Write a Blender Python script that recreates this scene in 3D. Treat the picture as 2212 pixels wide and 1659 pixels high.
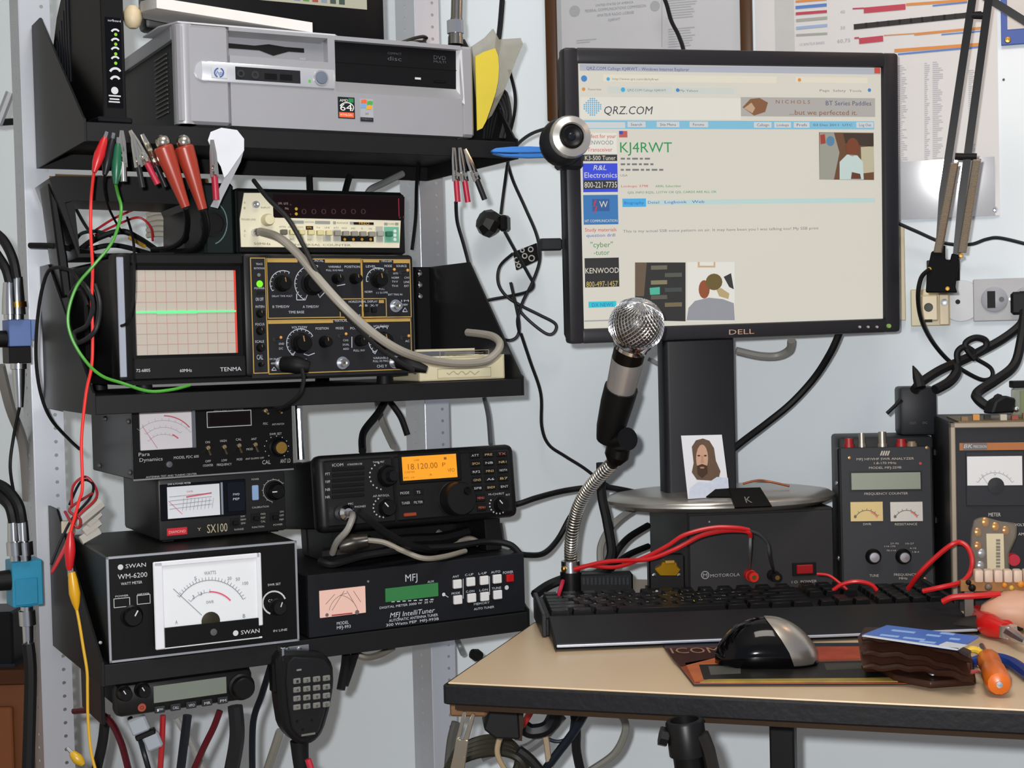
import bpy, bmesh, math, random
from mathutils import Vector, Matrix

# ---------------------------------------------------------------- camera, light, exposure
for o in list(bpy.data.objects): bpy.data.objects.remove(o)
scene = bpy.context.scene
COL = scene.collection
FPX, CX, CY = 3200.0, 1106.0, 829.5
CAM = Vector((0, 0, 1.07))
_p, _r = math.radians(1.8), math.radians(1.4)
FW = Vector((0, math.cos(_p), -math.sin(_p)))
_U = Vector((0, math.sin(_p), math.cos(_p)))
RT = Vector((1, 0, 0)) * math.cos(_r) - _U * math.sin(_r)
UP = Vector((1, 0, 0)) * math.sin(_r) + _U * math.cos(_r)
cd = bpy.data.cameras.new('camera'); cd.sensor_width = 36; cd.lens = FPX / 2212 * 36
cd.clip_start = 0.01; cd.clip_end = 50
cam = bpy.data.objects.new('camera', cd); COL.objects.link(cam)
cam.matrix_world = Matrix(((RT.x, UP.x, -FW.x, CAM.x), (RT.y, UP.y, -FW.y, CAM.y), (RT.z, UP.z, -FW.z, CAM.z), (0, 0, 0, 1)))
scene.camera = cam

w = bpy.data.worlds.new('room_ambient'); scene.world = w; w.use_nodes = True
w.node_tree.nodes['Background'].inputs[0].default_value = (0.80, 0.86, 1.0, 1)
w.node_tree.nodes['Background'].inputs[1].default_value = 0.36

def lamp(name, kind, loc, energy, color, size=0.1, target=None, size_y=None):
    d = bpy.data.lights.new(name, kind); d.energy = energy; d.color = color
    if kind == 'AREA':
        d.size = size
        if size_y: d.shape = 'RECTANGLE'; d.size_y = size_y
    else: d.shadow_soft_size = size
    o = bpy.data.objects.new(name, d); COL.objects.link(o); o.location = loc
    if target is not None:
        o.rotation_euler = (Vector(target) - Vector(loc)).to_track_quat('-Z', 'Y').to_euler()
    return o
# the camera's own flash, a few centimetres left of and above the lens
lamp('camera_flash', 'POINT', (-0.035, -0.01, 1.105), 73, (1.0, 0.985, 0.975), 0.012)
# the room's ceiling fitting, and the warm desk lamp carried by the swing arm above the frame
lamp('ceiling_light', 'AREA', (0.15, 0.7, 2.38), 15, (1.0, 0.95, 0.88), 0.6, (0.15, 0.9, 0), 0.6)
lamp('desk_lamp_bulb', 'POINT', (0.74, 1.52, 1.62), 1.5, (1.0, 0.58, 0.32), 0.03)
vs = scene.view_settings
vs.view_transform = 'Standard'; vs.look = 'None'; vs.exposure = 0.0; vs.gamma = 1.0; vs.use_curve_mapping = False

# ---------------------------------------------------------------- helpers
random.seed(7)
def ray(x, y): return FW + RT * ((x - CX) / FPX) + UP * ((CY - y) / FPX)
def at_y(x, y, Y): r = ray(x, y); return CAM + r * (Y / r.y)
def at_z(x, y, Z): r = ray(x, y); return CAM + r * ((Z - CAM.z) / r.z)
def on_plane(x, y, O, n): r = ray(x, y); return CAM + r * ((O - CAM).dot(n) / r.dot(n))
def lin(h):
    h = h.lstrip('#'); out = []
    for i in (0, 2, 4):
        c = int(h[i:i+2], 16) / 255
        out.append(c / 12.92 if c <= 0.04045 else ((c + 0.055) / 1.055) ** 2.4)
    return out
MATS = {}
def mat(hexc, rough=0.5, metal=0.0, var=0.08, scale=40, em=0.0, bump=0.0, alpha=1.0, spec=0.5, stretch=None):
    key = (hexc, rough, metal, var, scale, em, bump, alpha, spec, stretch)
    if key in MATS: return MATS[key]
    m = bpy.data.materials.new('procedural_%03d' % len(MATS)); m.use_nodes = True
    nt = m.node_tree; b = nt.nodes['Principled BSDF']; L = nt.links.new
    c = lin(hexc)
    if not em and not metal:                     # dark plastics and paints: deep and only faintly glossy
        lum = .3*c[0] + .6*c[1] + .1*c[2]
        if lum < .06: c = [x*.62 for x in c]; spec = min(spec, .22); rough = max(rough, .38 if rough > .2 else rough)
        elif lum > .3: c = [x*.86 for x in c]
    tc = nt.nodes.new('ShaderNodeTexCoord'); nz = nt.nodes.new('ShaderNodeTexNoise')
    nz.inputs['Scale'].default_value = scale; nz.inputs['Detail'].default_value = 3
    src = tc.outputs['Object']
    if stretch:
        mp = nt.nodes.new('ShaderNodeMapping'); mp.inputs['Scale'].default_value = stretch
        L(src, mp.inputs['Vector']); src = mp.outputs[0]
    L(src, nz.inputs['Vector'])
    rp = nt.nodes.new('ShaderNodeMix'); rp.data_type = 'RGBA'
    rp.inputs[6].default_value = [max(0, v * (1 - var)) for v in c] + [1]
    rp.inputs[7].default_value = [min(1, v * (1 + var)) for v in c] + [1]
    L(nz.outputs['Fac'], rp.inputs[0])
    if em:
        b.inputs['Base Color'].default_value = (0.01, 0.01, 0.01, 1)
        L(rp.outputs[2], b.inputs['Emission Color']); b.inputs['Emission Strength'].default_value = em
    else: L(rp.outputs[2], b.inputs['Base Color'])
    b.inputs['Roughness'].default_value = rough; b.inputs['Metallic'].default_value = metal
    b.inputs['Specular IOR Level'].default_value = spec
    if alpha < 1: b.inputs['Alpha'].default_value = alpha
    if bump:
        bp = nt.nodes.new('ShaderNodeBump'); bp.inputs['Strength'].default_value = bump
        bp.inputs['Distance'].default_value = 0.002
        L(nz.outputs['Fac'], bp.inputs['Height']); L(bp.outputs[0], b.inputs['Normal'])
    MATS[key] = m
    return m
BLK = mat('161616', .45); BLK2 = mat('0e0e10', .55); CHAR = mat('2c2c2f', .5); GREY = mat('48494c', .5)
STEEL = mat('c9ccd2', .28, 1.0); CHROME = mat('dfe2e6', .12, 1.0); BRASS = mat('c79a4a', .28, 1.0)
GOLD = mat('a98a44', .5); WHITE = mat('e4e4e0', .55); PRINT = mat('c9ccd0', .6, var=.03); DIMP = mat('8d9094', .6, var=.03)
CREAM = mat('e3dcc0', .5); RED = mat('c41f1a', .4); RUB = mat('17181a', .55); RUBL = mat('24262a', .45)

TXT = {}
def text_geo(s):
    if s in TXT: return TXT[s]
    c = bpy.data.curves.new('t', 'FONT'); c.body = s; c.resolution_u = 2; c.size = 1
    o = bpy.data.objects.new('t', c); COL.objects.link(o)
    dg = bpy.context.evaluated_depsgraph_get(); me = o.evaluated_get(dg).to_mesh()
    v = [p.co.copy() for p in me.vertices]; f = [tuple(p.vertices) for p in me.polygons]
    o.evaluated_get(dg).to_mesh_clear(); bpy.data.objects.remove(o); bpy.data.curves.remove(c)
    if not v: v = [Vector((0, 0, 0))]
    x0 = min(p.x for p in v); x1 = max(p.x for p in v); y0 = min(p.y for p in v); y1 = max(p.y for p in v)
    TXT[s] = (v, f, x0, x1, y0, y1)
    return TXT[s]

class MB:
    """collects verts and faces of one part"""
    def __init__(s): s.v = []; s.f = []
    def add(s, vs_, fs):
        n = len(s.v); s.v += [Vector(p) for p in vs_]; s.f += [tuple(i + n for i in q) for q in fs]; return s
    def box(s, x0, x1, y0, y1, z0, z1, bev=0.0, seg=1):
        if bev <= 0:
            return s.add([(x, y, z) for x in (x0, x1) for y in (y0, y1) for z in (z0, z1)],
                         [(0, 1, 3, 2), (4, 6, 7, 5), (0, 4, 5, 1), (2, 3, 7, 6), (0, 2, 6, 4), (1, 5, 7, 3)])
        bm = bmesh.new(); bmesh.ops.create_cube(bm, size=1)
        for q in bm.verts:
            q.co = Vector(((x0 + x1) / 2 + q.co.x * (x1 - x0), (y0 + y1) / 2 + q.co.y * (y1 - y0), (z0 + z1) / 2 + q.co.z * (z1 - z0)))
        bev = min(bev, .48 * min(abs(x1 - x0), abs(y1 - y0), abs(z1 - z0)))
        bmesh.ops.bevel(bm, geom=bm.edges[:] + bm.verts[:], offset=bev, segments=seg, affect='EDGES', profile=.5)
        return s.frombm(bm)
    def frombm(s, bm):
        bm.verts.index_update(); s.add([q.co.copy() for q in bm.verts], [tuple(q.index for q in f.verts) for f in bm.faces]); bm.free(); return s
    def prism(s, poly, a0, a1, axis='y', bev=0.0):
        """polygon extruded along an axis: axis y -> poly is (x,z); x -> (y,z); z -> (x,y)"""
        def P(p, a): return (p[0], a, p[1]) if axis == 'y' else ((a, p[0], p[1]) if axis == 'x' else (p[0], p[1], a))
        n = len(poly)
        vs_ = [P(p, a0) for p in poly] + [P(p, a1) for p in poly]
        fs = [tuple(range(n)), tuple(range(2 * n - 1, n - 1, -1))] + [(i, i + n, (i + 1) % n + n, (i + 1) % n) for i in range(n)]
        bm = bmesh.new(); bv = [bm.verts.new(p) for p in vs_]
        for q in fs: bm.faces.new([bv[i] for i in q])
        bmesh.ops.recalc_face_normals(bm, faces=bm.faces[:])
        if bev: bmesh.ops.bevel(bm, geom=bm.edges[:], offset=bev, segments=1, affect='EDGES', profile=.5)
        return s.frombm(bm)
    def lathe(s, prof, c=(0, 0, 0), ax=(0, -1, 0), seg=20):
        """prof = [(radius, height along ax)]"""
        ax = Vector(ax).normalized(); c = Vector(c)
        t = ax.orthogonal().normalized(); b = ax.cross(t); n = len(s.v); m = len(prof)
        for r, h in prof:
            for k in range(seg):
                a = 2 * math.pi * k / seg; s.v.append(c + ax * h + (t * math.cos(a) + b * math.sin(a)) * max(r, 1e-5))
        for i in range(m - 1):
            for k in range(seg):
                k2 = (k + 1) % seg; s.f.append((n + i*seg + k, n + i*seg + k2, n + (i+1)*seg + k2, n + (i+1)*seg + k))
        s.f.append(tuple(n + k for k in range(seg))[::-1]); s.f.append(tuple(n + (m-1)*seg + k for k in range(seg)))
        return s
    def cyl(s, c, ax, r, h, seg=16, r2=None): return s.lathe([(r, 0), (r if r2 is None else r2, h)], c, ax, seg)
    def tube(s, pts, r, seg=8, smooth=6, rads=None):
        pts = [Vector(p) for p in pts]
        if smooth and len(pts) > 2:
            out = []; rr = []
            for i in range(len(pts) - 1):
                p0 = pts[max(i-1, 0)]; p1 = pts[i]; p2 = pts[i+1]; p3 = pts[min(i+2, len(pts)-1)]
                for k in range(smooth):
                    t = k / smooth; t2 = t*t; t3 = t2*t
                    out.append(.5 * ((2*p1) + (p2-p0)*t + (2*p0-5*p1+4*p2-p3)*t2 + (3*p1-p0-3*p2+p3)*t3))
                    if rads: rr.append(rads[i] * (1-t) + rads[i+1] * t)
            out.append(pts[-1])
            if rads: rr.append(rads[-1]); rads = rr
            pts = out
        n = len(s.v); nrm = None
        for i, p in enumerate(pts):
            d = (pts[min(i+1, len(pts)-1)] - pts[max(i-1, 0)])
            if d.length < 1e-9: d = Vector((0, 0, 1))
            d.normalize()
            if nrm is None: nrm = d.orthogonal().normalized()
            else:
                nrm = nrm - d * nrm.dot(d)
                nrm = d.orthogonal().normalized() if nrm.length < 1e-6 else nrm.normalized()
            b = d.cross(nrm); q = rads[i] if rads else r
            for k in range(seg):
                a = 2*math.pi*k/seg; s.v.append(p + (nrm*math.cos(a) + b*math.sin(a)) * q)
        for i in range(len(pts) - 1):
            for k in range(seg):
                k2 = (k+1) % seg; s.f.append((n+i*seg+k, n+i*seg+k2, n+(i+1)*seg+k2, n+(i+1)*seg+k))
        s.f.append(tuple(n+k for k in range(seg))[::-1]); s.f.append(tuple(n+(len(pts)-1)*seg+k for k in range(seg)))
        return s
    def ball(s, c, rx, ry=None, rz=None, seg=16, rings=10):
        ry = ry or rx; rz = rz or rx; n = len(s.v); c = Vector(c)
        for i in range(rings + 1):
            t = math.pi * i / rings
            for k in range(seg):
                a = 2*math.pi*k/seg; q = max(math.sin(t), 1e-4)
                s.v.append(c + Vector((rx*q*math.cos(a), ry*q*math.sin(a), rz*math.cos(t))))
        for i in range(rings):
            for k in range(seg):
                k2 = (k+1) % seg; s.f.append((n+i*seg+k, n+(i+1)*seg+k, n+(i+1)*seg+k2, n+i*seg+k2))
        return s

def mesh_obj(name, mb, m, sharp=35, solid=0):
    me = bpy.data.meshes.new(name); me.from_pydata([tuple(p) for p in mb.v], [], mb.f); me.update()
    if sharp:
        for p in me.polygons: p.use_smooth = True
        me.set_sharp_from_angle(angle=math.radians(sharp))
    me.materials.append(m)
    o = bpy.data.objects.new(name, me); COL.objects.link(o)
    if solid: md = o.modifiers.new('solidify', 'SOLIDIFY'); md.thickness = solid; md.offset = 0
    return o
def tag(o, label, cat, group=None, kind=None):
    if label: o['label'] = label
    if cat: o['category'] = cat
    if group: o['group'] = group
    if kind: o['kind'] = kind
    return o
def solo(name, label, cat, mb, m, group=None, kind=None, sharp=35):
    """a one-mesh thing, its origin moved to the middle of its base"""
    xs = [p.x for p in mb.v]; ys = [p.y for p in mb.v]; zs = [p.z for p in mb.v]
    o0 = Vector(((min(xs)+max(xs))/2, (min(ys)+max(ys))/2, min(zs)))
    mb.v = [p - o0 for p in mb.v]
    o = mesh_obj(name, mb, m, sharp); o.location = o0
    return tag(o, label, cat, group, kind)

class Dev:
    """a thing whose front lies in a plane: local x runs along the front, y goes into it, z up; px() reads a place on the front"""
    def __init__(s, name, label, cat, O, yaw=0, pitch=0, roll=0, group=None, kind=None):
        y, t, r = map(math.radians, (yaw, pitch, roll))
        ux = Vector((math.cos(y), math.sin(y), 0)); uy = Vector((-math.sin(y), math.cos(y), 0)); uz = Vector((0, 0, 1))
        uz2 = uz*math.cos(t) + uy*math.sin(t); s.uy = uy*math.cos(t) - uz*math.sin(t)
        s.ux = ux*math.cos(r) + uz2*math.sin(r); s.uz = uz2*math.cos(r) - ux*math.sin(r); s.O = Vector(O)
        s.e = bpy.data.objects.new(name, None); s.e.empty_display_size = .02; COL.objects.link(s.e)
        s.e.matrix_world = Matrix(((s.ux.x, s.uy.x, s.uz.x, O[0]), (s.ux.y, s.uy.y, s.uz.y, O[1]), (s.ux.z, s.uy.z, s.uz.z, O[2]), (0, 0, 0, 1)))
        tag(s.e, label, cat, group, kind)
    def loc(s, P): d = Vector(P) - s.O; return Vector((d.dot(s.ux), d.dot(s.uy), d.dot(s.uz)))
    def q(s, x, y, off=0.0):
        P = s.loc(on_plane(x, y, s.O - s.uy*off, s.uy)); return P.x, P.z
    def P(s, x, y, off=0.0):
        P = s.loc(on_plane(x, y, s.O - s.uy*off, s.uy)); return P
    def world(s, P): return s.O + s.ux*P[0] + s.uy*P[1] + s.uz*P[2]
    def mpp(s, x, y): a = s.q(x, y-4); b = s.q(x, y+4); return abs(a[1]-b[1]) / 8
    def mppx(s, x, y): a = s.q(x-4, y); b = s.q(x+4, y); return abs(a[0]-b[0]) / 8
    def rect(s, x0, y0, x1, y1):
        xm, ym = (x0+x1)/2, (y0+y1)/2
        return s.q(x0, ym)[0], s.q(x1, ym)[0], s.q(xm, y1)[1], s.q(xm, y0)[1]
    def part(s, name, mb, m, parent=None, label=None, sharp=35, solid=0):
        o = mesh_obj(name, mb, m, sharp, solid); o.parent = parent or s.e
        if label: o['label'] = label
        return o
    def slab(s, name, x0, y0, x1, y1, f, b, m, bev=0.0, parent=None, label=None, seg=1):
        u0, u1, v0, v1 = s.rect(x0, y0, x1, y1)
        return s.part(name, MB().box(u0, u1, -f, -b, v0, v1, bev, seg), m, parent, label)
    # flat print on the front
    def poly(s, mb, pts, off=.0006):
        mb.add([s.P(x, y) + Vector((0, -off, 0)) for x, y in pts], [tuple(range(len(pts)))]); return mb
    def line(s, mb, pts, wpx, off=.0006):
        m = s.mpp(*pts[0]); P = [s.P(x, y) + Vector((0, -off, 0)) for x, y in pts]; n = len(mb.v); h = wpx*m/2
        for i, p in enumerate(P):
            d = P[min(i+1, len(P)-1)] - P[max(i-1, 0)]; d.y = 0
            if d.length < 1e-9: d = Vector((1, 0, 0))
            d.normalize(); t = Vector((-d.z, 0, d.x)) * h
            mb.v += [p + t, p - t]
        for i in range(len(P)-1): mb.f.append((n+2*i, n+2*i+1, n+2*i+3, n+2*i+2))
        return mb
    def frame(s, mb, x0, y0, x1, y1, wpx, off=.0006):
        """outline of a rectangle that is level on the front"""
        u0, u1, v0, v1 = s.rect(x0, y0, x1, y1); h = wpx*s.mpp(x0, y0)/2
        for a, b, c, d in ((u0-h, u1+h, v0-h, v0+h), (u0-h, u1+h, v1-h, v1+h), (u0-h, u0+h, v0, v1), (u1-h, u1+h, v0, v1)):
            mb.add([(a, -off, c), (b, -off, c), (b, -off, d), (a, -off, d)], [(0, 1, 2, 3)])
        return mb
    def bar(s, mb, x0, y0, x1, y1, off=.0006):
        u0, u1, v0, v1 = s.rect(x0, y0, x1, y1)
        mb.add([(u0, -off, v0), (u1, -off, v0), (u1, -off, v1), (u0, -off, v1)], [(0, 1, 2, 3)]); return mb
    def disc(s, mb, x, y, rpx, off=.0006, seg=16, ry=None):
        c = s.P(x, y); r = rpx*s.mpp(x, y); r2 = (ry or rpx)*s.mpp(x, y)
        mb.add([c + Vector((r*math.cos(2*math.pi*k/seg), -off, r2*math.sin(2*math.pi*k/seg))) for k in range(seg)], [tuple(range(seg))]); return mb
    def arc(s, mb, cx, cy, rx, ry, a0, a1, wpx, off=.0006, n=14, ticks=0, tl=6):
        f = lambda a, k=0: (cx + (rx+k)*math.cos(math.radians(a)), cy - (ry+k)*math.sin(math.radians(a)))
        s.line(mb, [f(a0 + (a1-a0)*i/n) for i in range(n+1)], wpx, off)
        for i in range(ticks):
            a = a0 + (a1-a0)*i/max(ticks-1, 1); s.line(mb, [f(a), f(a, tl)], wpx*.8, off)
        return mb
    def text(s, mb, t, x, y, h, wpx=None, off=.0007, anchor='c', shear=0):
        v, f, x0, x1, y0, y1 = text_geo(t); c = s.P(x, y); k = h*s.mpp(x, y) / max(.72, 1e-6)
        kx = k if wpx is None else wpx*s.mppx(x, y) / max(x1-x0, 1e-6)
        ox = {'c': (x0+x1)/2, 'l': x0, 'r': x1}[anchor]
        mb.add([c + Vector(((p.x-ox + shear*p.y)*kx, -off, (p.y-.36)*k)) for p in v], f); return mb
    def texts(s, name, rows, m, parent=None, off=.0007, label=None):
        mb = MB()
        for r in rows: s.text(mb, *r[:4], *(r[4:5] or (None,)), off=off)
        return s.part(name, mb, m, parent, label, sharp=0)
    def knob(s, x, y, rpx, h, m=BLK2, name='knob', pointer=90, pm=PRINT, skirt=True, cap=None, parent=None):
        c = s.P(x, y); r = rpx*s.mpp(x, y)
        prof = [(r, 0), (r, h*.18), (r*.84, h*.3), (r*.8, h*.9), (r*.72, h), (0, h)] if skirt else [(r, 0), (r*.97, h*.85), (r*.85, h), (0, h)]
        o = s.part(name, MB().lathe(prof, c, seg=24), m, parent)
        if pointer is not None:
            a = math.radians(pointer); d = Vector((math.cos(a), 0, math.sin(a))); t = Vector((-d.z, 0, d.x))*r*.06
            b = c + Vector((0, -h - .0004, 0))
            pt = mesh_obj('pointer', MB().add([b+d*r*.15+t, b+d*r*.15-t, b+d*r*.7-t, b+d*r*.7+t], [(0, 1, 2, 3)]), pm, 0); pt.parent = o
        if cap:
            cp = mesh_obj('cap', MB().lathe([(r*.62, h), (r*.6, h+.0012), (0, h+.0014)], c, seg=24), cap); cp.parent = o
        return o
    def toggle(s, x, y, x2, y2, m=STEEL, tipm=None):
        a = s.P(x, y); b = s.P(x2, y2); b = b + Vector((0, -.009, 0)); r = 3*s.mpp(x, y)
        o = s.part('toggle_switch', MB().cyl(a, (0, -1, 0), r*1.5, .002, 10).tube([a, b], r*.7, 8, 0, [r*.55, r*.8]), m)
        if tipm: t = mesh_obj('tip', MB().ball(b, r*1.15, seg=10, rings=6), tipm); t.parent = o
        return o
    def bnc(s, x, y, rpx, h=.009, m=STEEL):
        c = s.P(x, y); r = rpx*s.mpp(x, y)
        o = s.part('coax_socket', MB().lathe([(r*1.25, 0), (r*1.25, .0012), (r*.85, .0015), (r*.85, h), (r*.62, h), (r*.62, h*.5), (0, h*.5)], c, seg=20), m)
        pn = mesh_obj('pin', MB().lathe([(r*.22, h*.5), (r*.22, h*.9), (0, h*.9)], c, seg=8), BRASS); pn.parent = o
        return o
    def screw(s, x, y, rpx, m=STEEL):
        c = s.P(x, y); r = rpx*s.mpp(x, y)
        return s.part('screw', MB().lathe([(r, 0), (r*.85, r*.5), (0, r*.6)], c, seg=10), m)
def crop(ox, oy, k): return lambda x, y: (ox + x/k, oy + y/k)
def cable(name, label, pts, r, m, cat='cable', group=None, seg=8, smooth=6):
    """pts: (pixel x, pixel y, distance) read off the photograph, or world points"""
    P = [p if isinstance(p, Vector) else at_y(*p) for p in pts]
    return solo(name, label, cat, MB().tube(P, r, seg, smooth), m, group)

# ---------------------------------------------------------------- the room
WYAW = -17.0
_wa = math.radians(WYAW)
WX = Vector((math.cos(_wa), math.sin(_wa), 0)); WN = Vector((-math.sin(_wa), math.cos(_wa), 0))
WO = Vector((-0.07, 2.06, 0.0))                       # a point of the back wall
def wallp(x, y, off=0.0): return on_plane(x, y, WO - WN*off, WN)
def struct(name, mb, m): return tag(mesh_obj(name, mb, m), None, None, kind='structure')
WALLM = mat('ecf6fc', .7, var=.03, scale=6, bump=.05)
def plank(a, b, c, d, n, t):  # quad slab
    a, b, c, d = map(Vector, (a, b, c, d)); n = Vector(n)*t
    return MB().add([a, b, c, d, a+n, b+n, c+n, d+n], [(0, 3, 2, 1), (4, 5, 6, 7), (0, 1, 5, 4), (1, 2, 6, 5), (2, 3, 7, 6), (3, 0, 4, 7)])
LW = WO - WX*1.25; RW = WO + WX*1.6
struct('wall_back', plank(LW, RW, RW + Vector((0, 0, 2.5)), LW + Vector((0, 0, 2.5)), WN, .08), WALLM)
struct('wall_left', plank(LW, LW + Vector((0, 0, 2.5)), LW - WN*2.9 + Vector((0, 0, 2.5)), LW - WN*2.9, -WX, .08), mat('d8d4ca', .7, var=.03, scale=6))
FB = [LW - WX*.1 + WN*.1, RW + WN*.1, RW - WN*3.0, LW - WX*.1 - WN*3.0]
struct('floor', plank(*[p + Vector((0, 0, -.05)) for p in FB], (0, 0, 1), .05), mat('7c6a58', .6, scale=8))
struct('ceiling', plank(*[p + Vector((0, 0, 2.5)) for p in FB], (0, 0, 1), .05), mat('dedcd6', .8, scale=8))

# ---------------------------------------------------------------- slotted posts and the three metal shelves
SA = 28.5
_sa = math.radians(SA)
SE = Vector((math.cos(_sa), math.sin(_sa), 0)); SB = Vector((-math.sin(_sa), math.cos(_sa), 0))
SO = at_y(225, 1440, 1.45)
def SP(x, y, d=0.0, z=None):
    P = on_plane(x, y, SO + SB*d, SB)
    if z is not None: P.z = z
    return P
def SL(s, d, z): P = SO + SE*s + SB*d; P.z = z; return P
Z1, Z2, Z3 = 1.290, 1.0225, .757      # shelf tops
def strip(mb, o, du, dv, width, n, pitch, hu, r):
    for i in range(n):
        b = o + dv*(i*pitch); c = b + du*hu + dv*(pitch/2)
        cor = [b, b + du*width, b + du*width + dv*pitch, b + dv*pitch]
        oc = [c + (du*math.cos(a) + dv*math.sin(a))*r for a in [math.radians(225 + 45*k) for k in range(8)]]
        k0 = len(mb.v); mb.v += cor + oc
        for k in range(4):
            k2 = (k+1) % 4; a, m2, e2 = 4 + 2*k, 4 + 2*k+1, 4 + (2*k+2) % 8
            mb.f += [(k0+k, k0+k2, k0+e2, k0+m2), (k0+k, k0+m2, k0+a)]
ALU = mat('b9bdc4', .38, .65, var=.10, scale=25, stretch=(1, 1, .08))
ALU2 = mat('dfe3ea', .32, .7, var=.10, scale=25, stretch=(1, 1, .08))
for (px, d, wf, wl, m, lab) in ((69, .242, .033, .052, ALU, 'dull aluminium slotted angle post carrying the left brackets of the black shelves'),
                               (917, .242, .033, .058, ALU2, 'shiny aluminium slotted angle post behind the radio with orange display')):
    P = SP(px, 830, d); P.z = 0
    v = Dev('slotted_post', lab, 'post', P, SA, group='slotted posts of the shelf unit')
    X, Y, Z = Vector((1, 0, 0)), Vector((0, 1, 0)), Vector((0, 0, 1)); n = 150; pt = .0152
    mb = MB(); strip(mb, Vector((0, 0, 0)), X, Z, wf, n, pt, wf*.72, .0021); v.part('front_flange', mb, m, solid=.0018, sharp=0)
    mb = MB(); strip(mb, Vector((0, 0, 0)), Y, Z, wl, n, pt, wl*.5, .0021); v.part('side_flange', mb, m, solid=.0018, sharp=0)
SHM = mat('161617', .55, var=.12, scale=80); SHL = mat('1e1e20', .5, var=.12, scale=80)
SHLEN, SHD = .478, .238
for zt, lip, lab in ((Z1, .019, 'black steel shelf carrying the silver desktop computer and modem'),
                     (Z2, .0185, 'black steel shelf carrying the oscilloscope and cream tin'),
                     (Z3, .021, 'black steel shelf carrying the watt meter and antenna tuner')):
    v = Dev('metal_shelf', lab, 'shelf', SL(0, 0, zt - lip), SA, group='black steel shelves')
    v.part('tray', MB().box(0, SHLEN, .002, SHD, lip-.0022, lip), SHM)
    v.part('front_lip', MB().box(0, SHLEN, 0, .002, 0, lip, .0006), SHL)
    v.part('rear_lip', MB().box(0, SHLEN, SHD-.002, SHD, 0, lip-.0022), SHM)
    for x in (-.0022, SHLEN):
        bh = .108 if (x > 0 and zt == Z3) else .158
        v.part('side_bracket', MB().prism([(0, 0), (0, lip+.003), (.006, lip+.006), (SHD-(.045 if x < 0 else .112), bh), (SHD, bh), (SHD, 0)], x, x+.0022, 'x'), SHL)
    tb = v.part('mounting_tab', MB().box(SHLEN-.022, SHLEN+.002, SHD, SHD+.0022, 0, bh), SHL)
    for k in range(3):
        v.part('bolt', MB().lathe([(.0042, 0), (.0042, .0012), (.003, .0026), (0, .003)], (SHLEN-.014, SHD, bh-.008-.0145*k), seg=12), CHROME)

# ---------------------------------------------------------------- top shelf: modem, desktop computer, upper monitor, papers
v = Dev('cable_modem', 'tall black cable modem with a column of lit green lights', 'modem', SP(225, 272, .004, Z1+.0006), 33.5)
prof = [(0, 0), (0, .17), (.03, .174), (.06, .174), (.09, .168), (.12, .152), (.143, .13), (.16, .10), (.168, .06), (.168, 0)]
v.part('body', MB().prism(prof, 0, .0232, 'x', .001), mat('09090b', .5))
for k in range(6):
    a = .098 + k*.0085; zt = .150 - k*.009
    v.part('side_rib', MB().box(-.0016, .0002, a, a+.003, .055, zt, .0004), mat('1e2026', .4))
v.part('foot', MB().box(-.006, .0285, -.002, .09, 0, .006, .0015), mat('17181c', .3))
v.slab('light_panel', 229, 38, 263, 232, .0008, 0, mat('0b0b10', .15))
mb = MB()
for y in (67, 87, 106, 126): v.arc(mb, 248, y+6, 9, 9, 30, 150, 4, .0012)
v.arc(mb, 248, 160, 12, 12, 25, 155, 5, .0012); v.arc(mb, 248, 176, 10, 10, 25, 155, 5, .0012)
v.disc(mb, 247, 196, 8, .0012); v.text(mb, 'surfboard', 246, 45, 5, 28, .0012); v.bar(mb, 234, 206, 260, 209, .0012)
v.bar(mb, 236, 213, 257, 216, .0012); v.bar(mb, 234, 219, 258, 222, .0012)
v.part('lettering', mb, PRINT, sharp=0)
for y in (75, 96, 117, 137):
    mb = MB(); v.disc(mb, 249, y, 3.6, .0014, 10); v.part('status_light', mb, mat('8fd400', em=1.0), sharp=0)

PCM = mat('a9a9ad', .36, .45, var=.03); PCM2 = mat('999a9e', .4, .45, var=.03)
v = Dev('desktop_computer', 'silver desktop computer with black disc drive lying on its side', 'computer', SP(388, 265, .0, Z1+.003), SA)
W_, H_ = .333, .100
v.part('chassis', MB().box(.004, W_-.004, .022, .27, 0, H_-.004), mat('17181a', .5))
# bezel built round the recesses
c2 = crop(350, 0, 2.765)
def uv(x, y): return v.q(*c2(x, y))
fx0, fz0 = uv(400, 330); fx1, fz1 = uv(975, 195)
dx0, dz0 = uv(1032, 495); dx1, dz1 = uv(1795, 245)
fz0, fz1 = .0715, .0965; dz0, dz1 = .0535, .0955
fx0, fx1, dx0, dx1 = .054, .161, .169, .318
B = MB()
B.box(0, fx0, 0, .022, 0, H_, .003); B.box(fx0, fx1, 0, .022, 0, fz0); B.box(fx0, fx1, 0, .022, fz1, H_)
B.box(fx1, dx0, 0, .022, 0, H_); B.box(dx0, dx1, 0, .022, 0, dz0-.0125); B.box(dx0, dx1, 0, .022, dz1, H_); B.box(dx1, W_, 0, .022, 0, H_, .003)
bz = v.part('bezel', B, PCM)
v.part('corner_pillar', MB().lathe([(.011, 0), (.011, H_)], (.009, .0105, 0), (0, 0, 1), 24), PCM)
v.part('lid', MB().box(-.001, W_+.001, .02, .272, H_-.013, H_+.001, .001), PCM2)
fl = v.part('floppy_recess', MB().box(fx0, fx1, .012, .0215, fz0, fz1).add([(fx0, 0, fz1), (fx1, 0, fz1), (fx1-.004, .012, fz1-.004), (fx0+.002, .012, fz1-.004)], [(0, 1, 2, 3)]), PCM2)
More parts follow.
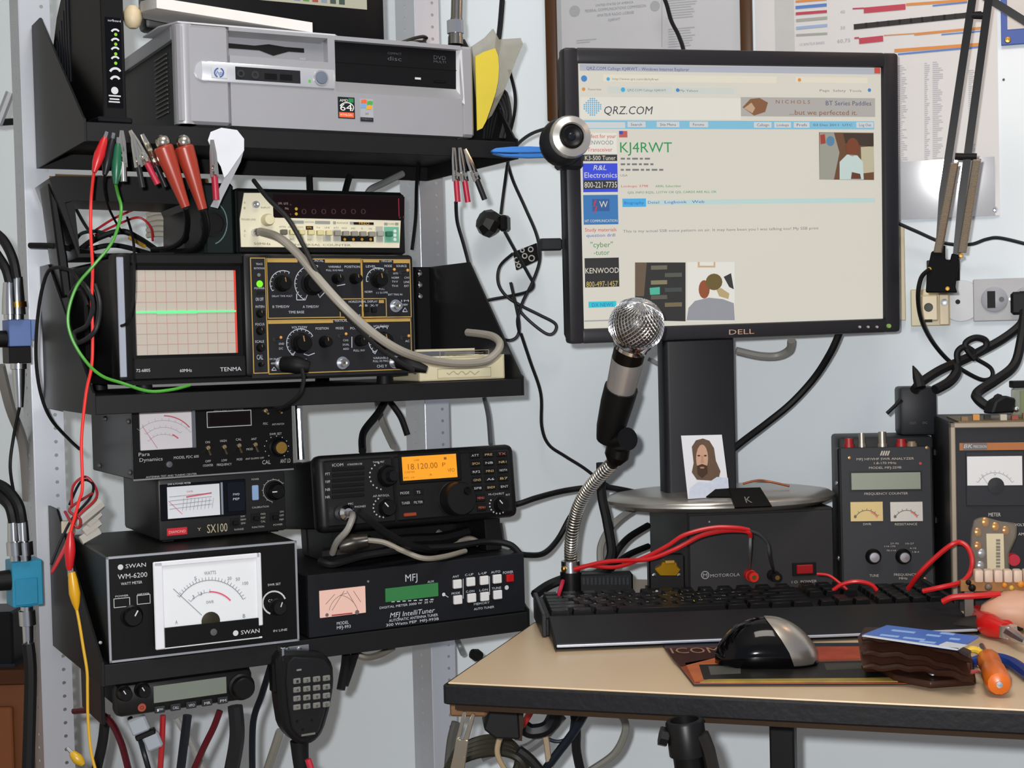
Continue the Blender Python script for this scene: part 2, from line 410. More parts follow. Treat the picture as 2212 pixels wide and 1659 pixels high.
v.part('floppy_slot', MB().prism([(fx0+.002, .086), (.085, .0855), (.1, .088), (.118, .0865), (fx1-.022, .0865), (fx1-.022, .082), (.122, .082), (.105, .0765), (.09, .081), (fx0+.002, .081)], .0113, .013), BLK2, fl)
v.part('eject_button', MB().box(fx1-.028, fx1-.020, .0105, .0125, .0735, .0768, .0004), PCM, fl)
dd = v.part('disc_drive', MB().box(dx0, dx1, .008, .0215, dz0, dz1, .0006), mat('101012', .3))
v.part('tray_seam', MB().box(dx0+.002, dx1-.002, .0074, .0082, .0738, .0745), mat('050505', .5), dd)
v.part('drive_light', MB().box(.265, .272, .0074, .0082, .0612, .0634), PRINT, dd)
v.part('drive_button', MB().box(.288, .303, .007, .0082, .0592, .0618, .0004), mat('0a0a0a', .3), dd)
mb = MB(); v.text(mb, 'COMPACT', 858, 113, 5, 30, -.0072); v.text(mb, 'disc', 858, 124, 9, 30, -.0072); v.text(mb, 'DVD', 956, 122, 9, 26, -.0072); v.text(mb, 'MULTI', 956, 131, 5, 26, -.0072)
v.part('lettering', mb, mat('47484c', .6), dd, sharp=0)
v.part('drive_ramp', MB().prism([(0, dz0-.0125), (.0085, dz0), (.0215, dz0), (.0215, dz0-.0125)], dx0, dx1, 'x'), PCM2)
v.part('drive_cheek', MB().add([(dx1, .0, dz0-.016), (dx1+.003, -.0006, dz0-.018), (dx1+.001, -.0006, dz1), (dx1-.002, .008, dz1), (dx1-.003, .008, dz0)], [(0, 1, 2, 3, 4)]), mat('eceff2', .3, .3))
# front port strip
u0, u1, z0, z1 = v.rect(433, 141, 722, 184)
ps_ = v.part('port_strip', MB().box(u0, u1, -.0022, .001, z0, z1, .002, 2).lathe([((z1-z0)/2, 0), ((z1-z0)/2, .002), (0, .0022)], (u0+.004, 0, (z0+z1)/2), seg=24), mat('c8cbd0', .3, .5))
u0, u1, z0, z1 = v.rect(507, 149, 647, 177)
v.part('port_inset', MB().box(u0, u1, -.0026, -.002, z0, z1, .0002), mat('2a2b2e', .4), ps_)
for x, y in ((518, 160), (549, 163)):
    c = v.P(x, y); v.part('audio_jack', MB().lathe([(.0042, .0024), (.0042, .0034), (.002, .0034), (.002, .0026), (0, .0026)], c, seg=16), mat('3d3e42', .3), ps_)
for x, y in ((583, 166), (616, 168)):
    c = v.P(x, y); v.part('usb_port', MB().box(c.x-.0065, c.x+.0065, -.0034, -.0024, c.z-.0028, c.z+.0028), mat('08080a', .4), ps_)
c = v.P(692, 169); r = 14*v.mpp(692, 169)
pb = v.part('power_button', MB().lathe([(r*1.25, .002), (r*1.2, .0036), (r, .0036)], c, seg=24), PCM, ps_)
v.part('button_cap', MB().lathe([(r, .0036), (r*.9, .0046), (0, .0049)], c, seg=24), mat('6f7989', .35, .3))
mb = MB(); v.disc(mb, 667, 176, 3.2, .0028); v.part('power_light', mb, mat('5cd030', em=.8), sharp=0)
v.slab('logo_plate', 455, 146, 489, 170, .0032, .002, mat('d6d9de', .3, .4), .0004)
mb = MB(); v.arc(mb, 471, 158, 9.5, 9.5, 100, 250, 3, .0036); v.arc(mb, 471, 158, 9.5, 9.5, -80, 70, 3, .0036); v.text(mb, 'hp', 471, 158, 9, 13, .0036, shear=.25)
v.part('logo', mb, mat('31518f', .5), sharp=0)
# stickers
st = v.slab('processor_sticker', 730, 210, 766, 256, .0005, 0, mat('1d2a2c', .3))
mb = MB(); v.bar(mb, 732, 243, 764, 254, .0009); v.part('orange_band', mb, mat('e2561f', .5), st, sharp=0)
mb = MB(); v.bar(mb, 752, 213, 763, 222, .0009); v.part('green_mark', mb, mat('1d7a43', .5), st, sharp=0)
mb = MB(); v.text(mb, 'AMD', 742, 217, 6, 18, .0009); v.text(mb, '64', 747, 232, 15, 26, .0009); v.text(mb, 'ATHLON', 747, 248, 5, 26, .001); v.arc(mb, 748, 233, 15, 11, -40, 160, 2, .0009)
v.part('lettering', mb, WHITE, st, sharp=0)
st = v.slab('system_sticker', 778, 214, 806, 263, .0005, 0, mat('aeb1b6', .35, .3))
for i, (x, y, h) in enumerate(((786, 220, 'e8622a'), (799, 223, '3f9b35'), (785, 230, '6fa0d8'), (797, 233, 'e3a222'))):
    mb = MB(); v.poly(mb, [(x-6, y-4), (x+1, y-5), (x+6, y-3.5), (x+5, y+4), (x-1, y+3), (x-7, y+4)], .0009); v.part('flag_pane', mb, mat(h, .5), st, sharp=0)
mb = MB(); v.bar(mb, 778, 254, 806, 263, .0009); v.part('dark_band', mb, mat('2e3033', .4), st, sharp=0)
mb = MB(); v.text(mb, 'Designed for', 792, 257, 3, 22, .0011); v.text(mb, 'XP', 792, 246, 5, None, .0009); v.part('lettering', mb, mat('6a6d72', .5), st, sharp=0)
# side vent slots
for k in range(14):
    v.part('vent_slot', MB().box(.0028, .0042, .052, .098, .018+k*.0046, .0196+k*.0046), mat('4b4a44', .5))

# papers, beige ball, upper monitor, loose odds and ends on the computer
ZT = Z1 + .003 + H_ + .0012
def sheet(name, label, cat, pts, thick, m, group=None):
    """a curved sheet or booklet lying across the top: rows of (left point, right point) in shelf s,d,z"""
    mb = MB(); n = len(pts)
    for up in (0, thick):
        for a, b in pts: mb.v += [SL(a[0], a[1], a[2]+up), SL(b[0], b[1], b[2]+up)]
    k = 2*n
    for i in range(n-1):
        mb.f += [(2*i, 2*i+1, 2*i+3, 2*i+2), (k+2*i, k+2*i+2, k+2*i+3, k+2*i+1), (2*i, 2*i+2, k+2*i+2, k+2*i), (2*i+1, k+2*i+1, k+2*i+3, 2*i+3)]
    mb.f += [(0, k, k+1, 1), (2*n-2, 2*n-1, k+2*n-1, k+2*n-2)]
    return solo(name, label, cat, mb, m, group)
sheet('paper_sheet', 'thin grey printed sheet under the white booklet on the silver computer', 'paper',
      [((.095, .004, ZT), (.265, .006, ZT)), ((.085, .04, ZT+.001), (.30, .05, ZT)), ((.085, .10, ZT+.002), (.29, .105, ZT+.001))], .0016, mat('c9ccd2', .7))
sheet('paper_booklet', 'thick white paper booklet lying on top of the silver computer', 'paper',
      [((.072, -.004, ZT+.011), (.242, .012, ZT+.0028)), ((.068, .04, ZT+.016), (.246, .05, ZT+.004)), ((.08, .095, ZT+.022), (.25, .10, ZT+.004))], .0105, mat('e6e3df', .7))
mb = MB(); P = SP(288, 88, .05, ZT+.0005); mb.lathe([(.004, 0), (.0075, .003), (.0098, .010), (.009, .017), (.005, .0225), (0, .0238)], P, (0, 0, 1), 20)
solo('beige_cap', 'small rounded beige cap between modem and white booklet', 'cap', mb, mat('d9c8a4', .5))

v = Dev('small_monitor', 'black flat monitor standing on the silver computer beneath the frame top', 'monitor', SL(.10, .145, ZT+.0), SA)
v.part('bezel', MB().box(.0, .285, 0, .03, .022, .27, .005, 2), mat('131315', .3))
u0, z0 = v.q(568, 16); u1, _ = v.q(798, 16)
v.part('screen', MB().box(.012, .262, -.0006, .001, .064, .255), mat('c9c6ae', em=.75, var=.02))
for k, h in enumerate(('7e8fc0', '6cb04a', 'c85a4a', 'a8b8c8', '4a5a50', '3d5a48')):
    v.part('taskbar_icon', MB().box(.172+k*.011, .179+k*.011, -.0012, 0, .067, .0735), mat(h, em=.6))
v.part('foot', MB().box(.05, .30, -.03, .1, .0, .012, .003), mat('0e0e10', .3)); v.part('neck', MB().box(.12, .19, .03, .05, .01, .09), BLK)
for k in range(3): v.part('button', MB().box(.06+k*.03, .072+k*.03, -.002, .001, .03, .033, .0005), mat('2a2a2c', .3))

# coil of cable, plug and baggies to the right of the computer
mb = MB(); c = SL(.395, .12, ZT+.014)
for k in range(3): mb.tube([c + SE*(.026+.002*k)*math.cos(a) + SB*.02*math.sin(a) + Vector((0, 0, .012*math.sin(a+k) + .002*k)) for a in [i*.6 for i in range(11)]], .0022, 6, 3)
solo('coiled_lead', 'tangle of dark lead with a metal plug lying on the silver computer', 'cable', mb, mat('3a352e', .4))
mb = MB().tube([SL(.375, .09, ZT+.006), SL(.40, .10, ZT+.016), SL(.422, .11, ZT+.008)], .0065, 12, 4)
solo('metal_plug', 'shiny metal plug body lying among the dark lead', 'plug', mb, STEEL)
P = [at_y(984, 96, 1.74), at_y(984, 80, 1.74), at_y(986, 40, 1.74), at_y(988, -40, 1.74)]
mb = MB().tube([P[0], P[1]], .009, 14, 0).tube([P[1], P[2]], .0078, 14, 0, [.0085, .0072]).tube([P[2], P[3]], .0068, 14, 0)
v = solo('coax_adapter', 'long metal coaxial connector hanging behind the silver computer', 'connector', mb, mat('8f8d88', .25, 1.0))
k_ = mesh_obj('knurled_ring', MB().tube([P[1]-v.location + Vector((0, 0, .004)), P[1]-v.location + Vector((0, 0, .019))], .0098, 8, 0), STEEL); k_.parent = v

def leaf(name, label, cat, pts, thick, m, d0, group=None, bow=0.0):
    """flat flexible thing of a traced outline hanging in a plane parallel to the shelf front"""
    mb = MB(); P = [SP(x, y, d0) for x, y in pts]; n = len(P)
    c = sum(P, Vector())/n
    P = [p - SB*bow*((p.z-c.z)/.05)**2 for p in P]
    mb.v = P + [p + SB*thick for p in P]
    mb.f = [tuple(range(n)), tuple(range(2*n-1, n-1, -1))] + [(i, i+n, (i+1) % n+n, (i+1) % n) for i in range(n)]
    return solo(name, label, cat, mb, m, group)
leaf('plastic_bag', 'crumpled clear plastic bag behind the yellow note', 'bag', [(1020, 100), (1050, 80), (1066, 62), (1078, 85), (1125, 82), (1130, 95), (1115, 130), (1098, 175), (1085, 205), (1062, 250), (1040, 270), (1030, 200)], .004, mat('a8a595', .25, alpha=.55, var=.3), .03)
leaf('yellow_note', 'curved yellow paper note standing beside the silver computer', 'note', [(1027, 122), (1045, 112), (1070, 104), (1076, 120), (1078, 145), (1076, 175), (1071, 200), (1062, 228), (1050, 262), (1042, 277), (1031, 282)], .0012, mat('d9c43c', .7, var=.06), .005)
mb = MB()
for i in range(4):
    mb.tube([at_y(1046+5*i, 300, 1.70+.006*i), at_y(1052+7*i, 250, 1.70+.006*i), at_y(1072+6*i, 215-6*i, 1.705+.006*i), at_y(1090+4*i, 250, 1.71), at_y(1080+3*i, 300, 1.70)], .0022, 6, 5)
solo('black_cord_loops', 'loops of black cord heaped against the shelf end behind the yellow note', 'cable', mb, RUB)

# ---------------------------------------------------------------- clips hanging from the top shelf lip
def clip(A, B, sleeve, label, group, wide=1.0, m=None):
    """bare crocodile clip: jaws bite at A, the sleeve ends at B"""
    A, B = Vector(A), Vector(B); ax = (B-A); L = ax.length; ax.normalize()
    side = ax.cross(SB).normalized(); m = m or mat('d9d5cc', .2, 1.0)
    e = bpy.data.objects.new('crocodile_clip', None); e.empty_display_size = .01; e.location = B; COL.objects.link(e)
    tag(e, label, 'clip', group)
    def prt(n, mb, mm):
        mb.v = [p-B for p in mb.v]; o = mesh_obj(n, mb, mm); o.parent = e; return o
    js = .62 if sleeve else .72
    for k in (-1, 1):
        prt('jaw', MB().tube([A + side*k*.0006, A + ax*L*.22 + side*k*.0016*wide, A + ax*L*js + side*k*.0022*wide], .0016, 6, 0, [.0014, .0022, .0026]), m)
    prt('hinge', MB().cyl(A + ax*L*.5 - SB*.005, SB, .0024*wide, .01, 10), m)
    prt('spring', MB().tube([A + ax*L*.42 - SB*.003, A + ax*L*.58 - SB*.004, A + ax*L*js], .0013, 6, 0), m)
    if sleeve: prt('sleeve', MB().tube([A + ax*L*(js-.02), B], .0032*wide, 12, 0), mat(sleeve, .4))
    else: prt('barrel', MB().tube([A + ax*L*.62, B], .0036*wide, 12, 0), m)
    return e
G1 = 'bare crocodile clips on the top shelf lip'
def S2(x, y, d=-.005): return SP(x, y, d)
clip(S2(263, 282), S2(267, 392), None, 'silver crocodile clip with a bare metal barrel next to the green clip', G1)
clip(S2(286, 290, -.008), S2(308, 405, -.008), '2b2c30', 'silver crocodile clip with a thin dark sleeve beside the bare barrel clip', G1, .9)
clip(S2(281, 282, -.004), S2(341, 398, -.012), 'a01a34', 'slanted silver crocodile clip with a dark red sleeve', G1)
clip(S2(307, 290, -.003), S2(358, 404, -.005), '24262a', 'slanted silver crocodile clip with a dark sleeve behind the orange boots', G1, .9)
clip(S2(458, 302, -.016), S2(467, 432, -.016), '9d1a33', 'silver crocodile clip with red sleeve gripping the white tag', G1, 1.05)
clip(S2(980, 319), S2(989, 436), 'a21b36', 'silver crocodile clip with red sleeve, first of the trio by the post', 'trio of clips at the shelf end')
clip(S2(993, 319), S2(1011, 437), 'a21b36', 'silver crocodile clip with red sleeve, middle of the trio', 'trio of clips at the shelf end')
clip(S2(1004, 322), S2(1047, 431), '2c2d31', 'slanted crocodile clip with dark sleeve, end of the trio', 'trio of clips at the shelf end')
def boot(A, B, hexc, label, prof, group, tip=True, wire=None, name='insulated_clip'):
    """clip in a soft plastic boot from its jaw end A to its wire end B; prof = [(fraction, radius)]"""
    A, B = Vector(A), Vector(B); ax = (B-A).normalized(); L = (B-A).length
    e = bpy.data.objects.new(name, None); e.empty_display_size = .01; e.location = B; COL.objects.link(e); tag(e, label, 'clip', group)
    def prt(n, mb, mm):
        mb.v = [p-B for p in mb.v]; o = mesh_obj(n, mb, mm); o.parent = e; return o
    prt('boot', MB().lathe([(r, f*L) for f, r in prof], A, ax, 16), mat(hexc, .35))
    if tip:
        s = ax.cross(SB).normalized()
        for k in (-1, 1): prt('jaw', MB().tube([A + ax*.008 + s*k*.001, A - ax*.006 + s*k*.0006], .0011, 6, 0), STEEL)
    return e
BP = [(0, .0024), (.12, .0038), (.5, .0054), (.75, .0045), (1, .0022)]
G2 = 'insulated clips with coloured boots'
boot(S2(227, 297), S2(203, 372), 'b5151b', 'red booted clip biting the top shelf lip, red lead below it', BP, G2)
boot(S2(243, 300, -.002), S2(226, 378, -.003), '202124', 'black booted clip half hidden between red and green clips', BP, G2)
boot(S2(255, 310), S2(250, 398), '10583c', 'dark green booted clip with a bright green lead', BP, G2)
BB = [(0, .0085), (.03, .0098), (.25, .0092), (.7, .0062), (1, .0046)]
G3 = 'large orange clip boots'
for A, B, lab in (((352, 316), (401, 447), 'large orange-red clip boot hanging under the shelf, beside the dark sleeves'), ((397, 316), (438, 452), 'large orange-red clip boot hanging next to the white tag')):
    e = boot(S2(*A, -.016), S2(*B, -.016), '92301e', lab, BB, G3, False)
    a = S2(*A, -.016); mb = MB().ball(a + Vector((0, 0, .004)), .0075, seg=12, rings=8); mb.v = [p - e.location for p in mb.v]
    o = mesh_obj('jaw', mb, mat('b9b4a8', .25, 1.0)); o.parent = e
v = Dev('paper_tag', 'white tongue shaped paper tag gripped by a red sleeved clip', 'tag', SP(490, 400, -.013), SA)
o = v.part('label_front', MB().prism([v.q(*p) for p in [(449, 303), (455, 285), (478, 276), (512, 281), (527, 300), (527, 325), (508, 352), (492, 376), (484, 384), (477, 360), (462, 335)]], -.0004, .0004), mat('d6dae2', .7))
v.part('label_tail', MB().prism([v.q(*p) for p in [(527, 325), (520, 350), (482, 425), (471, 450), (455, 446), (462, 432), (486, 382), (500, 355)]], .0006, .0014), mat('9a9ca2', .7))

# ---------------------------------------------------------------- middle shelf: oscilloscope, counter, tin, open case
v = Dev('oscilloscope', 'black oscilloscope with a flat green trace on its beige screen', 'oscilloscope', SP(258, 824, .012), 29.5)
c5 = crop(540, 540, 5.924)
u1, z1 = v.q(893, 553); _, z0 = v.q(262, 824); _, z1 = v.q(500, 548)
SCOPE_TOP = v.world((0, 0, z1)).z
WS = u1
SBLK = mat('1a1a1b', .42); SPAN = mat('26272a', .5)
v.part('case', MB().box(.004, WS-.003, .02, .345, z0+.004, z1-.003, .003), mat('131314', .5))
su0, su1, sv0, sv1 = v.rect(286, 572, 528, 772)
B = MB().box(0, su0, 0, .03, z0, z1, .003, 2).box(su1, WS, 0, .03, z0, z1, .004, 2).box(su0-.001, su1+.001, 0, .03, sv1, z1, .002).box(su0-.001, su1+.001, 0, .03, z0, sv0, .002)
v.part('front_bezel', B, SBLK)
v.part('silver_trim', MB().box(.0005, .0075, -.002, .0, z0+.004, z1-.004, .0006), mat('b4bac8', .3, .6))
su = v.rect(297, 583, 515, 765)
scr = v.part('screen', MB().box(su0, su1, .009, .012, sv0, sv1), mat('0c0c0c', .4))
v.part('screen_face', MB().box(su[0], su[1], .006, .0092, su[2], su[3]), mat('b9b0a4', .4, var=.03), scr)
mb = MB()
for k in range(1, 10):
    x = su[0] + (su[1]-su[0])*k/10; mb.box(x-.00018, x+.00018, .0056, .006, su[2], su[3])
for k in range(1, 8):
    z = su[2] + (su[3]-su[2])*k/8; mb.box(su[0], su[1], .0056, .006, z-.00018, z+.00018)
v.part('graticule', mb, mat('b98f84', .6), scr)
v.part('red_edge', MB().box(su[1]-.002, su[1], .0054, .006, su[2], su[3]), mat('cc3a28', .5), scr)
t0 = v.q(297, 673); t1 = v.q(515, 673); zm = (t0[1]+t1[1])/2
v.part('trace', MB().box(su[0], su[1]-.001, .0046, .0054, zm-.0009, zm+.0009).box(su[0]+.021, su[0]+.063, .0044, .0054, zm-.0016, zm+.001), mat('5cf08a', em=1.3), scr)
pn = v.part('control_panel', MB().box(*[v.rect(540, 556, 889, 811)[i] for i in (0, 1)], -.0012, .0, *[v.rect(540, 556, 889, 811)[i] for i in (2, 3)]), SPAN)
OFF = .0018
mb = MB()
for a, b, c, d in ((20, 105, 205, 1575), (215, 115, 1420, 865), (1432, 125, 2045, 860), (1145, 625, 1735, 860), (225, 890, 2055, 1555)):
    p, q = c5(a, b), c5(c, d); v.frame(mb, p[0], p[1], q[0], q[1], 2.0, OFF)
for a, b, c, d in ((215, 115, 600, 160), (950, 115, 1420, 165), (1440, 125, 1645, 160), (1825, 130, 2035, 170), (225, 890, 1055, 940), (1340, 875, 2050, 920), (1640, 640, 1705, 680), (1255, 895, 1290, 925), (1145, 650, 1185, 690)):
    v.bar(mb, *c5(a, b), *c5(c, d), OFF)
v.part('gold_outline', mb, GOLD, sharp=0)
mb = MB()
for t, x, y, h, wd in (('TRACE', 110, 180, 32, 85), ('ROTATION', 110, 235, 32, 130), ('POWER', 115, 490, 32, 130), ('ON OFF', 115, 630, 55, 100), ('INTEN', 120, 725, 40, 110), ('FOCUS', 120, 950, 40, 115), ('SCALE', 115, 1170, 40, 115), ('CAL', 120, 1370, 80, 80),
    ('HORIZONTAL', 800, 135, 45, 270), ('TRIGGER', 1735, 140, 42, 145), ('VARIABLE', 1075, 215, 34, 160), ('PULL X10 MAG', 1075, 260, 30, 215), ('POSITION', 1300, 215, 38, 195), ('LEVEL', 1540, 210, 36, 130), ('HOLD OFF', 1650, 240, 26, 100), ('MODE', 1760, 205, 38, 95), ('SOURCE', 1930, 205, 38, 130),
    ('AUTO', 1855, 300, 32, 65), ('NORM', 1850, 355, 34, 92), ('TV-V', 1845, 405, 34, 75), ('TV-H', 1845, 460, 34, 75), ('CH1', 1995, 355, 34, 60), ('LINE', 1995, 410, 34, 70), ('EXT', 1995, 460, 34, 60), ('EXT TRIG IN', 1850, 570, 30, 180), ('NORM', 1508, 535, 34, 95), ('PULL', 1680, 500, 30, 75), ('(-) SLOPE', 1680, 545, 30, 145),
    ('HORIZONTAL DISPLAY', 1440, 660, 36, 370), ('A  B  X-Y', 1510, 710, 34, 250), ('A INT B', 1340, 835, 30, 130), ('DELAY TIME MULT', 405, 590, 30, 260), ('B TIME/DIV', 390, 725, 42, 215), ('A TIME/DIV', 770, 725, 42, 205), ('TIME BASE', 585, 795, 42, 200),
    ('VERTICAL', 1155, 903, 40, 165), ('VOLTS/DIV', 625, 990, 40, 200), ('POSITION', 915, 1003, 40, 165), ('MODE', 1140, 1000, 40, 100), ('POSITION', 1375, 1000, 38, 200), ('VOLTS/DIV', 1670, 975, 38, 200), ('CH1', 1215, 1155, 32, 65), ('DUAL', 1220, 1210, 32, 80), ('ADD', 1220, 1265, 32, 75), ('PULL INV', 1390, 1285, 34, 145),
    ('GND', 395, 1200, 34, 70), ('DC', 390, 1260, 34, 50), ('1M 25pF', 300, 1395, 30, 110), ('400V', 300, 1450, 34, 80), ('CH1 X', 665, 1410, 50, 115), ('VARIABLE', 1665, 1380, 34, 195), ('PULL X5 MAG', 1665, 1420, 34, 195), ('CH2 Y', 1680, 1485, 44, 130), ('AC', 2005, 1165, 36, 55), ('1M 25pF', 1985, 1350, 30, 100), ('1M', 1975, 650, 30, 95), ('100V', 1975, 700, 34, 70)):
    px, py = c5(x, y); v.text(mb, t, px, py, h/5.924*.8, wd/5.924, OFF)
for x, y, r, a0, a1, nt in ((415, 430, 165, 60, 215, 8), (800, 430, 235, 75, 240, 12), (1630, 380, 150, 60, 190, 6), (640, 1190, 180, 30, 235, 12), (1690, 1160, 180, 70, 235, 10)):
    px, py = c5(x, y); v.arc(mb, px, py, r/5.924, r/5.924, a0, a1, 1.6, OFF, ticks=nt, tl=-4)
for a in (((590, 640), (590, 560)), ((590, 640), (700, 640), (725, 575)), ((860, 560), (885, 610), (945, 545)), ((1105, 460), (1210, 440)), ((520, 1335), (545, 1350), (570, 1300)), ((680, 1330), (740, 1350), (820, 1320)), ((1560, 1300), (1590, 1330), (1620, 1275)), ((1295, 1110), (1295, 1250)), ((270, 1540), (300, 1500), (330, 1540), (270, 1540)), ((1945, 790), (1975, 740), (2005, 790), (1945, 790))):
    v.line(mb, [c5(*q) for q in a], 1.8, OFF)
v.part('lettering', mb, mat('b9c0cc', .6, var=.02), sharp=0)
for x, y, r in ((415, 430, 112), (800, 430, 160), (1110, 370, 70), (1340, 370, 74), (1640, 380, 112), (650, 1190, 140), (955, 1175, 80), (1410, 1160, 80), (1700, 1160, 125), (135, 815, 58), (135, 1035, 58), (138, 1250, 58), (140, 1465, 32)):
    px, py = c5(x, y); v.knob(px-2, py, r/5.924*.95, .014 if r > 60 else .008, mat('0f0f10', .35), pm=mat('8a6a3a', .6), pointer=100)
for x, y in ((1820, 250), (1990, 260), (375, 1115), (1205, 1070), (2005, 1095)):
    px, py = c5(x, y); v.toggle(px-12, py+5, px-3, py+1, mat('3a3a3a', .4), mat('d99a4a', .4))
for x, y in ((1860, 715), (1180, 1445), (395, 1450), (1850, 1435)): v.bnc(*c5(x, y), 11)
mb = MB(); v.disc(mb, *c5(115, 435), 7.5, .0022); v.part('power_light', mb, mat('7cf000', em=1.1), sharp=0)
mb = MB(); v.disc(mb, *c5(105, 320), 4, .0022); v.part('trim_screw', mb, mat('6a6a66', .4), sharp=0)
mb = MB(); v.bar(mb, *c5(75, 530), *c5(180, 570), .0024); v.part('power_switch', mb, BLK2, sharp=0)
for x, y in ((1470, 760), (1570, 770)):
    v.slab('mode_button', *c5(x-28, y-32), *c5(x+28, y+32), .006, 0, BLK2, .0006)
v.texts('lettering', [('72-6805', 309, 800, 7, 30), ('60MHz', 401, 800, 7, 26), ('TENMA', 498, 797, 9, 46)], mat('c4c6cc', .6))
v.part('gap_shade_box', MB().box(.008, WS-.008, .006, .34, z0-.0045, z0+.006), mat('0c0c0c', .6))  # added dark box, stands in for the shade beneath the scope
# handle hub, folded handle and feet
for k in range(2):
    v.part('handle_hub', MB().lathe([(.032-.008*k, 0), (.032-.008*k, .006+.004*k), (.022-.006*k, .009+.004*k), (0, .01+.004*k)], (.004, .125, (z0+z1)/2-.004), (-1, 0, 0), 28), mat('1c1d20', .35))
v.part('handle', MB().box(-.010, -.004, .09, .16, z0+.02, z1-.03, .003), mat('18181a', .4))
ft = v.O.z + z0 - Z2
for x in (.03, WS-.03):
    for y in (.02, .2): v.part('foot', MB().lathe([(.009, 0), (.008, max(ft, .002)+.001)], (x, y, z0-max(ft, .002)), (0, 0, 1), 14), RUB)
SCOPE = v

# counter on the scope
c7 = crop(500, 390, 5.53)
v = Dev('bench_counter', 'cream faced bench counter with dark red display window on the oscilloscope', 'counter', SP(515, 548, .05, SCOPE_TOP), SA)
v.O = v.e.matrix_world.translation.copy()
bu0, bu1, bz0, bz1 = v.rect(513, 418, 876, 545)
bz0 = 0.0015
v.part('case', MB().box(bu0, bu1, .003, .19, bz0, bz1+.004, .003), mat('1a1d1d', .45))
v.part('face', MB().box(bu0+.001, bu1-.001, 0, .004, bz0+.002, bz1+.001, .001), mat('151515', .4))
mb = MB(); poly = [c7(*p) for p in ((145, 150), (350, 150), (488, 255), (495, 445), (2015, 480), (2000, 805), (110, 795), (95, 460))]
v.part('cream_panel', MB().prism([v.q(*p) for p in poly], -.0016, .0), mat('e8e2c6', .5, var=.03))
gl = v.part('display_window', MB().prism([v.q(*c7(*p)) for p in ((492, 165), (2062, 195), (2060, 468), (497, 432))], -.0012, .0), mat('1c0406', .12))
mb = MB(); v.disc(mb, *c7(700, 290), 2, .0016); v.disc(mb, *c7(700, 405), 2, .0016); v.disc(mb, *c7(2003, 445), 2.4, .0016); v.disc(mb, *c7(2050, 440), 2.4, .0016)
for k in range(7):
    v.text(mb, '0', *c7(860+k*118, 370), 12, 11, .0016)
v.part('display_digits', mb, mat('5a0a10', em=.22), gl, sharp=0)
mb = MB(); v.disc(mb, *c7(768, 340), 3.4, .0016); v.disc(mb, *c7(768, 400), 3.4, .0016); v.part('amber_light', mb, mat('c9a010', em=.8), gl, sharp=0)
mb = MB(); v.line(mb, [c7(1990, 215), c7(1995, 430)], 2, .0016); v.part('red_mark', mb, mat('b01834', em=.6), gl, sharp=0)
mb = MB(); v.text(mb, 'OVFL  GATE', *c7(610, 275), 5, 22, .0016); v.text(mb, 'MHz', *c7(655, 335), 5, 8, .0016); v.part('lettering', mb, mat('8c7f80', .6), gl, sharp=0)
O2 = .0022
mb = MB(); v.bar(mb, *c7(705, 480), *c7(855, 515), O2); v.bar(mb, *c7(990, 485), *c7(1170, 520), O2); v.bar(mb, *c7(1205, 490), *c7(1240, 522), O2); v.bar(mb, *c7(1405, 495), *c7(1450, 525), O2)
v.bar(mb, *c7(1815, 505), *c7(1855, 535), O2); v.bar(mb, *c7(1945, 505), *c7(1985, 535), O2); v.part('grey_print', mb, mat('8d8f8b', .6), sharp=0)
for a in ((1085, 650, 1175, 725), (1205, 590, 1300, 725), (1715, 550, 1800, 735)): v.part('grey_field', v.bar(MB(), *c7(*a[:2]), *c7(*a[2:]), O2), mat('b4b3a8', .6), sharp=0)
mb = MB(); v.bar(mb, *c7(880, 545), *c7(968, 590), O2); v.bar(mb, *c7(1450, 500), *c7(1690, 530), O2); v.bar(mb, *c7(1298, 660), *c7(1690, 730), O2); v.part('black_field', mb, mat('141210', .5), sharp=0)
mb = MB(); v.text(mb, 'kHz', *c7(922, 562), 5, 10, O2+.0004); v.text(mb, 'FREQ', *c7(1575, 513), 5, 22, O2+.0004)
for k in range(4): v.disc(mb, *c7(1343+k*103, 705), 3.2, O2+.0004)
v.part('yellow_print', mb, mat('d79a1c', .6), sharp=0)
mb = MB(); v.bar(mb, *c7(1815, 555), *c7(1990, 740), O2); v.part('green_field', mb, mat('6fb79a', .6), sharp=0)
mb = MB()
for y in (605, 655, 705): v.disc(mb, *c7(1942, y), 3.6, O2+.0004)
v.part('white_print', mb, WHITE, sharp=0)
mb = MB()
for t, x, y, h, wd in (('ATTN', 600, 553, 26, 75), ('PER', 705, 558, 26, 60), ('TOTL', 820, 560, 26, 70), ('1s', 1030, 560, 26, 35), ('LINE', 1135, 563, 26, 60), ('AUTO', 1242, 565, 26, 60), ('HOLD', 1340, 568, 26, 60), ('MS', 1447, 572, 26, 45), ('S', 1550, 574, 26, 20), ('Hz', 1652, 575, 26, 40), ('FUNCTION', 920, 497, 26, 110), ('RANGE', 1320, 507, 26, 130), ('POWER', 1900, 520, 26, 75), ('B/C', 715, 702, 28, 50), ('A/D', 922, 706, 28, 50), ('TRIGGER LEVEL', 195, 465, 28, 180), ('UNIVERSAL COUNTER', 1060, 768, 30, 720), ('INPUT', 400, 325, 26, 110), ('A', 150, 265, 36, 20), ('B', 150, 330, 36, 20), ('50MHz', 360, 755, 34, 200), ('A', 152, 600, 36, 20), ('C', 152, 660, 36, 20)):
    v.text(mb, t, *c7(x, y), h/5.53*.8, wd/5.53, O2)
v.part('lettering', mb, mat('6f6d62', .6), sharp=0)
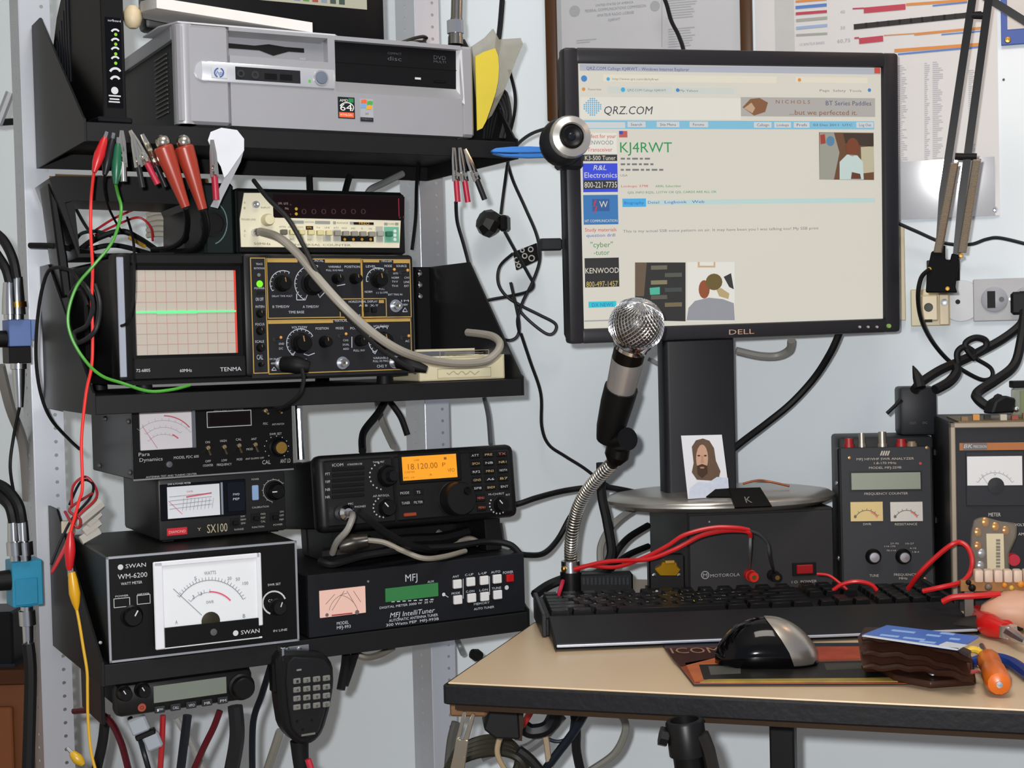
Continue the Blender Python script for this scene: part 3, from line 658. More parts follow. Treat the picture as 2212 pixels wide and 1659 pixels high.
for x, y, h in ((608, 620, '5d5a50'), (712, 620, 'd8cf9a'), (818, 622, 'd8cf9a'), (930, 625, 'd8cf9a'), (1038, 628, 'd8cf9a'), (1145, 630, 'd8cf9a'), (1245, 635, '88857a'), (1345, 638, '88857a'), (1448, 640, '88857a'), (1550, 642, '88857a'), (1655, 645, '88857a'), (1755, 640, 'a3a49c'), (1862, 642, '2c6b50')):
    a, b = c7(x, y); v.slab('push_button', a-6.5, b-5.5, a+6.5, b+5.5, .0075, 0, mat(h, .45), .0006)
v.bnc(*c7(275, 290), 9, .006); c = v.P(*c7(415, 475)); v.part('trigger_knob', MB().lathe([(.0068, 0), (.0064, .008), (.0052, .012), (0, .0125)], c, seg=20), mat('ddd5b0', .45))
v.bnc(*c7(270, 625), 10, .010)
CTR_IN = v.world(v.P(*c7(300, 620)) + Vector((0, -.012, 0)))

# cream tin box
v = Dev('tin_box', 'open cream tin box with a worn printed label at the shelf end', 'box', SP(905, 822, .03, Z2+.001), SA)
u1, _ = v.q(1090, 815); h = .0275; t = .0012; D = .075
TIN = mat('d8cfae', .4, var=.06)
v.part('walls', MB().box(0, u1, 0, t, 0, h, .0004).box(0, t, 0, D, 0, h).box(u1-t, u1, 0, D, 0, h).box(0, u1, D-t, D, 0, h+.0075), TIN)
v.part('base', MB().box(0, u1, 0, D, 0, t), TIN); v.part('liner', MB().box(t, u1-t, t, D-t, t, .004).box(t, u1-t, D-.004, D-t, .004, h+.005), STEEL)
mb = MB(); v.frame(mb, 950, 757, 1055, 772, 1.2, .0005); v.frame(mb, 945, 795, 1060, 815, 1.2, .0005); 
for k in range(3): v.line(mb, [(960+i*7, 761+k*3.5+(i % 2)) for i in range(13)], .8, .0005)
v.line(mb, [(965+i*5, 805+4*math.sin(i*1.7)) for i in range(15)], 1.6, .0005)
v.part('printed_label', mb, mat('a89a76', .6), sharp=0)

# black open housing with cables inside, dark green instrument behind the clips
v = Dev('open_housing', 'black open instrument housing full of cables behind the oscilloscope', 'housing', SP(112, 560, .13), 26)
B = MB(); o = [v.q(*p) for p in [(106, 385), (118, 380), (416, 384), (421, 410), (423, 554), (170, 556)]]; i = [v.q(*p) for p in [(140, 438), (160, 432), (392, 441), (398, 455), (398, 545), (172, 548)]]
for y0_, y1_ in ((0, .10),):
    n = 6
    for k in range(n):
        k2 = (k+1) % n; a, b, c, d = o[k], o[k2], i[k2], i[k]
        B.prism([a, b, c, d], y0_, y1_)
v.part('shell', B, mat('101011', .45))
v.part('side_leg', MB().prism([v.q(*p) for p in [(107, 390), (130, 436), (150, 552), (160, 640), (140, 640)]], .012, .07, bev=.002), mat('141415', .5))
v.part('inner_lip', MB().prism([i[0], i[1], (i[1][0]+.004, i[1][1]-.006), (i[5][0]+.004, i[5][1]), i[5]], .02, .1), mat('1a1a1b', .5))
v = Dev('green_instrument', 'dark green instrument side panel with round opening next to the counter', 'instrument', SP(440, 556, .055, SCOPE_TOP+.0005), SA)
v.part('case', MB().box(*[v.rect(441, 395, 507, 556)[k] for k in (0, 1)], 0, .06, 0, v.rect(430, 395, 516, 556)[3], .003), mat('13211f', .45))
mb = MB(); v.arc(mb, 456, 482, 34, 46, -75, 75, 2.5, .0008); v.part('printed_scale', mb, mat('53706f', .5), sharp=0)
v.part('round_opening', MB().lathe([(.014, 0), (.014, .003), (.011, .003), (.011, .001), (0, .001)], v.P(460, 483), seg=24), mat('060708', .5))
for k, (h, pts) in enumerate((('b3222a', [(195, 505, 1.70), (250, 470, 1.71), (310, 447, 1.72), (350, 452, 1.72), (372, 480, 1.72), (378, 505, 1.71), (358, 530, 1.70)]),
        ('b3222a', [(205, 508, 1.70), (260, 482, 1.70), (300, 470, 1.71), (325, 490, 1.71), (330, 520, 1.70)]), ('1d1e20', [(150, 560, 1.66), (200, 520, 1.68), (260, 500, 1.69), (300, 515, 1.69), (345, 545, 1.67)]),
        ('24403a', [(160, 530, 1.67), (175, 505, 1.68), (210, 500, 1.69), (240, 510, 1.69)]), ('27282b', [(155, 555, 1.66), (190, 540, 1.68), (250, 530, 1.68), (330, 550, 1.66)]), ('1b1c1e', [(158, 440, 1.72), (180, 480, 1.71), (200, 510, 1.69)]), ('b48a1e', [(278, 512, 1.68), (295, 522, 1.68), (312, 532, 1.67)]))):
    cable('internal_wire', ['thin red wire arching high inside the black open housing', 'thin red wire in a lower arch inside the black open housing', 'thick black lead curving low inside the open housing', 'green wire bunched inside the open housing', 'grey lead lying along the open housing floor', 'black strut wire slanting inside the open housing', 'short yellow wire inside the open housing'][k], pts, (.0014, .0014, .0035, .002, .003, .002, .0022)[k], mat(h, .45), 'wire', 'wires inside the open housing')
mb = MB()
for k in range(5): mb.tube([at_y(318, 465+11*k, 1.74), at_y(345, 458+12*k, 1.735), at_y(376, 462+12*k, 1.74)], .0032, 8, 4)
solo('ribbed_hose', 'pale ribbed hose seen through the open housing', 'hose', mb, mat('b9b5a8', .5))

# ---------------------------------------------------------------- bottom shelf, left stack
c7b = crop(0, 1240, 3.352); c5b = crop(0, 840, 3.318)
v = Dev('watt_meter', 'large black watt meter with a big white dial and chrome frame', 'meter', SP(236, 1419, .003, Z3+.001), 26.5)
u1, _ = v.q(646, 1374); _, zt = v.q(420, 1187); SWTOP = v.world((0, 0, zt)).z
v.part('case', MB().box(0, u1, .001, .2, 0, zt, .0015), mat('161716', .45, var=.1, bump=.1))
mb = MB(); fr_ = .003
v.part('silver_border', MB().box(0, u1, -.001, .002, 0, .0022).box(0, u1, -.001, .002, zt-.0022, zt).box(0, .0022, -.001, .002, 0, zt).box(u1-.0022, u1, -.001, .002, 0, zt), mat('b9bcc0', .3, .8))
v.part('face_panel', MB().box(.002, u1-.002, -.0003, .002, .002, zt-.002), mat('0b0b0b', .35))
m0, m1, w0, w1 = v.rect(329, 1203, 557, 1385)
dl = v.part('dial_housing', MB().box(m0, m1, -.010, 0, w0, w1, .0008), mat('0a0a0a', .25))
v.part('dial_frame', MB().box(m0-.001, m0+.0085, -.013, -.0095, w0-.001, w1+.001, .001).box(m1-.004, m1+.001, -.013, -.0095, w0+.012, w1+.001, .0008).box(m0, m1, -.013, -.0095, w1-.004, w1+.001, .0008).box(m0, m1, -.0115, -.0095, w0-.001, w0+.0005), mat('e8eaee', .3, .35), dl)
dz = w0 + (w1-w0)*.235
v.part('dial_plate', MB().box(m0+.008, m1-.003, -.0106, -.0098, dz, w1-.003), mat('dfe3e6', .5, var=.02), dl)
OD = .0112
def cc(x, y): return c7b(x, y)
mb = MB(); cxp, cyp = cc(1505, 335)
v.arc(mb, cxp, cyp-8, 80, 82, 30, 146, 1.2, OD, ticks=25, tl=7); v.arc(mb, cxp, cyp-8, 56, 56, 92, 140, 1.0, OD, ticks=5, tl=7)
v.line(mb, [cc(1235, 95), cc(1440, 285)], 1.2, OD)
for t, x, y, h, wd in (('WATTS', 1500, -20, 26, 85), ('SWR', 1500, 190, 22, 55), ('5', 1395, 20, 26, 18), ('20', 1640, 20, 24, 30), ('50', 1700, 25, 24, 30), ('100', 1755, 55, 24, 40), ('2', 1380, 155, 26, 16), ('3', 1435, 130, 26, 16), ('A', 1258, 335, 28, 18), ('B', 1745, 290, 28, 18)):
    v.text(mb, t, *cc(x, y), h/3.352, wd/3.352, OD)
v.part('dial_scale', mb, mat('5c646e', .6), dl, sharp=0)
mb = MB(); v.arc(mb, cxp, cyp-8, 57, 57, 42, 93, 3.2, OD); v.part('dial_red_arc', mb, mat('c8506a', .6), dl, sharp=0)
c = v.P(cxp, cyp-2); v.part('needle_pivot', MB().lathe([(.0095, .0105), (.0095, .0116), (.004, .0125), (0, .0126)], c, seg=20), mat('3a3528', .3, .6), dl)
v.part('lower_cover', MB().box(m0+.0085, m1-.0035, -.0128, -.0098, w0+.0005, dz), mat('080808', .4), dl)
c = v.P(*cc(1522, 405)); v.part('zero_screw', MB().lathe([(.0036, .0126), (.0034, .0138), (0, .014)], c, seg=16), GREY, dl)
mb = MB(); v.text(mb, 'SWAN', *cc(1785, 400), 9, 40, .0134); v.disc(mb, *cc(1680, 412), 6, .0134); v.part('lettering', mb, PRINT, dl, sharp=0)
mb = MB(); v.disc(mb, 260, 1225, 6); v.text(mb, 'SWAN', 293, 1221, 9, 44); v.text(mb, 'WM-6200', 286, 1243, 11, 64); v.text(mb, 'WATT METER', 284, 1259, 6, 46)
v.frame(mb, 246, 1292, 280, 1311, 1.3); v.frame(mb, 296, 1285, 324, 1304, 1.3); v.text(mb, 'POWER', 263, 1287, 4, 28); v.text(mb, 'METER', 310, 1283, 4, 26)
for m2 in (v.text(MB(), 'SWR SET', 592, 1262, 5, 28), v.text(MB(), 'IN LINE', 605, 1361, 5, 30), v.text(v.arc(MB(), 592, 1302, 25, 25, 20, 250, 3.4), 'CAL', 586, 1297, 6, 14)): v.part('lettering', m2, mat('c2c4c6', .6), sharp=0)
for a in range(5): v.disc(mb, 268+a*9, 1318+(a-2)**2*2-8, 1.6)
v.part('lettering', mb, mat('c2c4c6', .6), sharp=0)
v.knob(598, 1310, 19, .012, pointer=70); v.knob(284, 1330, 24, .012, mat('0c0c0c', .35), pointer=60)
v.screw(217, 1388, 4)
SWAN = v

v = Dev('compact_swr_meter', 'compact black swr meter with SX100 lettering and red badge', 'meter', at_z(345, 1174, SWTOP+.0005), 29.5)
_, zt = v.q(480, 1026); u1, _ = v.q(620, 1152); SXTOP = v.world((0, 0, zt)).z
v.part('case', MB().box(0, u1, .004, .14, .002, zt, .004, 2), mat('232424', .45))
v.part('front_bezel', MB().box(0, u1, 0, .006, .002, zt, .003, 2), mat('2b2b2c', .4))
for x in (.012, u1-.012): v.part('foot', MB().box(x-.006, x+.006, .01, .02, 0, .003), RUB)
a0, a1, b0, b1 = v.rect(352, 1042, 487, 1120)
ds = v.part('dial_housing', MB().box(a0-.003, v.q(530, 1070)[0], -.002, .001, b0, b1, .0006), mat('0b0d14', .2))
a0, a1, b0, b1 = v.rect(360, 1048, 473, 1116)
v.part('dial_plate', MB().box(a0, a1, -.003, -.0018, b0, b1), mat('dcdfe4', .5, var=.02), ds)
v.part('dial_edge', MB().box(a1+.0012, a1+.0035, -.0034, -.0018, b0, b1+.001), CHROME, ds)
mb = MB(); OD = .0036
for y in (1073, 1081, 1089, 1097): v.line(mb, [(364, y+(y-1073)*.1), (455, y-9)], .9, OD)
for x in range(395, 460, 8): v.line(mb, [(x, 1075), (x-3, 1103-(x-395)*.1)], .7, OD)
v.part('dial_scale', mb, mat('6a7078', .6), ds, sharp=0)
mb = MB(); v.line(mb, [(400, 1073), (455, 1064)], 3, OD); v.line(mb, [(362, 1082), (392, 1110)], 1, OD); v.text(mb, 'SWR', 408, 1061, 4, 14, OD); v.part('dial_red_print', mb, mat('c44a5a', .6), ds, sharp=0)
v.slab('smoked_panel', 490, 1040, 527, 1104, .0034, .0018, mat('171b26', .2), .0004, ds)
mb = MB(); v.text(mb, 'SWR & POWER METER', 385, 1044, 4, 50, .0036); v.text(mb, 'FWD', 508, 1067, 5, 14, .0038); v.text(mb, 'PEP', 508, 1077, 5, 14, .0038); v.part('lettering', mb, PRINT, ds, sharp=0)
v.slab('red_badge', 360, 1140, 404, 1156, .0012, 0, mat('b51d2c', .4), .0003)
mb = MB(); v.text(mb, 'DIAMOND', 382, 1148, 6, 36, .0015); v.part('lettering', mb, mat('e0b0a8', .5), sharp=0)
mb = MB(); v.text(mb, 'SX100', 469, 1140, 19, 44); v.text(mb, 'Y', 430, 1143, 7, 8); v.part('model_lettering', mb, mat('b3a888', .5), sharp=0)
mb = MB()
for t, x, y, wd in (('POWER', 551, 1035, 16), ('CALIBRATION', 562, 1095, 36), ('RANGE', 516, 1143, 20), ('FUNCTION', 557, 1138, 26), ('POWER', 600, 1133, 20), ('3kW', 524, 1115, 10), ('300W', 525, 1122, 12), ('30W', 525, 1130, 10), ('FWD', 568, 1110, 10), ('REF', 568, 1118, 10), ('CAL', 568, 1126, 10), ('ON', 608, 1105, 8), ('OFF', 608, 1113, 9), ('PEP', 608, 1122, 9)): v.text(mb, t, x, y, 4, wd)
v.arc(mb, 592, 1060, 24, 24, 40, 260, 1.2, ticks=9, tl=3); v.part('lettering', mb, mat('a9a89f', .6), sharp=0)
v.slab('blue_light', 544, 1048, 558, 1080, .0016, 0, mat('9fc2f0', em=.55), .0008)
v.knob(593, 1060, 20, .012, mat('0d0d0e', .35), pointer=180)
for x, y in ((509, 1128), (554, 1118), (595, 1116)):
    w_ = v.slab('switch_slot', x-12, y-9, x+8, y+9, .0008, 0, BLK2); v.slab('switch_lever', x-8, y-3, x+2, y+5, .006, 0, mat('141414', .35), .0006, w_)

v = Dev('cb_test_meter', 'black multi-switch test meter with white dial on top of the swr meter', 'meter', at_z(289, 1039, SXTOP), 30.5)
v.O = v.e.location.copy() if False else v.O
u1, _ = v.q(634, 1010); _, zt = v.q(460, 862); u1 = v.q(634, 1010)[0]
PTOP = v.world((0, 0, zt)).z
v.part('case', MB().box(0, u1, .003, .16, .001, zt, .001), mat('101010', .45))
v.part('face_panel', MB().box(0, u1, 0, .0035, .0, zt, .0005), mat('0c0c0c', .4))
v.part('bottom_trim', MB().box(0, u1, -.0008, .001, 0, .0016), mat('a8a8a6', .3, .8))
a0, a1, b0, b1 = v.rect(301, 884, 413, 970)
dl = v.part('dial_plate', MB().box(a0, a1, -.003, 0, b0, b1, .0004), mat('dcd8dc', .5, var=.02))
v.part('dial_edge', MB().box(a1, a1+.0035, -.0042, 0, b0, b1+.0015), mat('8a8c90', .2, .8), dl)
mb = MB(); OD = .0034
v.arc(mb, 352, 968, 70, 60, 35, 140, .8, OD, ticks=10, tl=6); v.arc(mb, 352, 965, 50, 42, 45, 140, .8, OD, ticks=8, tl=5); v.arc(mb, 352, 968, 38, 30, 60, 150, .8, OD, ticks=8, tl=4)
v.part('dial_scale', mb, mat('8f8b98', .6), dl, sharp=0)
mb = MB(); v.arc(mb, 352, 968, 72, 70, 40, 90, 2.6, OD); v.arc(mb, 352, 966, 39, 31, 38, 62, 3, OD); v.line(mb, [(305, 920), (338, 968)], 1.1, OD); v.part('dial_red_print', mb, mat('b85468', .6), dl, sharp=0)
v.frame(mb := MB(), 447, 888, 542, 921, 1.6); v.part('counter_outline', mb, PRINT, sharp=0)
v.slab('counter_window', 452, 893, 537, 917, .0012, 0, mat('160406', .15))
mb = MB()
for t, x, y, h, wd in (('FREQUENCY COUNTER', 494, 886, 4, 64), ('SWR', 572, 878, 4, 16), ('FUNCT', 600, 878, 4, 20), ('MODEL PDC 600', 402, 987, 6, 54), ('Para', 311, 981, 8, 24), ('Dynamics', 326, 992, 8, 50), ('ON', 448, 955, 5, 10), ('HIGH', 482, 952, 5, 14), ('CAL', 515, 949, 5, 12), ('ANT', 548, 948, 5, 12), ('MOD', 539, 970, 5, 14), ('OFF', 449, 996, 5, 12), ('COUNTER', 449, 1005, 5, 22), ('LOW', 484, 994, 5, 12), ('FREQUENCY', 484, 1003, 5, 32), ('MOD', 517, 992, 5, 12), ('ANT DUMMY OFF', 550, 990, 4, 40), ('SWR SET', 595, 937, 5, 26), ('CAL', 575, 998, 9, 18), ('ANT LD', 616, 995, 9, 22), ('PDC', 573, 915, 5, 10), ('ANT-MATCH', 600, 916, 4, 26), ('ANTENNA TEST AND TUNING CENTER', 370, 1027, 4, 110)):
    v.text(mb, t, x, y, h, wd)
for k in range(11): a = math.radians(230-k*28); v.disc(mb, 597+26*math.cos(a), 966-24*math.sin(a), 1.2)
v.part('lettering', mb, mat('bdbdb8', .6), sharp=0)
for x, y in ((449, 975), (484, 973), (516, 970), (551, 968), (573, 895), (602, 893)): v.toggle(x, y-8, x, y+6 if y > 920 else y-2, mat('b09a78', .3, .8))
v.knob(600, 966, 21, .010, mat('141518', .35), pointer=None, cap=BRASS)
v.screw(365, 1003, 8, mat('77787a', .3, .8))
for yy, zz in ((.012, .008), (.13, .008), (.012, zt-.02), (.10, zt-.02)): v.part('side_screw', MB().ball((0, yy, zz), .003, seg=8, rings=6), GREY)

# ---------------------------------------------------------------- bottom shelf: tuner and transceiver
c6 = crop(600, 840, 3.318); c8 = crop(560, 1240, 3.352)
v = Dev('antenna_tuner', 'dark antenna tuner with lit crossed needle meter and green display', 'tuner', SP(668, 1384, .002, Z3+.001), 29.0, 0)
_, zt = v.q(890, 1220); u1 = v.q(1135, 1328)[0]
MFTOP = v.world((0, 0, zt)).z
MFM = mat('202227', .42, var=.05)
v.part('case', MB().box(0, u1, .003, .2, .0, zt, .0012), mat('1c1d21', .45)); v.part('face_panel', MB().box(0, u1, 0, .004, 0, zt, .0006), MFM)
a0, a1, b0, b1 = v.rect(690, 1271, 789, 1329)
dl = v.part('meter_window', MB().box(a0, a1, -.0012, .001, b0, b1, .0003), mat('f2c4b4', em=.86, var=.05, scale=30))
mb = MB(); OD = .0018
for (x, y, a, b) in ((725, 1330, 10, 80), (757, 1326, 100, 170)): v.arc(mb, x, y, 48, 46, a, b, 1.0, OD)
for p in (((702, 1305), (722, 1283)), ((762, 1276), (778, 1300)), ((716, 1318), (742, 1276)), ((748, 1276), (768, 1310))): v.line(mb, p, 1.1, OD)
v.disc(mb, 705, 1328, 4, OD); v.disc(mb, 770, 1322, 5, OD)
v.part('meter_scale', mb, mat('6b5a58', .6), dl, sharp=0)
mb = MB(); v.line(mb, [(715, 1329), (760, 1324)], 3, OD); v.part('meter_red_print', mb, mat('c0303a', em=.6), dl, sharp=0)
v.slab('display', 832, 1265, 946, 1294, .0012, 0, mat('2c8a44', em=.62, var=.04), .0002)
mb = MB()
for t, x, y, h, wd in (('MFJ', 888, 1247, 16, 26), ('AUX', 930, 1256, 5, 14), ('DIGITAL METER 3000 W  30 W', 878, 1306, 5, 116), ('MFJ IntelliTuner', 890, 1323, 11, 96), ('AUTOMATIC ANTENNA TUNER', 893, 1334, 6, 106), ('300 Watts PEP  MFJ-993B', 891, 1343, 6, 114), ('MODEL', 740, 1345, 7, 26), ('MFJ-993', 742, 1354, 7, 30), ('POWER', 1097, 1236, 6, 22), ('ANT', 984, 1245, 5, 14), ('C-UP', 1013, 1241, 5, 18), ('L-UP', 1042, 1238, 5, 18), ('AUTO', 1070, 1235, 5, 20), ('MODE', 984, 1281, 5, 18), ('C-DN', 1015, 1277, 5, 18), ('L-DN', 1044, 1274, 5, 18), ('TUNE', 1072, 1270, 5, 20), ('MEMORY', 1040, 1303, 5, 34), ('AUTO TUNER', 1045, 1313, 5, 44)):
    v.text(mb, t, x, y, h, wd, shear=.2 if 'Intelli' in t else 0)
for x in range(845, 940, 12): v.line(mb, [(x, 1300-(x-845)*.06), (x+7, 1299.5-(x-845)*.06)], 2)
for p in (((1000, 1250), (1000, 1293)), ((1057, 1245), (1057, 1285)), ((960, 1285), (968, 1290))): v.line(mb, p, 1.4)
v.disc(mb, 958, 1284, 4); v.disc(mb, 1094, 1269, 5)
v.part('lettering', mb, mat('c6ccd4', .6), sharp=0)
for x, y in ((986, 1261), (1015, 1256), (1044, 1253), (1072, 1250), (987, 1295), (1017, 1291), (1045, 1288), (1073, 1284)): v.slab('push_button', x-9, y-9.5, x+9, y+9.5, .004, 0, mat('dcdcdc', .4, var=.02), .0008)
v.slab('power_button', 1092, 1240, 1107, 1256, .004, 0, mat('a80e12', .35), .0006)
v.screw(795, 1256, 3)

cR = crop(640, 940, 4.424)
v = Dev('transceiver', 'black radio transceiver with a bright orange frequency display', 'radio', SP(692, 1153, .03), 27, 6, 0)
u1 = v.q(1122, 1118)[0]; zt = v.q(890, 972)[1]; z0 = v.q(890, 1136)[1]*.5; z0 = 0
RM = mat('1b1b1c', .4); 
v.part('case', MB().box(.004, u1-.004, .02, .2, .004, zt-.004, .005, 2), mat('141415', .45))
v.part('front_bezel', MB().box(0, u1, 0, .025, 0, zt, .008, 3), RM)
v.part('left_panel', MB().box(.008, v.q(*cR(935, 500))[0]-.0008, -.003, .001, .006, zt-.006, .002), mat('202021', .42))
v.part('right_panel', MB().box(v.q(*cR(940, 500))[0], u1-.008, -.003, .001, .006, zt-.006, .002), mat('1d1d1e', .42))
for k in range(6):
    a = c_ = cR(330, 330+k*52); b = cR(640, 330+k*52-20); v.slab('speaker_louver', a[0], a[1]-5, b[0], b[1]+6, .0042, .002, mat('101011', .4), .0004)
LC = [cR(*p) for p in ((990, 205), (1505, 180), (1525, 395), (1015, 447))]
l0, l1, k0, k1 = v.rect(LC[0][0]+2, 984, LC[2][0]-2, 1035)
v.part('display_surround', MB().box(l0-.004, l1+.006, -.0042, -.002, k0-.004, k1+.004, .001), mat('121212', .25))
ds = v.part('display', MB().box(l0, l1, -.0052, -.004, k0, k1), mat('ffa200', em=1.0, var=.06, scale=12))
mb = MB(); OD = .0058
v.text(mb, '18.120.00', *cR(1190, 295), 13, 64, OD); v.text(mb, 'P', *cR(1390, 282), 9, 7, OD); v.text(mb, 'USB', *cR(1130, 240), 4, 11, OD); v.text(mb, 'S METER', *cR(1065, 355), 4, 22, OD); v.text(mb, 'PO 10', *cR(1060, 408), 4, 22, OD); v.text(mb, 'VFO', *cR(1460, 335), 8, 15, OD); v.bar(mb, *cR(1390, 212), *cR(1415, 235), OD); v.text(mb, 'A', *cR(1265, 378), 5, 6, OD)
v.part('display_print', mb, mat('a55c00', em=.75), ds, sharp=0)
mb = MB()
for t, x, y, h, wd in (('ICOM', 385, 285, 32, 105), ('HF TRANSCEIVER IC-7200', 548, 278, 22, 140), ('TWIN PBT', 775, 258, 22, 110), ('AF-RF/SQL', 800, 578, 24, 160), ('MIC', 510, 655, 22, 50), ('PHONES', 600, 682, 22, 105), ('MODE', 1025, 552, 30, 85), ('TS', 1155, 545, 30, 35), ('TUNER', 1035, 648, 30, 80), ('FILTER', 1155, 640, 28, 85), ('M-CH/RIT', 1900, 562, 24, 150), ('RIT', 2010, 570, 22, 40)):
    v.part('lettering', v.text(MB(), t, *cR(x, y), h/4.424*.85, wd/4.424, .0036), mat('aeb2b8', .6), sharp=0)
for y in (372, 445, 520, 592): v.text(mb, ('PTT', 'P.AMP', 'NB', 'NR')[(y-372)//72], *cR(290, y), 6, 10, .0036)
v.part('lettering', mb, mat('aeb2b8', .6), sharp=0)
for x, y, r, a0, a1, n in ((820, 390, 130, 110, 260, 9), (820, 690, 95, 120, 270, 8), (1920, 665, 85, 150, 300, 8)):
    mb = MB()
    for k in range(n): a = math.radians(a0 + (a1-a0)*k/(n-1)); v.disc(mb, *cR(x + r*math.cos(a), y - r*math.sin(a)), 1.8, .0036)
    v.part('knob_scale', mb, mat('aeb2b8', .6), sharp=0)
for r in range(5):
    for k in range(3):
        x = 1690 + k*128 + r*6; y = 195 + r*78 - k*8; a, b = cR(x, y)
        w_ = v.slab('keypad_key', a-11, b-6, a+11, b+6, .0052, .002, mat('161617', .35), .0008)
        mb = MB(); v.text(mb, ('ATT', 'PRE', 'TX', 'SPCH', 'NB', 'NR1', 'RF2', 'MN3', 'NOT4', 'GN5', 'A6', 'B7', 'SP8', 'BND9', 'ENT')[r*3+k], a, b, 5, 16, .0056)
        v.part('key_legend', mb, mat(('c8603a' if (r == 0 and k == 2) else 'b9a070' if (k+r) % 2 else 'b4b8be'), .6), w_, sharp=0)
for x, y in ((1745, 600), (1755, 690)):
    a, b = cR(x, y); w_ = v.slab('side_key', a-10, b-8, a+10, b+8, .0052, .002, mat('161617', .35), .0008); mb = MB(); v.text(mb, 'MENU', a, b, 5, 15, .0056); v.part('key_legend', mb, mat('b0503a', .6), w_, sharp=0)
for x, y in ((1025, 552), (1155, 545), (1035, 648), (1155, 640)):
    a, b = cR(x, y); v.slab('mode_key', a-12, b-7, a+12, b+7, .0034, .002, mat('171718', .35), .0006)
v.slab('power_key', *cR(1015, 742), *cR(1135, 775), .005, .002, mat('8a3416', .4), .0006)
v.knob(*cR(850, 390), 26, .014, mat('111112', .35), pointer=None); v.knob(*cR(860, 395), 13, .024, mat('17171a', .3), pointer=None, skirt=False)
v.knob(*cR(850, 695), 22, .012, mat('111112', .35), pointer=130); v.knob(*cR(1935, 665), 19, .012, mat('111112', .35), pointer=130)
c = v.P(*cR(1500, 610)); r = 37*v.mpp(980, 1078)
tk = v.part('tuning_knob', MB().lathe([(r*1.06, .002), (r*1.06, .004), (r, .005), (r*.97, .021), (r*.9, .0235), (0, .024)], c, seg=36), mat('19191a', .4))
v.part('finger_dimple', MB().lathe([(r*.24, .0238), (r*.22, .0252), (r*.1, .0246), (0, .0244)], c + Vector((r*.38, 0, r*.42)), seg=20), mat('0a0a0b', .15), tk)
v.bnc(*cR(430, 740), 12, .012, BRASS)
mp = v.part('microphone_plug', MB().lathe([(.0085, .006), (.009, .012), (.0085, .022), (.005, .026), (0, .026)], v.P(*cR(420, 745)), seg=20), CHROME)
MICP = v.world(v.P(*cR(440, 750)) + Vector((0, -.026, 0)))
# stand legs under the transceiver reaching the tuner top
zb = MFTOP - v.O.z
sn, cs = math.sin(math.radians(6)), math.cos(math.radians(6))
def fl_(y): return (zb + y*sn)/cs + .0006
for x in (.02, u1-.035): v.part('stand_leg', MB().prism([(.02, fl_(.02)), (.10, fl_(.10)), (.10, .01), (.02, .01)], x, x+.02, 'x', .001), BLK)
v.part('gap_shade_plate', MB().prism([(.105, fl_(.105)), (.125, fl_(.125)), (.125, .012), (.105, .012)], .02, u1-.02, 'x', .001), BLK)  # added black plate closing the bright gap, in place of shade there

# ---------------------------------------------------------------- under the bottom shelf: mobile radio and hand microphone
v = Dev('mobile_radio', 'small black mobile radio with grey display under the bottom shelf', 'radio', SP(252, 1553, .004), SA)
u1 = v.q(549, 1526)[0]; zt = v.q(400, 1462)[1]
v.part('case', MB().box(.006, u1-.006, .02, .16, .004, zt-.003, .002), mat('121213', .45))
v.part('front_bezel', MB().box(0, u1, 0, .022, 0, zt, .006, 2), mat('1a1a1b', .4))
v.slab('display', 331, 1472, 489, 1508, .0012, 0, mat('6b7269', .3, var=.04), .0003)
v.knob(266, 1496, 17, .013, mat('121213', .35), pointer=120, skirt=True); v.knob(306, 1489, 17, .013, mat('121213', .35), pointer=120)
v.knob(521, 1483, 29, .012, mat('151516', .35), pointer=None)
mb = MB(); v.disc(mb, 306, 1528, 9, .0010); v.part('power_key', mb, mat('c04a2a', em=.5), sharp=0)
mb2 = MB(); v.text(mb2, 'O', 306, 1528, 8, 8, .0014); v.part('power_symbol', mb2, mat('4a1810', .5), sharp=0)
for k, t in enumerate(('F', 'CALL', 'VFO', 'MR', 'PM')):
    x, y = 344+34*k, 1532-5*k; w_ = v.slab('push_key', x-11, y-7, x+11, y+7, .003, 0, mat('34363a', .4), .0005); v.part('key_legend', v.text(MB(), t, x, y, 6, 13, .0034), mat('b9bcc0', .6), w_, sharp=0)
top = Z3 - .021 - v.O.z
v.part('mounting_bracket', MB().box(-.008, -.004, .03, .12, -.012, top, .0008).box(u1+.002, u1+.006, .03, .12, .01, top, .0008).box(-.008, u1+.006, .03, .12, top-.003, top-.0005), mat('1c1c1e', .4))
for x in (.012, .024): v.part('bracket_screw', MB().ball((x, .03, top-.005), .003, seg=8, rings=6), STEEL)

v = Dev('hand_microphone', 'black hand microphone with keypad hanging from the bottom shelf', 'microphone', SP(660, 1610, -.014), SA)
out = [c8(*p) for p in ((118, 640), (128, 585), (170, 562), (330, 555), (480, 575), (535, 660), (540, 800), (515, 960), (470, 1120), (430, 1190), (360, 1235), (290, 1235), (225, 1190), (170, 1110), (145, 960), (128, 800))]
v.part('body', MB().prism([v.q(*p) for p in out], -.002, .024, bev=.0035), mat('191a1c', .4))
v.part('face_plate', MB().prism([v.q(*c8(*p)) for p in ((195, 640), (230, 590), (460, 605), (500, 660), (500, 800), (460, 1000), (420, 1130), (350, 1180), (280, 1180), (225, 1110), (200, 950), (185, 780))], -.006, 0, bev=.0015), mat('212224', .4))
for r in range(4):
    for k in range(4):
        x, y = c8(257+71*k - r*0, 766 + r*63 - k*7); w_ = v.slab('keypad_key', x-8, y-6, x+8, y+6, .0078, .005, mat('6b6b66', .5), .0008)
        v.part('key_legend', v.text(MB(), '123A456B789C*0#D'[r*4+k], x, y, 6, 5, .0082), mat('24242a', .6), w_, sharp=0)
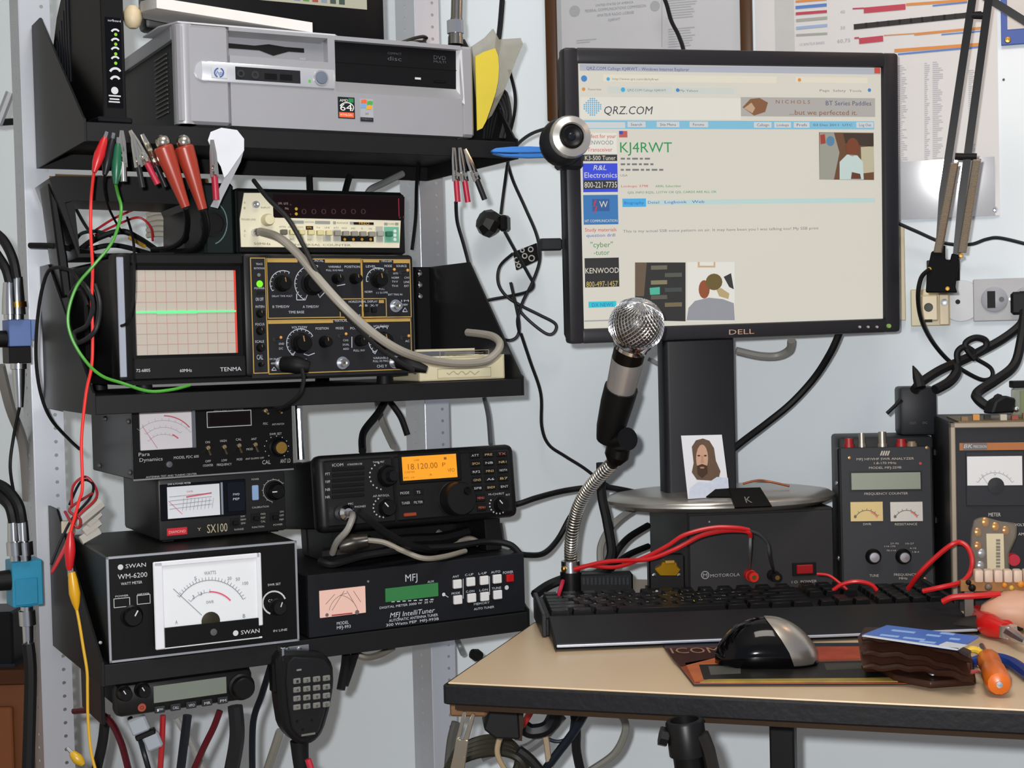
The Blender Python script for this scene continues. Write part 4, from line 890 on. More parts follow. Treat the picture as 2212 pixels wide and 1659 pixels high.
v.slab('speaker_slit', *c8(255, 680), *c8(290, 692), .0066, .005, mat('77756e', .5)); v.slab('maker_mark', *c8(290, 1144), *c8(390, 1158), .0066, .005, mat('66645e', .5))
for x, y in ((260, 1055), (365, 1048), (300, 1115)): v.knob(*c8(x, y), 3, .0076, mat('141414', .4), name='button', pointer=None)
v.part('cable_boot', MB().tube([v.P(*c8(320, 1225)) + Vector((0, .012, 0)), v.P(*c8(325, 1310)) + Vector((0, .012, 0)), v.P(*c8(335, 1420)) + Vector((0, .012, 0))], .006, 12, 3, [.010, .009, .008]), RUB)
v.part('talk_key', MB().box(v.q(600, 1450)[0]-.004, v.q(606, 1450)[0], .004, .018, v.q(600, 1500)[1], v.q(600, 1435)[1], .002), BLK2)
v = Dev('microphone_hanger', 'shiny metal hanger clip holding the hand microphone on the shelf lip', 'hanger', SP(605, 1412, -.004), SA)
v.part('plate', MB().box(*[v.rect(604, 1396, 668, 1412)[i] for i in (0, 1)], .0, .0022, *[v.rect(604, 1396, 668, 1412)[i] for i in (2, 3)], .0004), STEEL)
v.part('hook', MB().box(*[v.rect(601, 1396, 606, 1424)[i] for i in (0, 1)], -.012, .002, *[v.rect(601, 1396, 606, 1424)[i] for i in (2, 3)], .0004), STEEL)
for x in (620, 647): v.screw(x, 1403, 6, CHROME)

# ---------------------------------------------------------------- desk
DZ = .75
DC = at_z(965, 1475, DZ)
v = Dev('desk', 'beige topped work desk with a thick black edge', 'desk', DC, WYAW)
DL, DD, DT = 1.30, .60, .0195
v.part('top', MB().box(0, DL, .002, DD, -DT, 0, .001), mat('cdb595', .35, var=.05, scale=9))
v.part('edge_band', MB().box(-.001, DL+.001, -.004, .004, -DT, -.0012, .0015).box(-.003, .003, -.002, DD, -DT, -.0012, .001), mat('1b1c20', .5, var=.25, scale=160, bump=.2))
v.part('underside_board', MB().box(.004, DL-.004, .010, DD-.01, -DT-.008, -DT), mat('3a2816', .7, var=.2))
def dk(x, y): p = v.loc(at_z(x, y, DZ-DT)); return p.x, p.y
_lg = v.loc(at_y(1662, 1620, 1.46))
for x, y in ((_lg.x, _lg.y), (DL-.1, .16), (DL-.1, DD-.1)):
    v.part('leg', MB().box(x, x+.0245, y, y+.026, -DZ, -DT-.008, .002), mat('17181b', .45))
DESK = v
def on_desk(x, y, h=0.0): return at_z(x, y, DZ+h)

# ---------------------------------------------------------------- monitor
cM = lambda x, y: (x, y)
v = Dev('flat_monitor', 'black bezelled flat monitor showing a white web page', 'monitor', at_y(1582, 731, 1.70), 15, -2.0, .6)
q = [v.q(*p) for p in ((1217, 104), (1936, 115), (1941, 716), (1224, 744))]
x0 = (q[0][0]+q[3][0])/2; x1 = (q[1][0]+q[2][0])/2; z1 = (q[0][1]+q[1][1])/2; z0 = (q[2][1]+q[3][1])/2
sq = [v.q(*p) for p in ((1250, 139), (1902, 145), (1908, 692), (1258, 706))]
a0 = (sq[0][0]+sq[3][0])/2; a1 = (sq[1][0]+sq[2][0])/2; b1 = (sq[0][1]+sq[1][1])/2; b0 = (sq[2][1]+sq[3][1])/2
BZM = mat('2e2d32', .42); 
v.part('bezel', MB().box(x0, a0, -.006, .014, z0, z1, .004, 2).box(a1, x1, -.006, .014, z0, z1, .004, 2).box(a0-.003, a1+.003, -.006, .014, b1, z1, .003, 2).box(a0-.003, a1+.003, -.006, .014, z0, b0, .003, 2), BZM)
v.part('rear_shell', MB().box(x0+.004, x1-.004, .012, .035, z0+.004, z1-.004, .006, 2).box(x0+.06, x1-.06, .033, .055, z0+.05, z1-.05, .008), mat('161617', .45))
scr = v.part('screen', MB().box(a0, a1, .0, .002, b0, b1), mat('ded9cb', em=.86, var=.015, scale=5))
S0 = .0004
def sm(h, e=.82): return mat(h, em=e, var=.02)
def shape(name, h, items, off=S0, e=.82):
    for it in items: v.part(name, v.bar(MB(), *it, off), sm(h, e), scr, sharp=0)
shape('title_bar', 'b9bcc8', [(1252, 143, 1902, 157)])
shape('address_field', 'efe6d2', [(1303, 163, 1677, 178), (1718, 167, 1874, 179)])
shape('tab_field', 'd6dcd4', [(1312, 188, 1452, 202), (1456, 190, 1586, 203)])
shape('page_header', 'ece8dc', [(1254, 211, 1600, 258)])
shape('advert_banner', 'b7b2ac', [(1600, 211, 1890, 252)])
shape('menu_bar', '84c6e2', [(1256, 261, 1888, 279)])
shape('menu_button', 'd9dcdc', [(1256, 264, 1350, 277), (1355, 263, 1394, 275), (1418, 263, 1467, 275), (1489, 263, 1529, 275), (1628, 264, 1666, 276), (1672, 264, 1708, 276), (1714, 264, 1748, 276), (1849, 264, 1886, 276)], S0*2)
shape('close_button', 'd2503c', [(1888, 147, 1901, 159)], S0*2)
shape('tab_strip', 'c4e0dc', [(1396, 430, 1890, 440)])
shape('active_tab', '3eb2ec', [(1344, 429, 1395, 447)], S0*2)
shape('sidebar_advert', 'f0ece0', [(1259, 287, 1332, 332)])
shape('sidebar_advert', '1a2024', [(1259, 334, 1333, 348)]); shape('sidebar_advert', '2644e0', [(1259, 353, 1334, 415)]); shape('sidebar_advert', '2a78bc', [(1260, 421, 1335, 485)])
shape('sidebar_advert', '0d0d0f', [(1263, 557, 1337, 620)]); shape('phone_band', '16202c', [(1260, 389, 1333, 408)], S0*2); shape('logo_tile', '1c5a9c', [(1279, 430, 1316, 456)], S0*2)
shape('news_button', '18cdd8', [(1271, 651, 1331, 664)]); shape('bottom_rule', 'a8a8b0', [(1262, 691, 1330, 694)])
shape('flag_field', 'c65a50', [(1337, 283, 1355, 297)]); shape('flag_canton', '3a44b4', [(1337, 283, 1345, 290)], S0*2)
def words(name, h, rows, e=.8, off=S0*3):
    for r in rows: v.part(name, v.text(MB(), r[0], r[1], r[2], r[3], r[4], off, shear=r[5] if len(r) > 5 else 0), sm(h, e), scr, sharp=0)
words('dark_print', '303846', [('QRZ.COM', 1355, 238, 18, 104, .18), ('Kenwood', 1000, 1000, 1, 1)][:1])
words('title_print', '4a5878', [('QRZ.COM Callsign KJ4RWT - Windows Internet Explorer', 1378, 149, 7, 222), ('Search', 1374, 269, 6, 24), ('Site Menu', 1442, 269, 6, 34), ('Forums', 1508, 269, 6, 24), ('Callsign', 1647, 270, 6, 26), ('Lookups', 1690, 270, 6, 26), ('Prefs', 1731, 270, 6, 22), ('03 Dec 2011  UTC', 1798, 270, 5, 84), ('Log Out', 1868, 270, 6, 26), ('BT Series Paddles', 1832, 223, 10, 98)])
words('green_print', '1f9a50', [('KJ4RWT', 1395, 318, 23, 112), ('"cyber"', 1299, 528, 12, 48), ('-tutor', 1299, 545, 11, 34), ('QSL INFO EQSL, LOTW OR QSL CARDS ARE ALL OK', 1452, 415, 5, 192), ('ARRL Subscriber', 1443, 402, 5, 56)])
words('red_print', 'd83038', [('Perfect for your', 1296, 294, 9, 68), ('Transceiver', 1295, 323, 9, 54), ('Study materials', 1297, 496, 8, 68), ('Lookups: 3798', 1370, 402, 5, 58)])
words('grey_print', '7c8088', [('KENWOOD', 1294, 308, 9, 60), ('http://www.qrz.com/db/kj4rwt', 1372, 171, 5, 100), ('Favorites', 1284, 193, 5, 28), ('Page  Safety  Tools', 1815, 196, 5, 90), ('QRZ.COM Callsign KJ4RWT', 1396, 195, 5, 84), ('My Yahoo', 1487, 196, 5, 40), ('USA', 1347, 379, 5, 16), ('This is my actual SSB voice pattern on air. It may have been you I was talking too! My SSB print', 1560, 496, 6, 422)])
mb = MB()
for y, ln in ((343, 66), (355, 74), (367, 92)):
    x = 1340
    while x < 1340+ln: w_ = random.uniform(6, 16); v.bar(mb, x, y-2, min(x+w_, 1340+ln), y+2, S0*3); x += w_+4
v.part('small_print_lines', mb, sm('77797e'), scr, sharp=0)
words('blue_print', '2c58c8', [('question drill', 1297, 508, 7, 62), ('Biography', 1369, 438, 6, 42), ('Detail', 1411, 437, 6, 24), ('Logbook   Web', 1478, 436, 6, 86), ('DX NEWS', 1301, 658, 8, 46)])
words('white_print', 'ece6d4', [('K3-500 Tuner', 1296, 341, 10, 66), ('R&L', 1295, 362, 11, 28, .2), ('Electronics', 1297, 378, 12, 70), ('800-221-7735', 1297, 399, 13, 70), ('W', 1303, 441, 14, 18), ('HT COMMUNICATION', 1298, 477, 6, 70), ('KENWOOD', 1300, 584, 12, 72)])
words('yellow_print', 'd8c070', [('800-497-1457', 1300, 613, 12, 68)]); words('brown_print', '9a5a3a', [('...but we perfected it.', 1778, 243, 11, 146), ('N I C H O L S', 1712, 220, 8, 74)])
mb = MB(); v.line(mb, [(1286, 432), (1282, 446), (1288, 446), (1284, 460)], 3, S0*3); v.part('lightning_mark', mb, sm('d82030'), scr, sharp=0)
# globe of dots, small icons
mb = MB()
for i in range(-4, 5):
    for j in range(-4, 5):
        if i*i + j*j <= 17: v.bar(mb, 1279+i*4.4-1.5, 231+j*4.4-1.5, 1279+i*4.4+1.5, 231+j*4.4+1.5, S0*3)
v.part('globe_logo', mb, sm('5cb4e0'), scr, sharp=0)
for x, y, r, h in ((1261, 170, 7, '3a86cc'), (1313, 171, 4, '3ab0dc'), (1345, 194, 5, '3ab0dc'), (1463, 195, 4, '3a86cc'), (1877, 195, 4, '3a86cc'), (1260, 193, 4, 'e09a3a'), (1726, 173, 4, 'e09a3a')): v.part('page_icon', v.disc(MB(), x, y, r, S0*3), sm(h), scr, sharp=0)
# pictures on the page, flat print
mb = MB(); v.poly(mb, [(1603, 232), (1620, 214), (1640, 212), (1658, 222), (1652, 242), (1628, 250)], S0*3); v.part('paddle_picture', mb, sm('8a5a34'), scr, sharp=0)
mb = MB(); v.poly(mb, [(1606, 234), (1622, 222), (1630, 234), (1624, 245)], S0*4); v.part('paddle_picture_pale', mb, sm('c8a888'), scr, sharp=0)  # paler patch within the paddle picture
def pic(h, pts, k=3): mb = MB(); v.poly(mb, pts, S0*k); return v.part('picture_patch', mb, sm(h, .8), scr, sharp=0)
def ell(x, y, rx, ry, n=16): return [(x+rx*math.cos(2*math.pi*i/n), y+ry*math.sin(2*math.pi*i/n)) for i in range(n)]
pic('6e4626', [(1768, 286), (1886, 287), (1887, 389), (1769, 388)]); pic('a4a294', [(1769, 287), (1800, 287), (1812, 330), (1800, 388), (1769, 388)], 4); pic('3a2a1c', [(1820, 288), (1885, 289), (1886, 318), (1825, 310)], 4)
pic('c8c0a0', [(1858, 318), (1886, 316), (1886, 372), (1860, 375)], 4); pic('7e3c16', ell(1840, 318, 14, 20), 5); pic('cfe0da', [(1812, 350), (1828, 334), (1850, 336), (1862, 350), (1864, 388), (1812, 388)], 5)
pic('6a3416', [(1838, 372), (1856, 376), (1858, 387), (1836, 387)], 6); pic('5a88a8', ell(1792, 305, 9, 11), 5); pic('a83c2c', [(1770, 292), (1780, 290), (1782, 310), (1771, 312)], 5)
pic('1d1c1a', [(1371, 567), (1480, 567), (1480, 694), (1371, 692)]); pic('6a5640', [(1371, 567), (1396, 567), (1390, 640), (1371, 640)], 4)
for k in range(6): pic(('6e6a58', '52584a', '8a825e', '3c4644', '5a5648', '7a6a4a')[k], [(1405+k % 2*30, 574+k*16), (1440+k % 2*32, 573+k*16), (1440+k % 2*32, 582+k*16), (1405+k % 2*30, 583+k*16)], 4)
pic('4cbca0', [(1402, 622), (1424, 620), (1424, 636), (1403, 637)], 5); pic('f2efe6', [(1484, 566), (1586, 566), (1586, 694), (1484, 694)]); pic('9c9ca4', [(1482, 692), (1486, 665), (1500, 650), (1530, 643), (1560, 646), (1584, 655), (1586, 692)], 4)
pic('9a4e22', ell(1520, 625, 12, 20), 4); pic('6e5a26', ell(1541, 609, 18, 18), 5); pic('c4ac7a', [(1546, 626), (1556, 622), (1574, 634), (1572, 646), (1552, 640)], 5); pic('d8b890', [(1506, 566), (1544, 566), (1544, 578), (1506, 578)], 4); pic('f2efe6', [(1510, 566), (1540, 566), (1540, 574), (1510, 574)], 5); pic('2a2a2c', [(1562, 598), (1578, 590), (1584, 625), (1574, 620)], 4)
v.part('lettering', v.text(MB(), 'DELL', 1597, 716, 11, 54, .0066), mat('c9a58c', .35, .4), sharp=0)
for x in (1851, 1869, 1888): v.knob(x, 706, 3.6, .008, mat('b9b3ac', .35, .4), name='menu_button', pointer=None)
v.knob(1914, 704, 6, .008, mat('8ab05a', .3), name='power_button', pointer=None)
v.slab('usb_plug', 1172, 514, 1219, 541, -.006, -.022, mat('2c2e32', .45), .002)
MON = v
# stand: column, oval base
BZ = .861
bc = at_y(1555, 1068, 1.80); bc.z = BZ
class Sub:
    def __init__(s, O, yaw):
        a_ = math.radians(yaw); s.O = O; s.ux = Vector((math.cos(a_), math.sin(a_), 0)); s.uy = Vector((-math.sin(a_), math.cos(a_), 0))
    def loc(s, P): d = P - s.O; return Vector((d.dot(s.ux), d.dot(s.uy), d.z))
    def part(s, name, mb, m, **k):
        mb.v = [MON.loc(s.O + s.ux*p[0] + s.uy*p[1] + Vector((0, 0, p[2]))) for p in mb.v]; return MON.part(name, mb, m, **k)
st = Sub(bc, 8)
a = st.loc(at_y(1440, 900, 1.755)); b = st.loc(at_y(1602, 900, 1.755))
st.part('stand_column', MB().prism([(a.x, -.022), (a.x+.006, -.026), (b.x-.002, -.026), (b.x, -.02), (b.x, .005), (a.x, .005)], .012, v.world((0, 0, z0)).z + .05 - BZ, 'z', .001), mat('26272c', .45))
n = 40; rx, ry = .142, .098
def ov(kx, z): return [(rx*kx*math.cos(2*math.pi*i/n), ry*kx*math.sin(2*math.pi*i/n) + 0, z) for i in range(n)]
B = MB(); rings = [ov(.9, 0), ov(1.0, .006), ov(1.0, .010), ov(.95, .0145), ov(.8, .0175), ov(.3, .0195)]
for r in rings: B.v += [Vector(p) for p in r]
for i in range(len(rings)-1):
    for k in range(n): B.f.append((i*n+k, i*n+(k+1) % n, (i+1)*n+(k+1) % n, (i+1)*n+k))
B.f += [tuple(range(n))[::-1], tuple((len(rings)-1)*n+k for k in range(n))]
st.part('oval_base', B, mat('a5a19a', .3, .75, var=.05), sharp=50)
# picture card, black card, power supply
cy_ = .016 + BZ
v = Dev('portrait_card', 'small portrait card of a long haired bearded figure in white', 'card', at_y(1487, 1078, 1.715), 7, -0.0, 0)
v = v
cq = [v.q(*p) for p in ((1471, 941), (1559, 939), (1576, 1072), (1486, 1078))]
v.part('card', MB().prism(cq, -.0005, .0005), mat('dfe0e4', .5, var=.03))
def cp(name, h, pts, off): mb = MB(); v.poly(mb, pts, off); return v.part(name, mb, mat(h, .6, var=.12, scale=200), sharp=0)
cp('hair', '57402c', [(1494, 965), (1503, 951), (1518, 947), (1532, 952), (1542, 968), (1546, 995), (1556, 1018), (1552, 1033), (1536, 1038), (1505, 1036), (1494, 1020), (1498, 1000)], .0009)
cp('robe', 'c6cede', [(1487, 1076), (1490, 1054), (1508, 1040), (1530, 1042), (1548, 1030), (1572, 1032), (1575, 1070)], .0012)
cp('face', 'c49a80', ell(1516, 990, 13, 30), .0012); cp('beard', '523a28', [(1505, 1006), (1516, 1002), (1527, 1006), (1528, 1022), (1516, 1032), (1506, 1024)], .0015); cp('mouth', 'a0705c', ell(1516, 1010, 5, 2), .0018)
cp('nose', 'ac8066', [(1514, 984), (1518, 984), (1520, 999), (1513, 999)], .0015)
for x in (1509, 1523): cp('eye', '4a3424', ell(x, 984, 3.2, 1.6), .0015)
v = Dev('black_card', 'thin black flat card with a pale mark on the stand base', 'card', at_y(1590, 1098, 1.665), 6, 55)
v.part('plate', MB().prism([v.q(*p) for p in ((1572, 1056), (1642, 1054), (1667, 1094), (1587, 1097))], -.001, .001), mat('0c0c0d', .3)); v.part('pale_mark', v.text(MB(), 'K', 1616, 1081, 14, 14, .0014), mat('6a6660', .5), sharp=0)
v.part('lug', MB().prism([v.q(*p) for p in ((1525, 1074), (1545, 1058), (1575, 1056), (1582, 1075))], -.001, .0006), mat('101010', .3))

v = Dev('power_supply', 'dark grey power supply box beneath the monitor stand with red switch', 'power supply', at_y(1488, 1262, 1.725), 7)
u1 = v.q(1803, 1190)[0]; zt = BZ - v.O.z - .0005; zb = DZ - v.O.z + .0005
v.part('case', MB().box(0, u1, .002, .21, zb, zt, .002), mat('2c2b2b', .5, var=.08)); v.part('face_panel', MB().box(.002, u1-.002, 0, .003, zb+.002, zt-.004, .0006), mat('39383a', .5, var=.06))
mb = MB(); v.text(mb, 'MOTOROLA', 1566, 1242, 7, 64); v.text(mb, 'I O  POWER', 1737, 1256, 6, 54); v.arc(mb, 1523, 1242, 8, 8, 0, 360, 1.8); v.text(mb, 'M', 1523, 1242, 8, 9); v.disc(mb, 1532, 1127, 2); v.part('lettering', mb, mat('9b9a98', .6), sharp=0)
sw = v.slab('switch_bezel', 1711, 1215, 1762, 1243, .002, 0, BLK2, .0005); v.slab('rocker', 1719, 1219, 1754, 1238, .005, .0015, mat('8c1218', .3), .0008, sw)
for x, y, h in ((1618, 1241, 'c02018'), (1668, 1242, '141414')):
    c = v.P(x, y); bp = v.part('binding_post', MB().lathe([(.0068, 0), (.0068, .010), (.0058, .011), (.0058, .021), (0, .021)], c, seg=16), mat(h, .35)); v.part('post_hole', MB().lathe([(.0028, .0208), (.0028, .0214), (0, .0214)], c, seg=12), BRASS, bp)
POSTR = v.world(v.P(1612, 1225) + Vector((0, -.012, 0))); POSTB = v.world(v.P(1664, 1228) + Vector((0, -.012, 0)))
# plug adapter with gold connector on the keyboard's far side
v = Dev('connector_adapter', 'black adapter block with a gold plated connector beside the power supply', 'adapter', at_y(1402, 1278, 1.705), 2)
zb = DZ - v.O.z
v.slab('body', 1402, 1200, 1480, 1278, .0, -.02, mat('101011', .4), .002); v.part('lower_block', MB().box(-.002, v.q(1478, 1270)[0], 0, .02, zb, .004), mat('0d0d0e', .45))
v.part('gold_shell', MB().prism([v.q(*p) for p in ((1412, 1228), (1424, 1222), (1428, 1212), (1460, 1212), (1462, 1222), (1470, 1228), (1460, 1243), (1424, 1243))], -.006, 0, bev=.001), mat('b88a1e', .25, .9))
v.part('gold_latch', MB().box(*[v.rect(1434, 1209, 1456, 1216)[i] for i in (0, 1)], -.008, 0, *[v.rect(1434, 1209, 1456, 1216)[i] for i in (2, 3)], .0006), BRASS)
for x in (1413, 1466): v.screw(x, 1242, 5, CHROME)
v = Dev('terminal_strip', 'black ribbed terminal strip lying behind the keyboard', 'terminal strip', at_y(1250, 1285, 1.715), 2)
for k in range(12): v.slab('rib', 1258+k*8.6, 1247, 1263+k*8.6, 1262, .003, 0, mat('2c3238', .4))
v.part('bar', MB().box(v.q(1248, 1270)[0], v.q(1368, 1270)[0], 0, .02, DZ - v.O.z, v.q(1300, 1240)[1], .002), mat('0d0d0f', .4))

# ---------------------------------------------------------------- microphone on a gooseneck
v = Dev('gooseneck_microphone', 'silver microphone with mesh head on a shiny gooseneck stand', 'microphone', Vector((at_y(1234, 1285, 1.72).x, 1.72, DZ)), 0)
L = lambda x, y, Y: v.loc(at_y(x, y, Y))
v.part('base', MB().lathe([(.017, 0), (.017, .02), (.0125, .024), (.0125, .045), (0, .045)], (0, 0, 0), (0, 0, 1), 20), mat('141416', .4))
gp = [L(1235, 1285, 1.72), L(1233, 1240, 1.72), L(1233, 1190, 1.712), L(1237, 1145, 1.688), L(1248, 1100, 1.675), L(1268, 1062, 1.658), L(1296, 1028, 1.638), L(1326, 998, 1.615)]
gp[0] = Vector((0, 0, .03))
neck = v.part('gooseneck', MB().tube(gp, .0066, 14, 6), mat('4a4844', .35, .9))
# spring rings along the neck
cur = MB().tube(gp, .0001, 3, 8); ctr = [sum((cur.v[i*3+k] for k in range(3)), Vector())/3 for i in range(len(cur.v)//3)]
acc = 0; B = MB()
for i in range(1, len(ctr)-1):
    seg = ctr[i]-ctr[i-1]; n_ = max(1, int(seg.length/.0031))
    for k in range(n_):
        p = ctr[i-1] + seg*(k/n_); d = seg.normalized(); B.tube([p-d*.0011, p-d*.0004, p+d*.0004, p+d*.0011], .0079, 12, 0, [.0069, .0079, .0079, .0069])
v.part('spring_coils', B, mat('c4c0b8', .22, .9))
v.part('collar', MB().tube([Vector((0, 0, .045)), Vector((0, 0, .058))], .011, 16, 0), STEEL)
for k in (-1, 1): v.part('brass_screw', MB().ball((k*.008, -.008, .05), .0035, seg=10, rings=6), BRASS)
j = L(1336, 962, 1.61)
v.part('swivel', MB().tube([gp[-1], L(1332, 985, 1.613), L(1338, 955, 1.61)], .014, 16, 0, [.0085, .0135, .013]), mat('0c0c0d', .4))
v.part('swivel_knob', MB().tube([L(1338, 952, 1.60), L(1356, 948, 1.585)], .0125, 18, 0), mat('101011', .35))
mA = L(1318, 930, 1.605); mB = L(1350, 800, 1.565); mT = L(1377, 690, 1.53); ax = (mT-mA).normalized()
v.part('holder', MB().tube([mA - ax*.012, mA + ax*.004, L(1333, 870, 1.587), L(1342, 838, 1.577)], .0155, 20, 0, [.013, .0158, .0178, .0182]), mat('121214', .45))
hd = mA + ax*((mT-mA).length)
b0_ = L(1340, 845, 1.579); b1_ = L(1356, 775, 1.557); b2_ = L(1361, 752, 1.55); b3_ = L(1366, 738, 1.546)
v.part('barrel', MB().tube([b0_ - ax*.03, b1_], .016, 24, 0, [.0145, .0172]), mat('a9a6a4', .3, .55))
v.part('black_ring', MB().tube([b1_, b2_], .0168, 24, 0), mat('090909', .25)); v.part('head_collar', MB().tube([b2_, b2_ + (b3_-b2_)*.5, b3_, b3_ + ax*.008], .02, 24, 0, [.0182, .0182, .021, .0245]), CHROME)
hp_ = [(.0235, 0), (.0275, .006), (.0285, .012), (.0282, .018), (.0262, .026), (.022, .033), (.0145, .0385), (.006, .0405), (0, .041)]
base = b3_ + ax*.006
v.part('mesh_core', MB().lathe([(r*.93, h) for r, h in hp_], base, ax, 24), mat('5c5a58', .35, .8))
B = MB(); t = ax.orthogonal().normalized(); b = ax.cross(t)
for dirn in (1, -1):
    for k in range(36):
        pts = [base + ax*h + (t*math.cos(a_) + b*math.sin(a_))*max(r, .0008) for (r, h), a_ in [((r, h), 2*math.pi*k/36 + dirn*h*30) for r, h in hp_]]
        B.tube(pts, .00062, 4, 2)
v.part('wire_mesh', B, mat('d2d2d4', .2, 1.0))

# ---------------------------------------------------------------- keyboard, pad, mouse
KZ = DZ + .006
KO = at_z(1200, 1396, KZ)
v = Dev('keyboard', 'long black computer keyboard with a broad palm rest', 'keyboard', KO, 4)
p = v.loc(at_z(2117, 1362, KZ)); KW = p.x
v.part('palm_rest', MB().prism([(0, -.0035), (.006, -.0055), (0, .002), (.074, .017), (.078, -.0055)], 0, KW, 'x', .0012), mat('232326', .42))
v.part('silver_edge', MB().box(.001, KW-.001, -.0015, .001, -.0015, .0012, .0006), mat('b4bac8', .3, .6))
v.part('deck', MB().prism([(.076, -.0055), (.076, .0145), (.178, .0198), (.180, -.0055)], -.004, KW+.004, 'x', .0015), mat('19191b', .45))
v.part('side_rail', MB().prism([(.072, -.005), (.072, .019), (.180, .0245), (.180, -.005)], -.007, -.002, 'x', .001), mat('2a2a2e', .4)); v.part('side_rail', MB().prism([(.072, -.005), (.072, .019), (.180, .0245), (.180, -.005)], KW+.002, KW+.007, 'x', .001), mat('2a2a2e', .4))
KMESH = {}
rows = [(.082, [1.25, 1.25, 1.25, 6.25, 1.25, 1.25, 1.25, 1.25], 0), (.101, [2.25]+[1]*10+[2.75], 1), (.120, [1.75]+[1]*11+[2.25], 2), (.139, [1.5]+[1]*12+[1.5], 3), (.158, [1]*13+[2], 4), (.182, [1]*13, 5)]
rows = [(.076 + (a-.076)*.80, b, c) for a, b, c in rows]
pit = (KW-.006) / 22.6
def key(x, y, w_, name='key'):
    kw = round(w_*pit-.0022, 4)
    if kw not in KMESH:
        B = MB(); h = .0065; B.prism([(0, 0), (kw, 0), (kw-.0015, h), (.0015, h)], 0, .0128, 'y', .0005)
        o = v.part(name, B, mat('111113', .4)); KMESH[kw] = o
    else: o = KMESH[kw].copy(); COL.objects.link(o); o.parent = v.e
    o.location = (x, y, .0142 + (y-.076)*.0504); o.rotation_euler = (math.radians(2.9), 0, 0)
    return o
for y, ws, r in rows:
    x = .003
    for w_ in ws: key(x, y, w_); x += w_*pit if r < 5 else pit*1.15
    x = .003 + 15.3*pit
    if r not in (2,):
        for k in range(3): 
            if r != 1 or k == 1: key(x + k*pit, y, 1)
    if r < 5:
        for k in range(4): key(.003 + (18.6+k)*pit, y, 1)
B = MB()
kl = 'QWERTYUIOPASDFGHJKLZXCVBNM1234567890'
i_ = 0
for y, n_, x0_ in ((.1112, 10, 1.75), (.1264, 10, 1.5), (.1416, 10, 1.0), (.096, 8, 2.25)):
    for k in range(n_):
        vv, ff, a_, b_, c_, d_ = text_geo(kl[i_ % 36]); i_ += 1
        X = .003 + (x0_+k+.35)*pit; Y = y + .008; Zk = .0142 + (y-.076)*.0504 + .0074
        B.add([Vector((X + q.x*.006, Y + q.y*.006, Zk + q.y*.006*.05)) for q in vv], ff)
v.part('key_legends', B, mat('8f8c86', .6), sharp=0)
for x in (1450, 1486, 1524, 1563, 1602):
    c = v.loc(at_z(x, 1300, KZ+.026)); v.part('media_dot', MB().ball((c.x, .174, .0212), .0019, seg=8, rings=5), mat('b9b5ac', .4))
KB = v

pts = [on_desk(*p, .001) for p in ((1430, 1394), (1905, 1392), (2010, 1478), (1497, 1480))]
o_ = pts[3].copy()
v = Dev('mouse_pad', 'printed orange and black mouse pad under the mouse', 'mouse pad', Vector((o_.x, o_.y, DZ+.0006)), -2)
lp = [v.loc(p) for p in pts]
def padq(x, y): p = v.loc(on_desk(x, y, .0036)); return (p.x, p.y)
v.part('base', MB().prism([(p.x, p.y) for p in lp], 0, .0024, 'z', .0004), mat('2a2f38', .6))
def pp(name, h, px, z=.0027): mb = MB().prism([padq(*p) for p in px], .0022, z, 'z'); return v.part(name, mb, mat(h, .4, var=.55, scale=45))
pp('printed_sheet', '7a3517', [(1435, 1397), (1900, 1395), (2004, 1475), (1499, 1476)])
pp('printed_dark', '3b1a16', [(1436, 1398), (1560, 1398), (1580, 1412), (1470, 1440), (1455, 1425)], .0030); pp('printed_flame', 'a4562a', [(1480, 1432), (1560, 1418), (1590, 1440), (1530, 1470), (1500, 1472)], .0030)  # darker and flame-coloured patches of the pad's print
pp('printed_flame', '97381c', [(1760, 1398), (1885, 1396), (1880, 1420), (1765, 1424)], .0030); pp('printed_radio', '23221f', [(1510, 1436), (1960, 1425), (1990, 1462), (1520, 1468)], .0032); pp('printed_stripe', '8f7a34', [(1530, 1468), (1990, 1464), (2000, 1472), (1512, 1474)], .0034)
pp('printed_panel', '4a4a46', [(1530, 1440), (1600, 1438), (1600, 1455), (1535, 1458)], .0034); pp('printed_panel', '44423c', [(1780, 1434), (1880, 1432), (1890, 1444), (1785, 1448)], .0034)
B = MB(); vv, ff, a_, b_, c_, d_ = text_geo('ICOM'); a = Vector((*padq(1452, 1412), .0033)); b = Vector((*padq(1560, 1410), .0033)); up = Vector((*padq(1446, 1400), .0033)) - a
B.add([a + (b-a)*((q.x-a_)/(b_-a_)) + up*(q.y/.72) for q in vv], ff); v.part('lettering', B, mat('8c6a50', .5), sharp=0)

mo = on_desk(1660, 1446, .003)
v = Dev('computer_mouse', 'glossy black and silver computer mouse lying on the pad', 'mouse', Vector((mo.x, mo.y, DZ+.0034)), -6)
def blob(x0_, x1_, k=1.0, n=26, m=20, slant=0.0):
    B = MB(); LN = .0975; 
    for i in range(n+1):
        for j_ in range(m):
            a = 2*math.pi*j_/m; z = math.sin(a); xs = x0_ - slant*max(0, z)**1.6
            t = xs + (x1_-xs)*i/n; u = (t+1)/2         # t -1 front .. 1 back
            wd = .031*k*max(0, 1-abs(t)**3.2)**.5; ht = .0405*k*max(0, 1-abs(t*.98-.0)**2.6)**.55*(.62+.38*math.sin(math.pi*min(1, u*.78+.12)))
            B.v.append(Vector((t*LN/2, .026 + wd*math.cos(a), (ht if z > 0 else .004)*z + .004)))
    for i in range(n):
        for j_ in range(m): B.f.append((i*m+j_, i*m+(j_+1) % m, (i+1)*m+(j_+1) % m, (i+1)*m+j_))
    B.f += [tuple(range(m))[::-1], tuple(n*m+j_ for j_ in range(m))]
    return B
v.part('body', blob(-1, 1), mat('08080b', .08), sharp=60)
B = MB()
full = blob(.48, .995, 1.022, slant=.52)
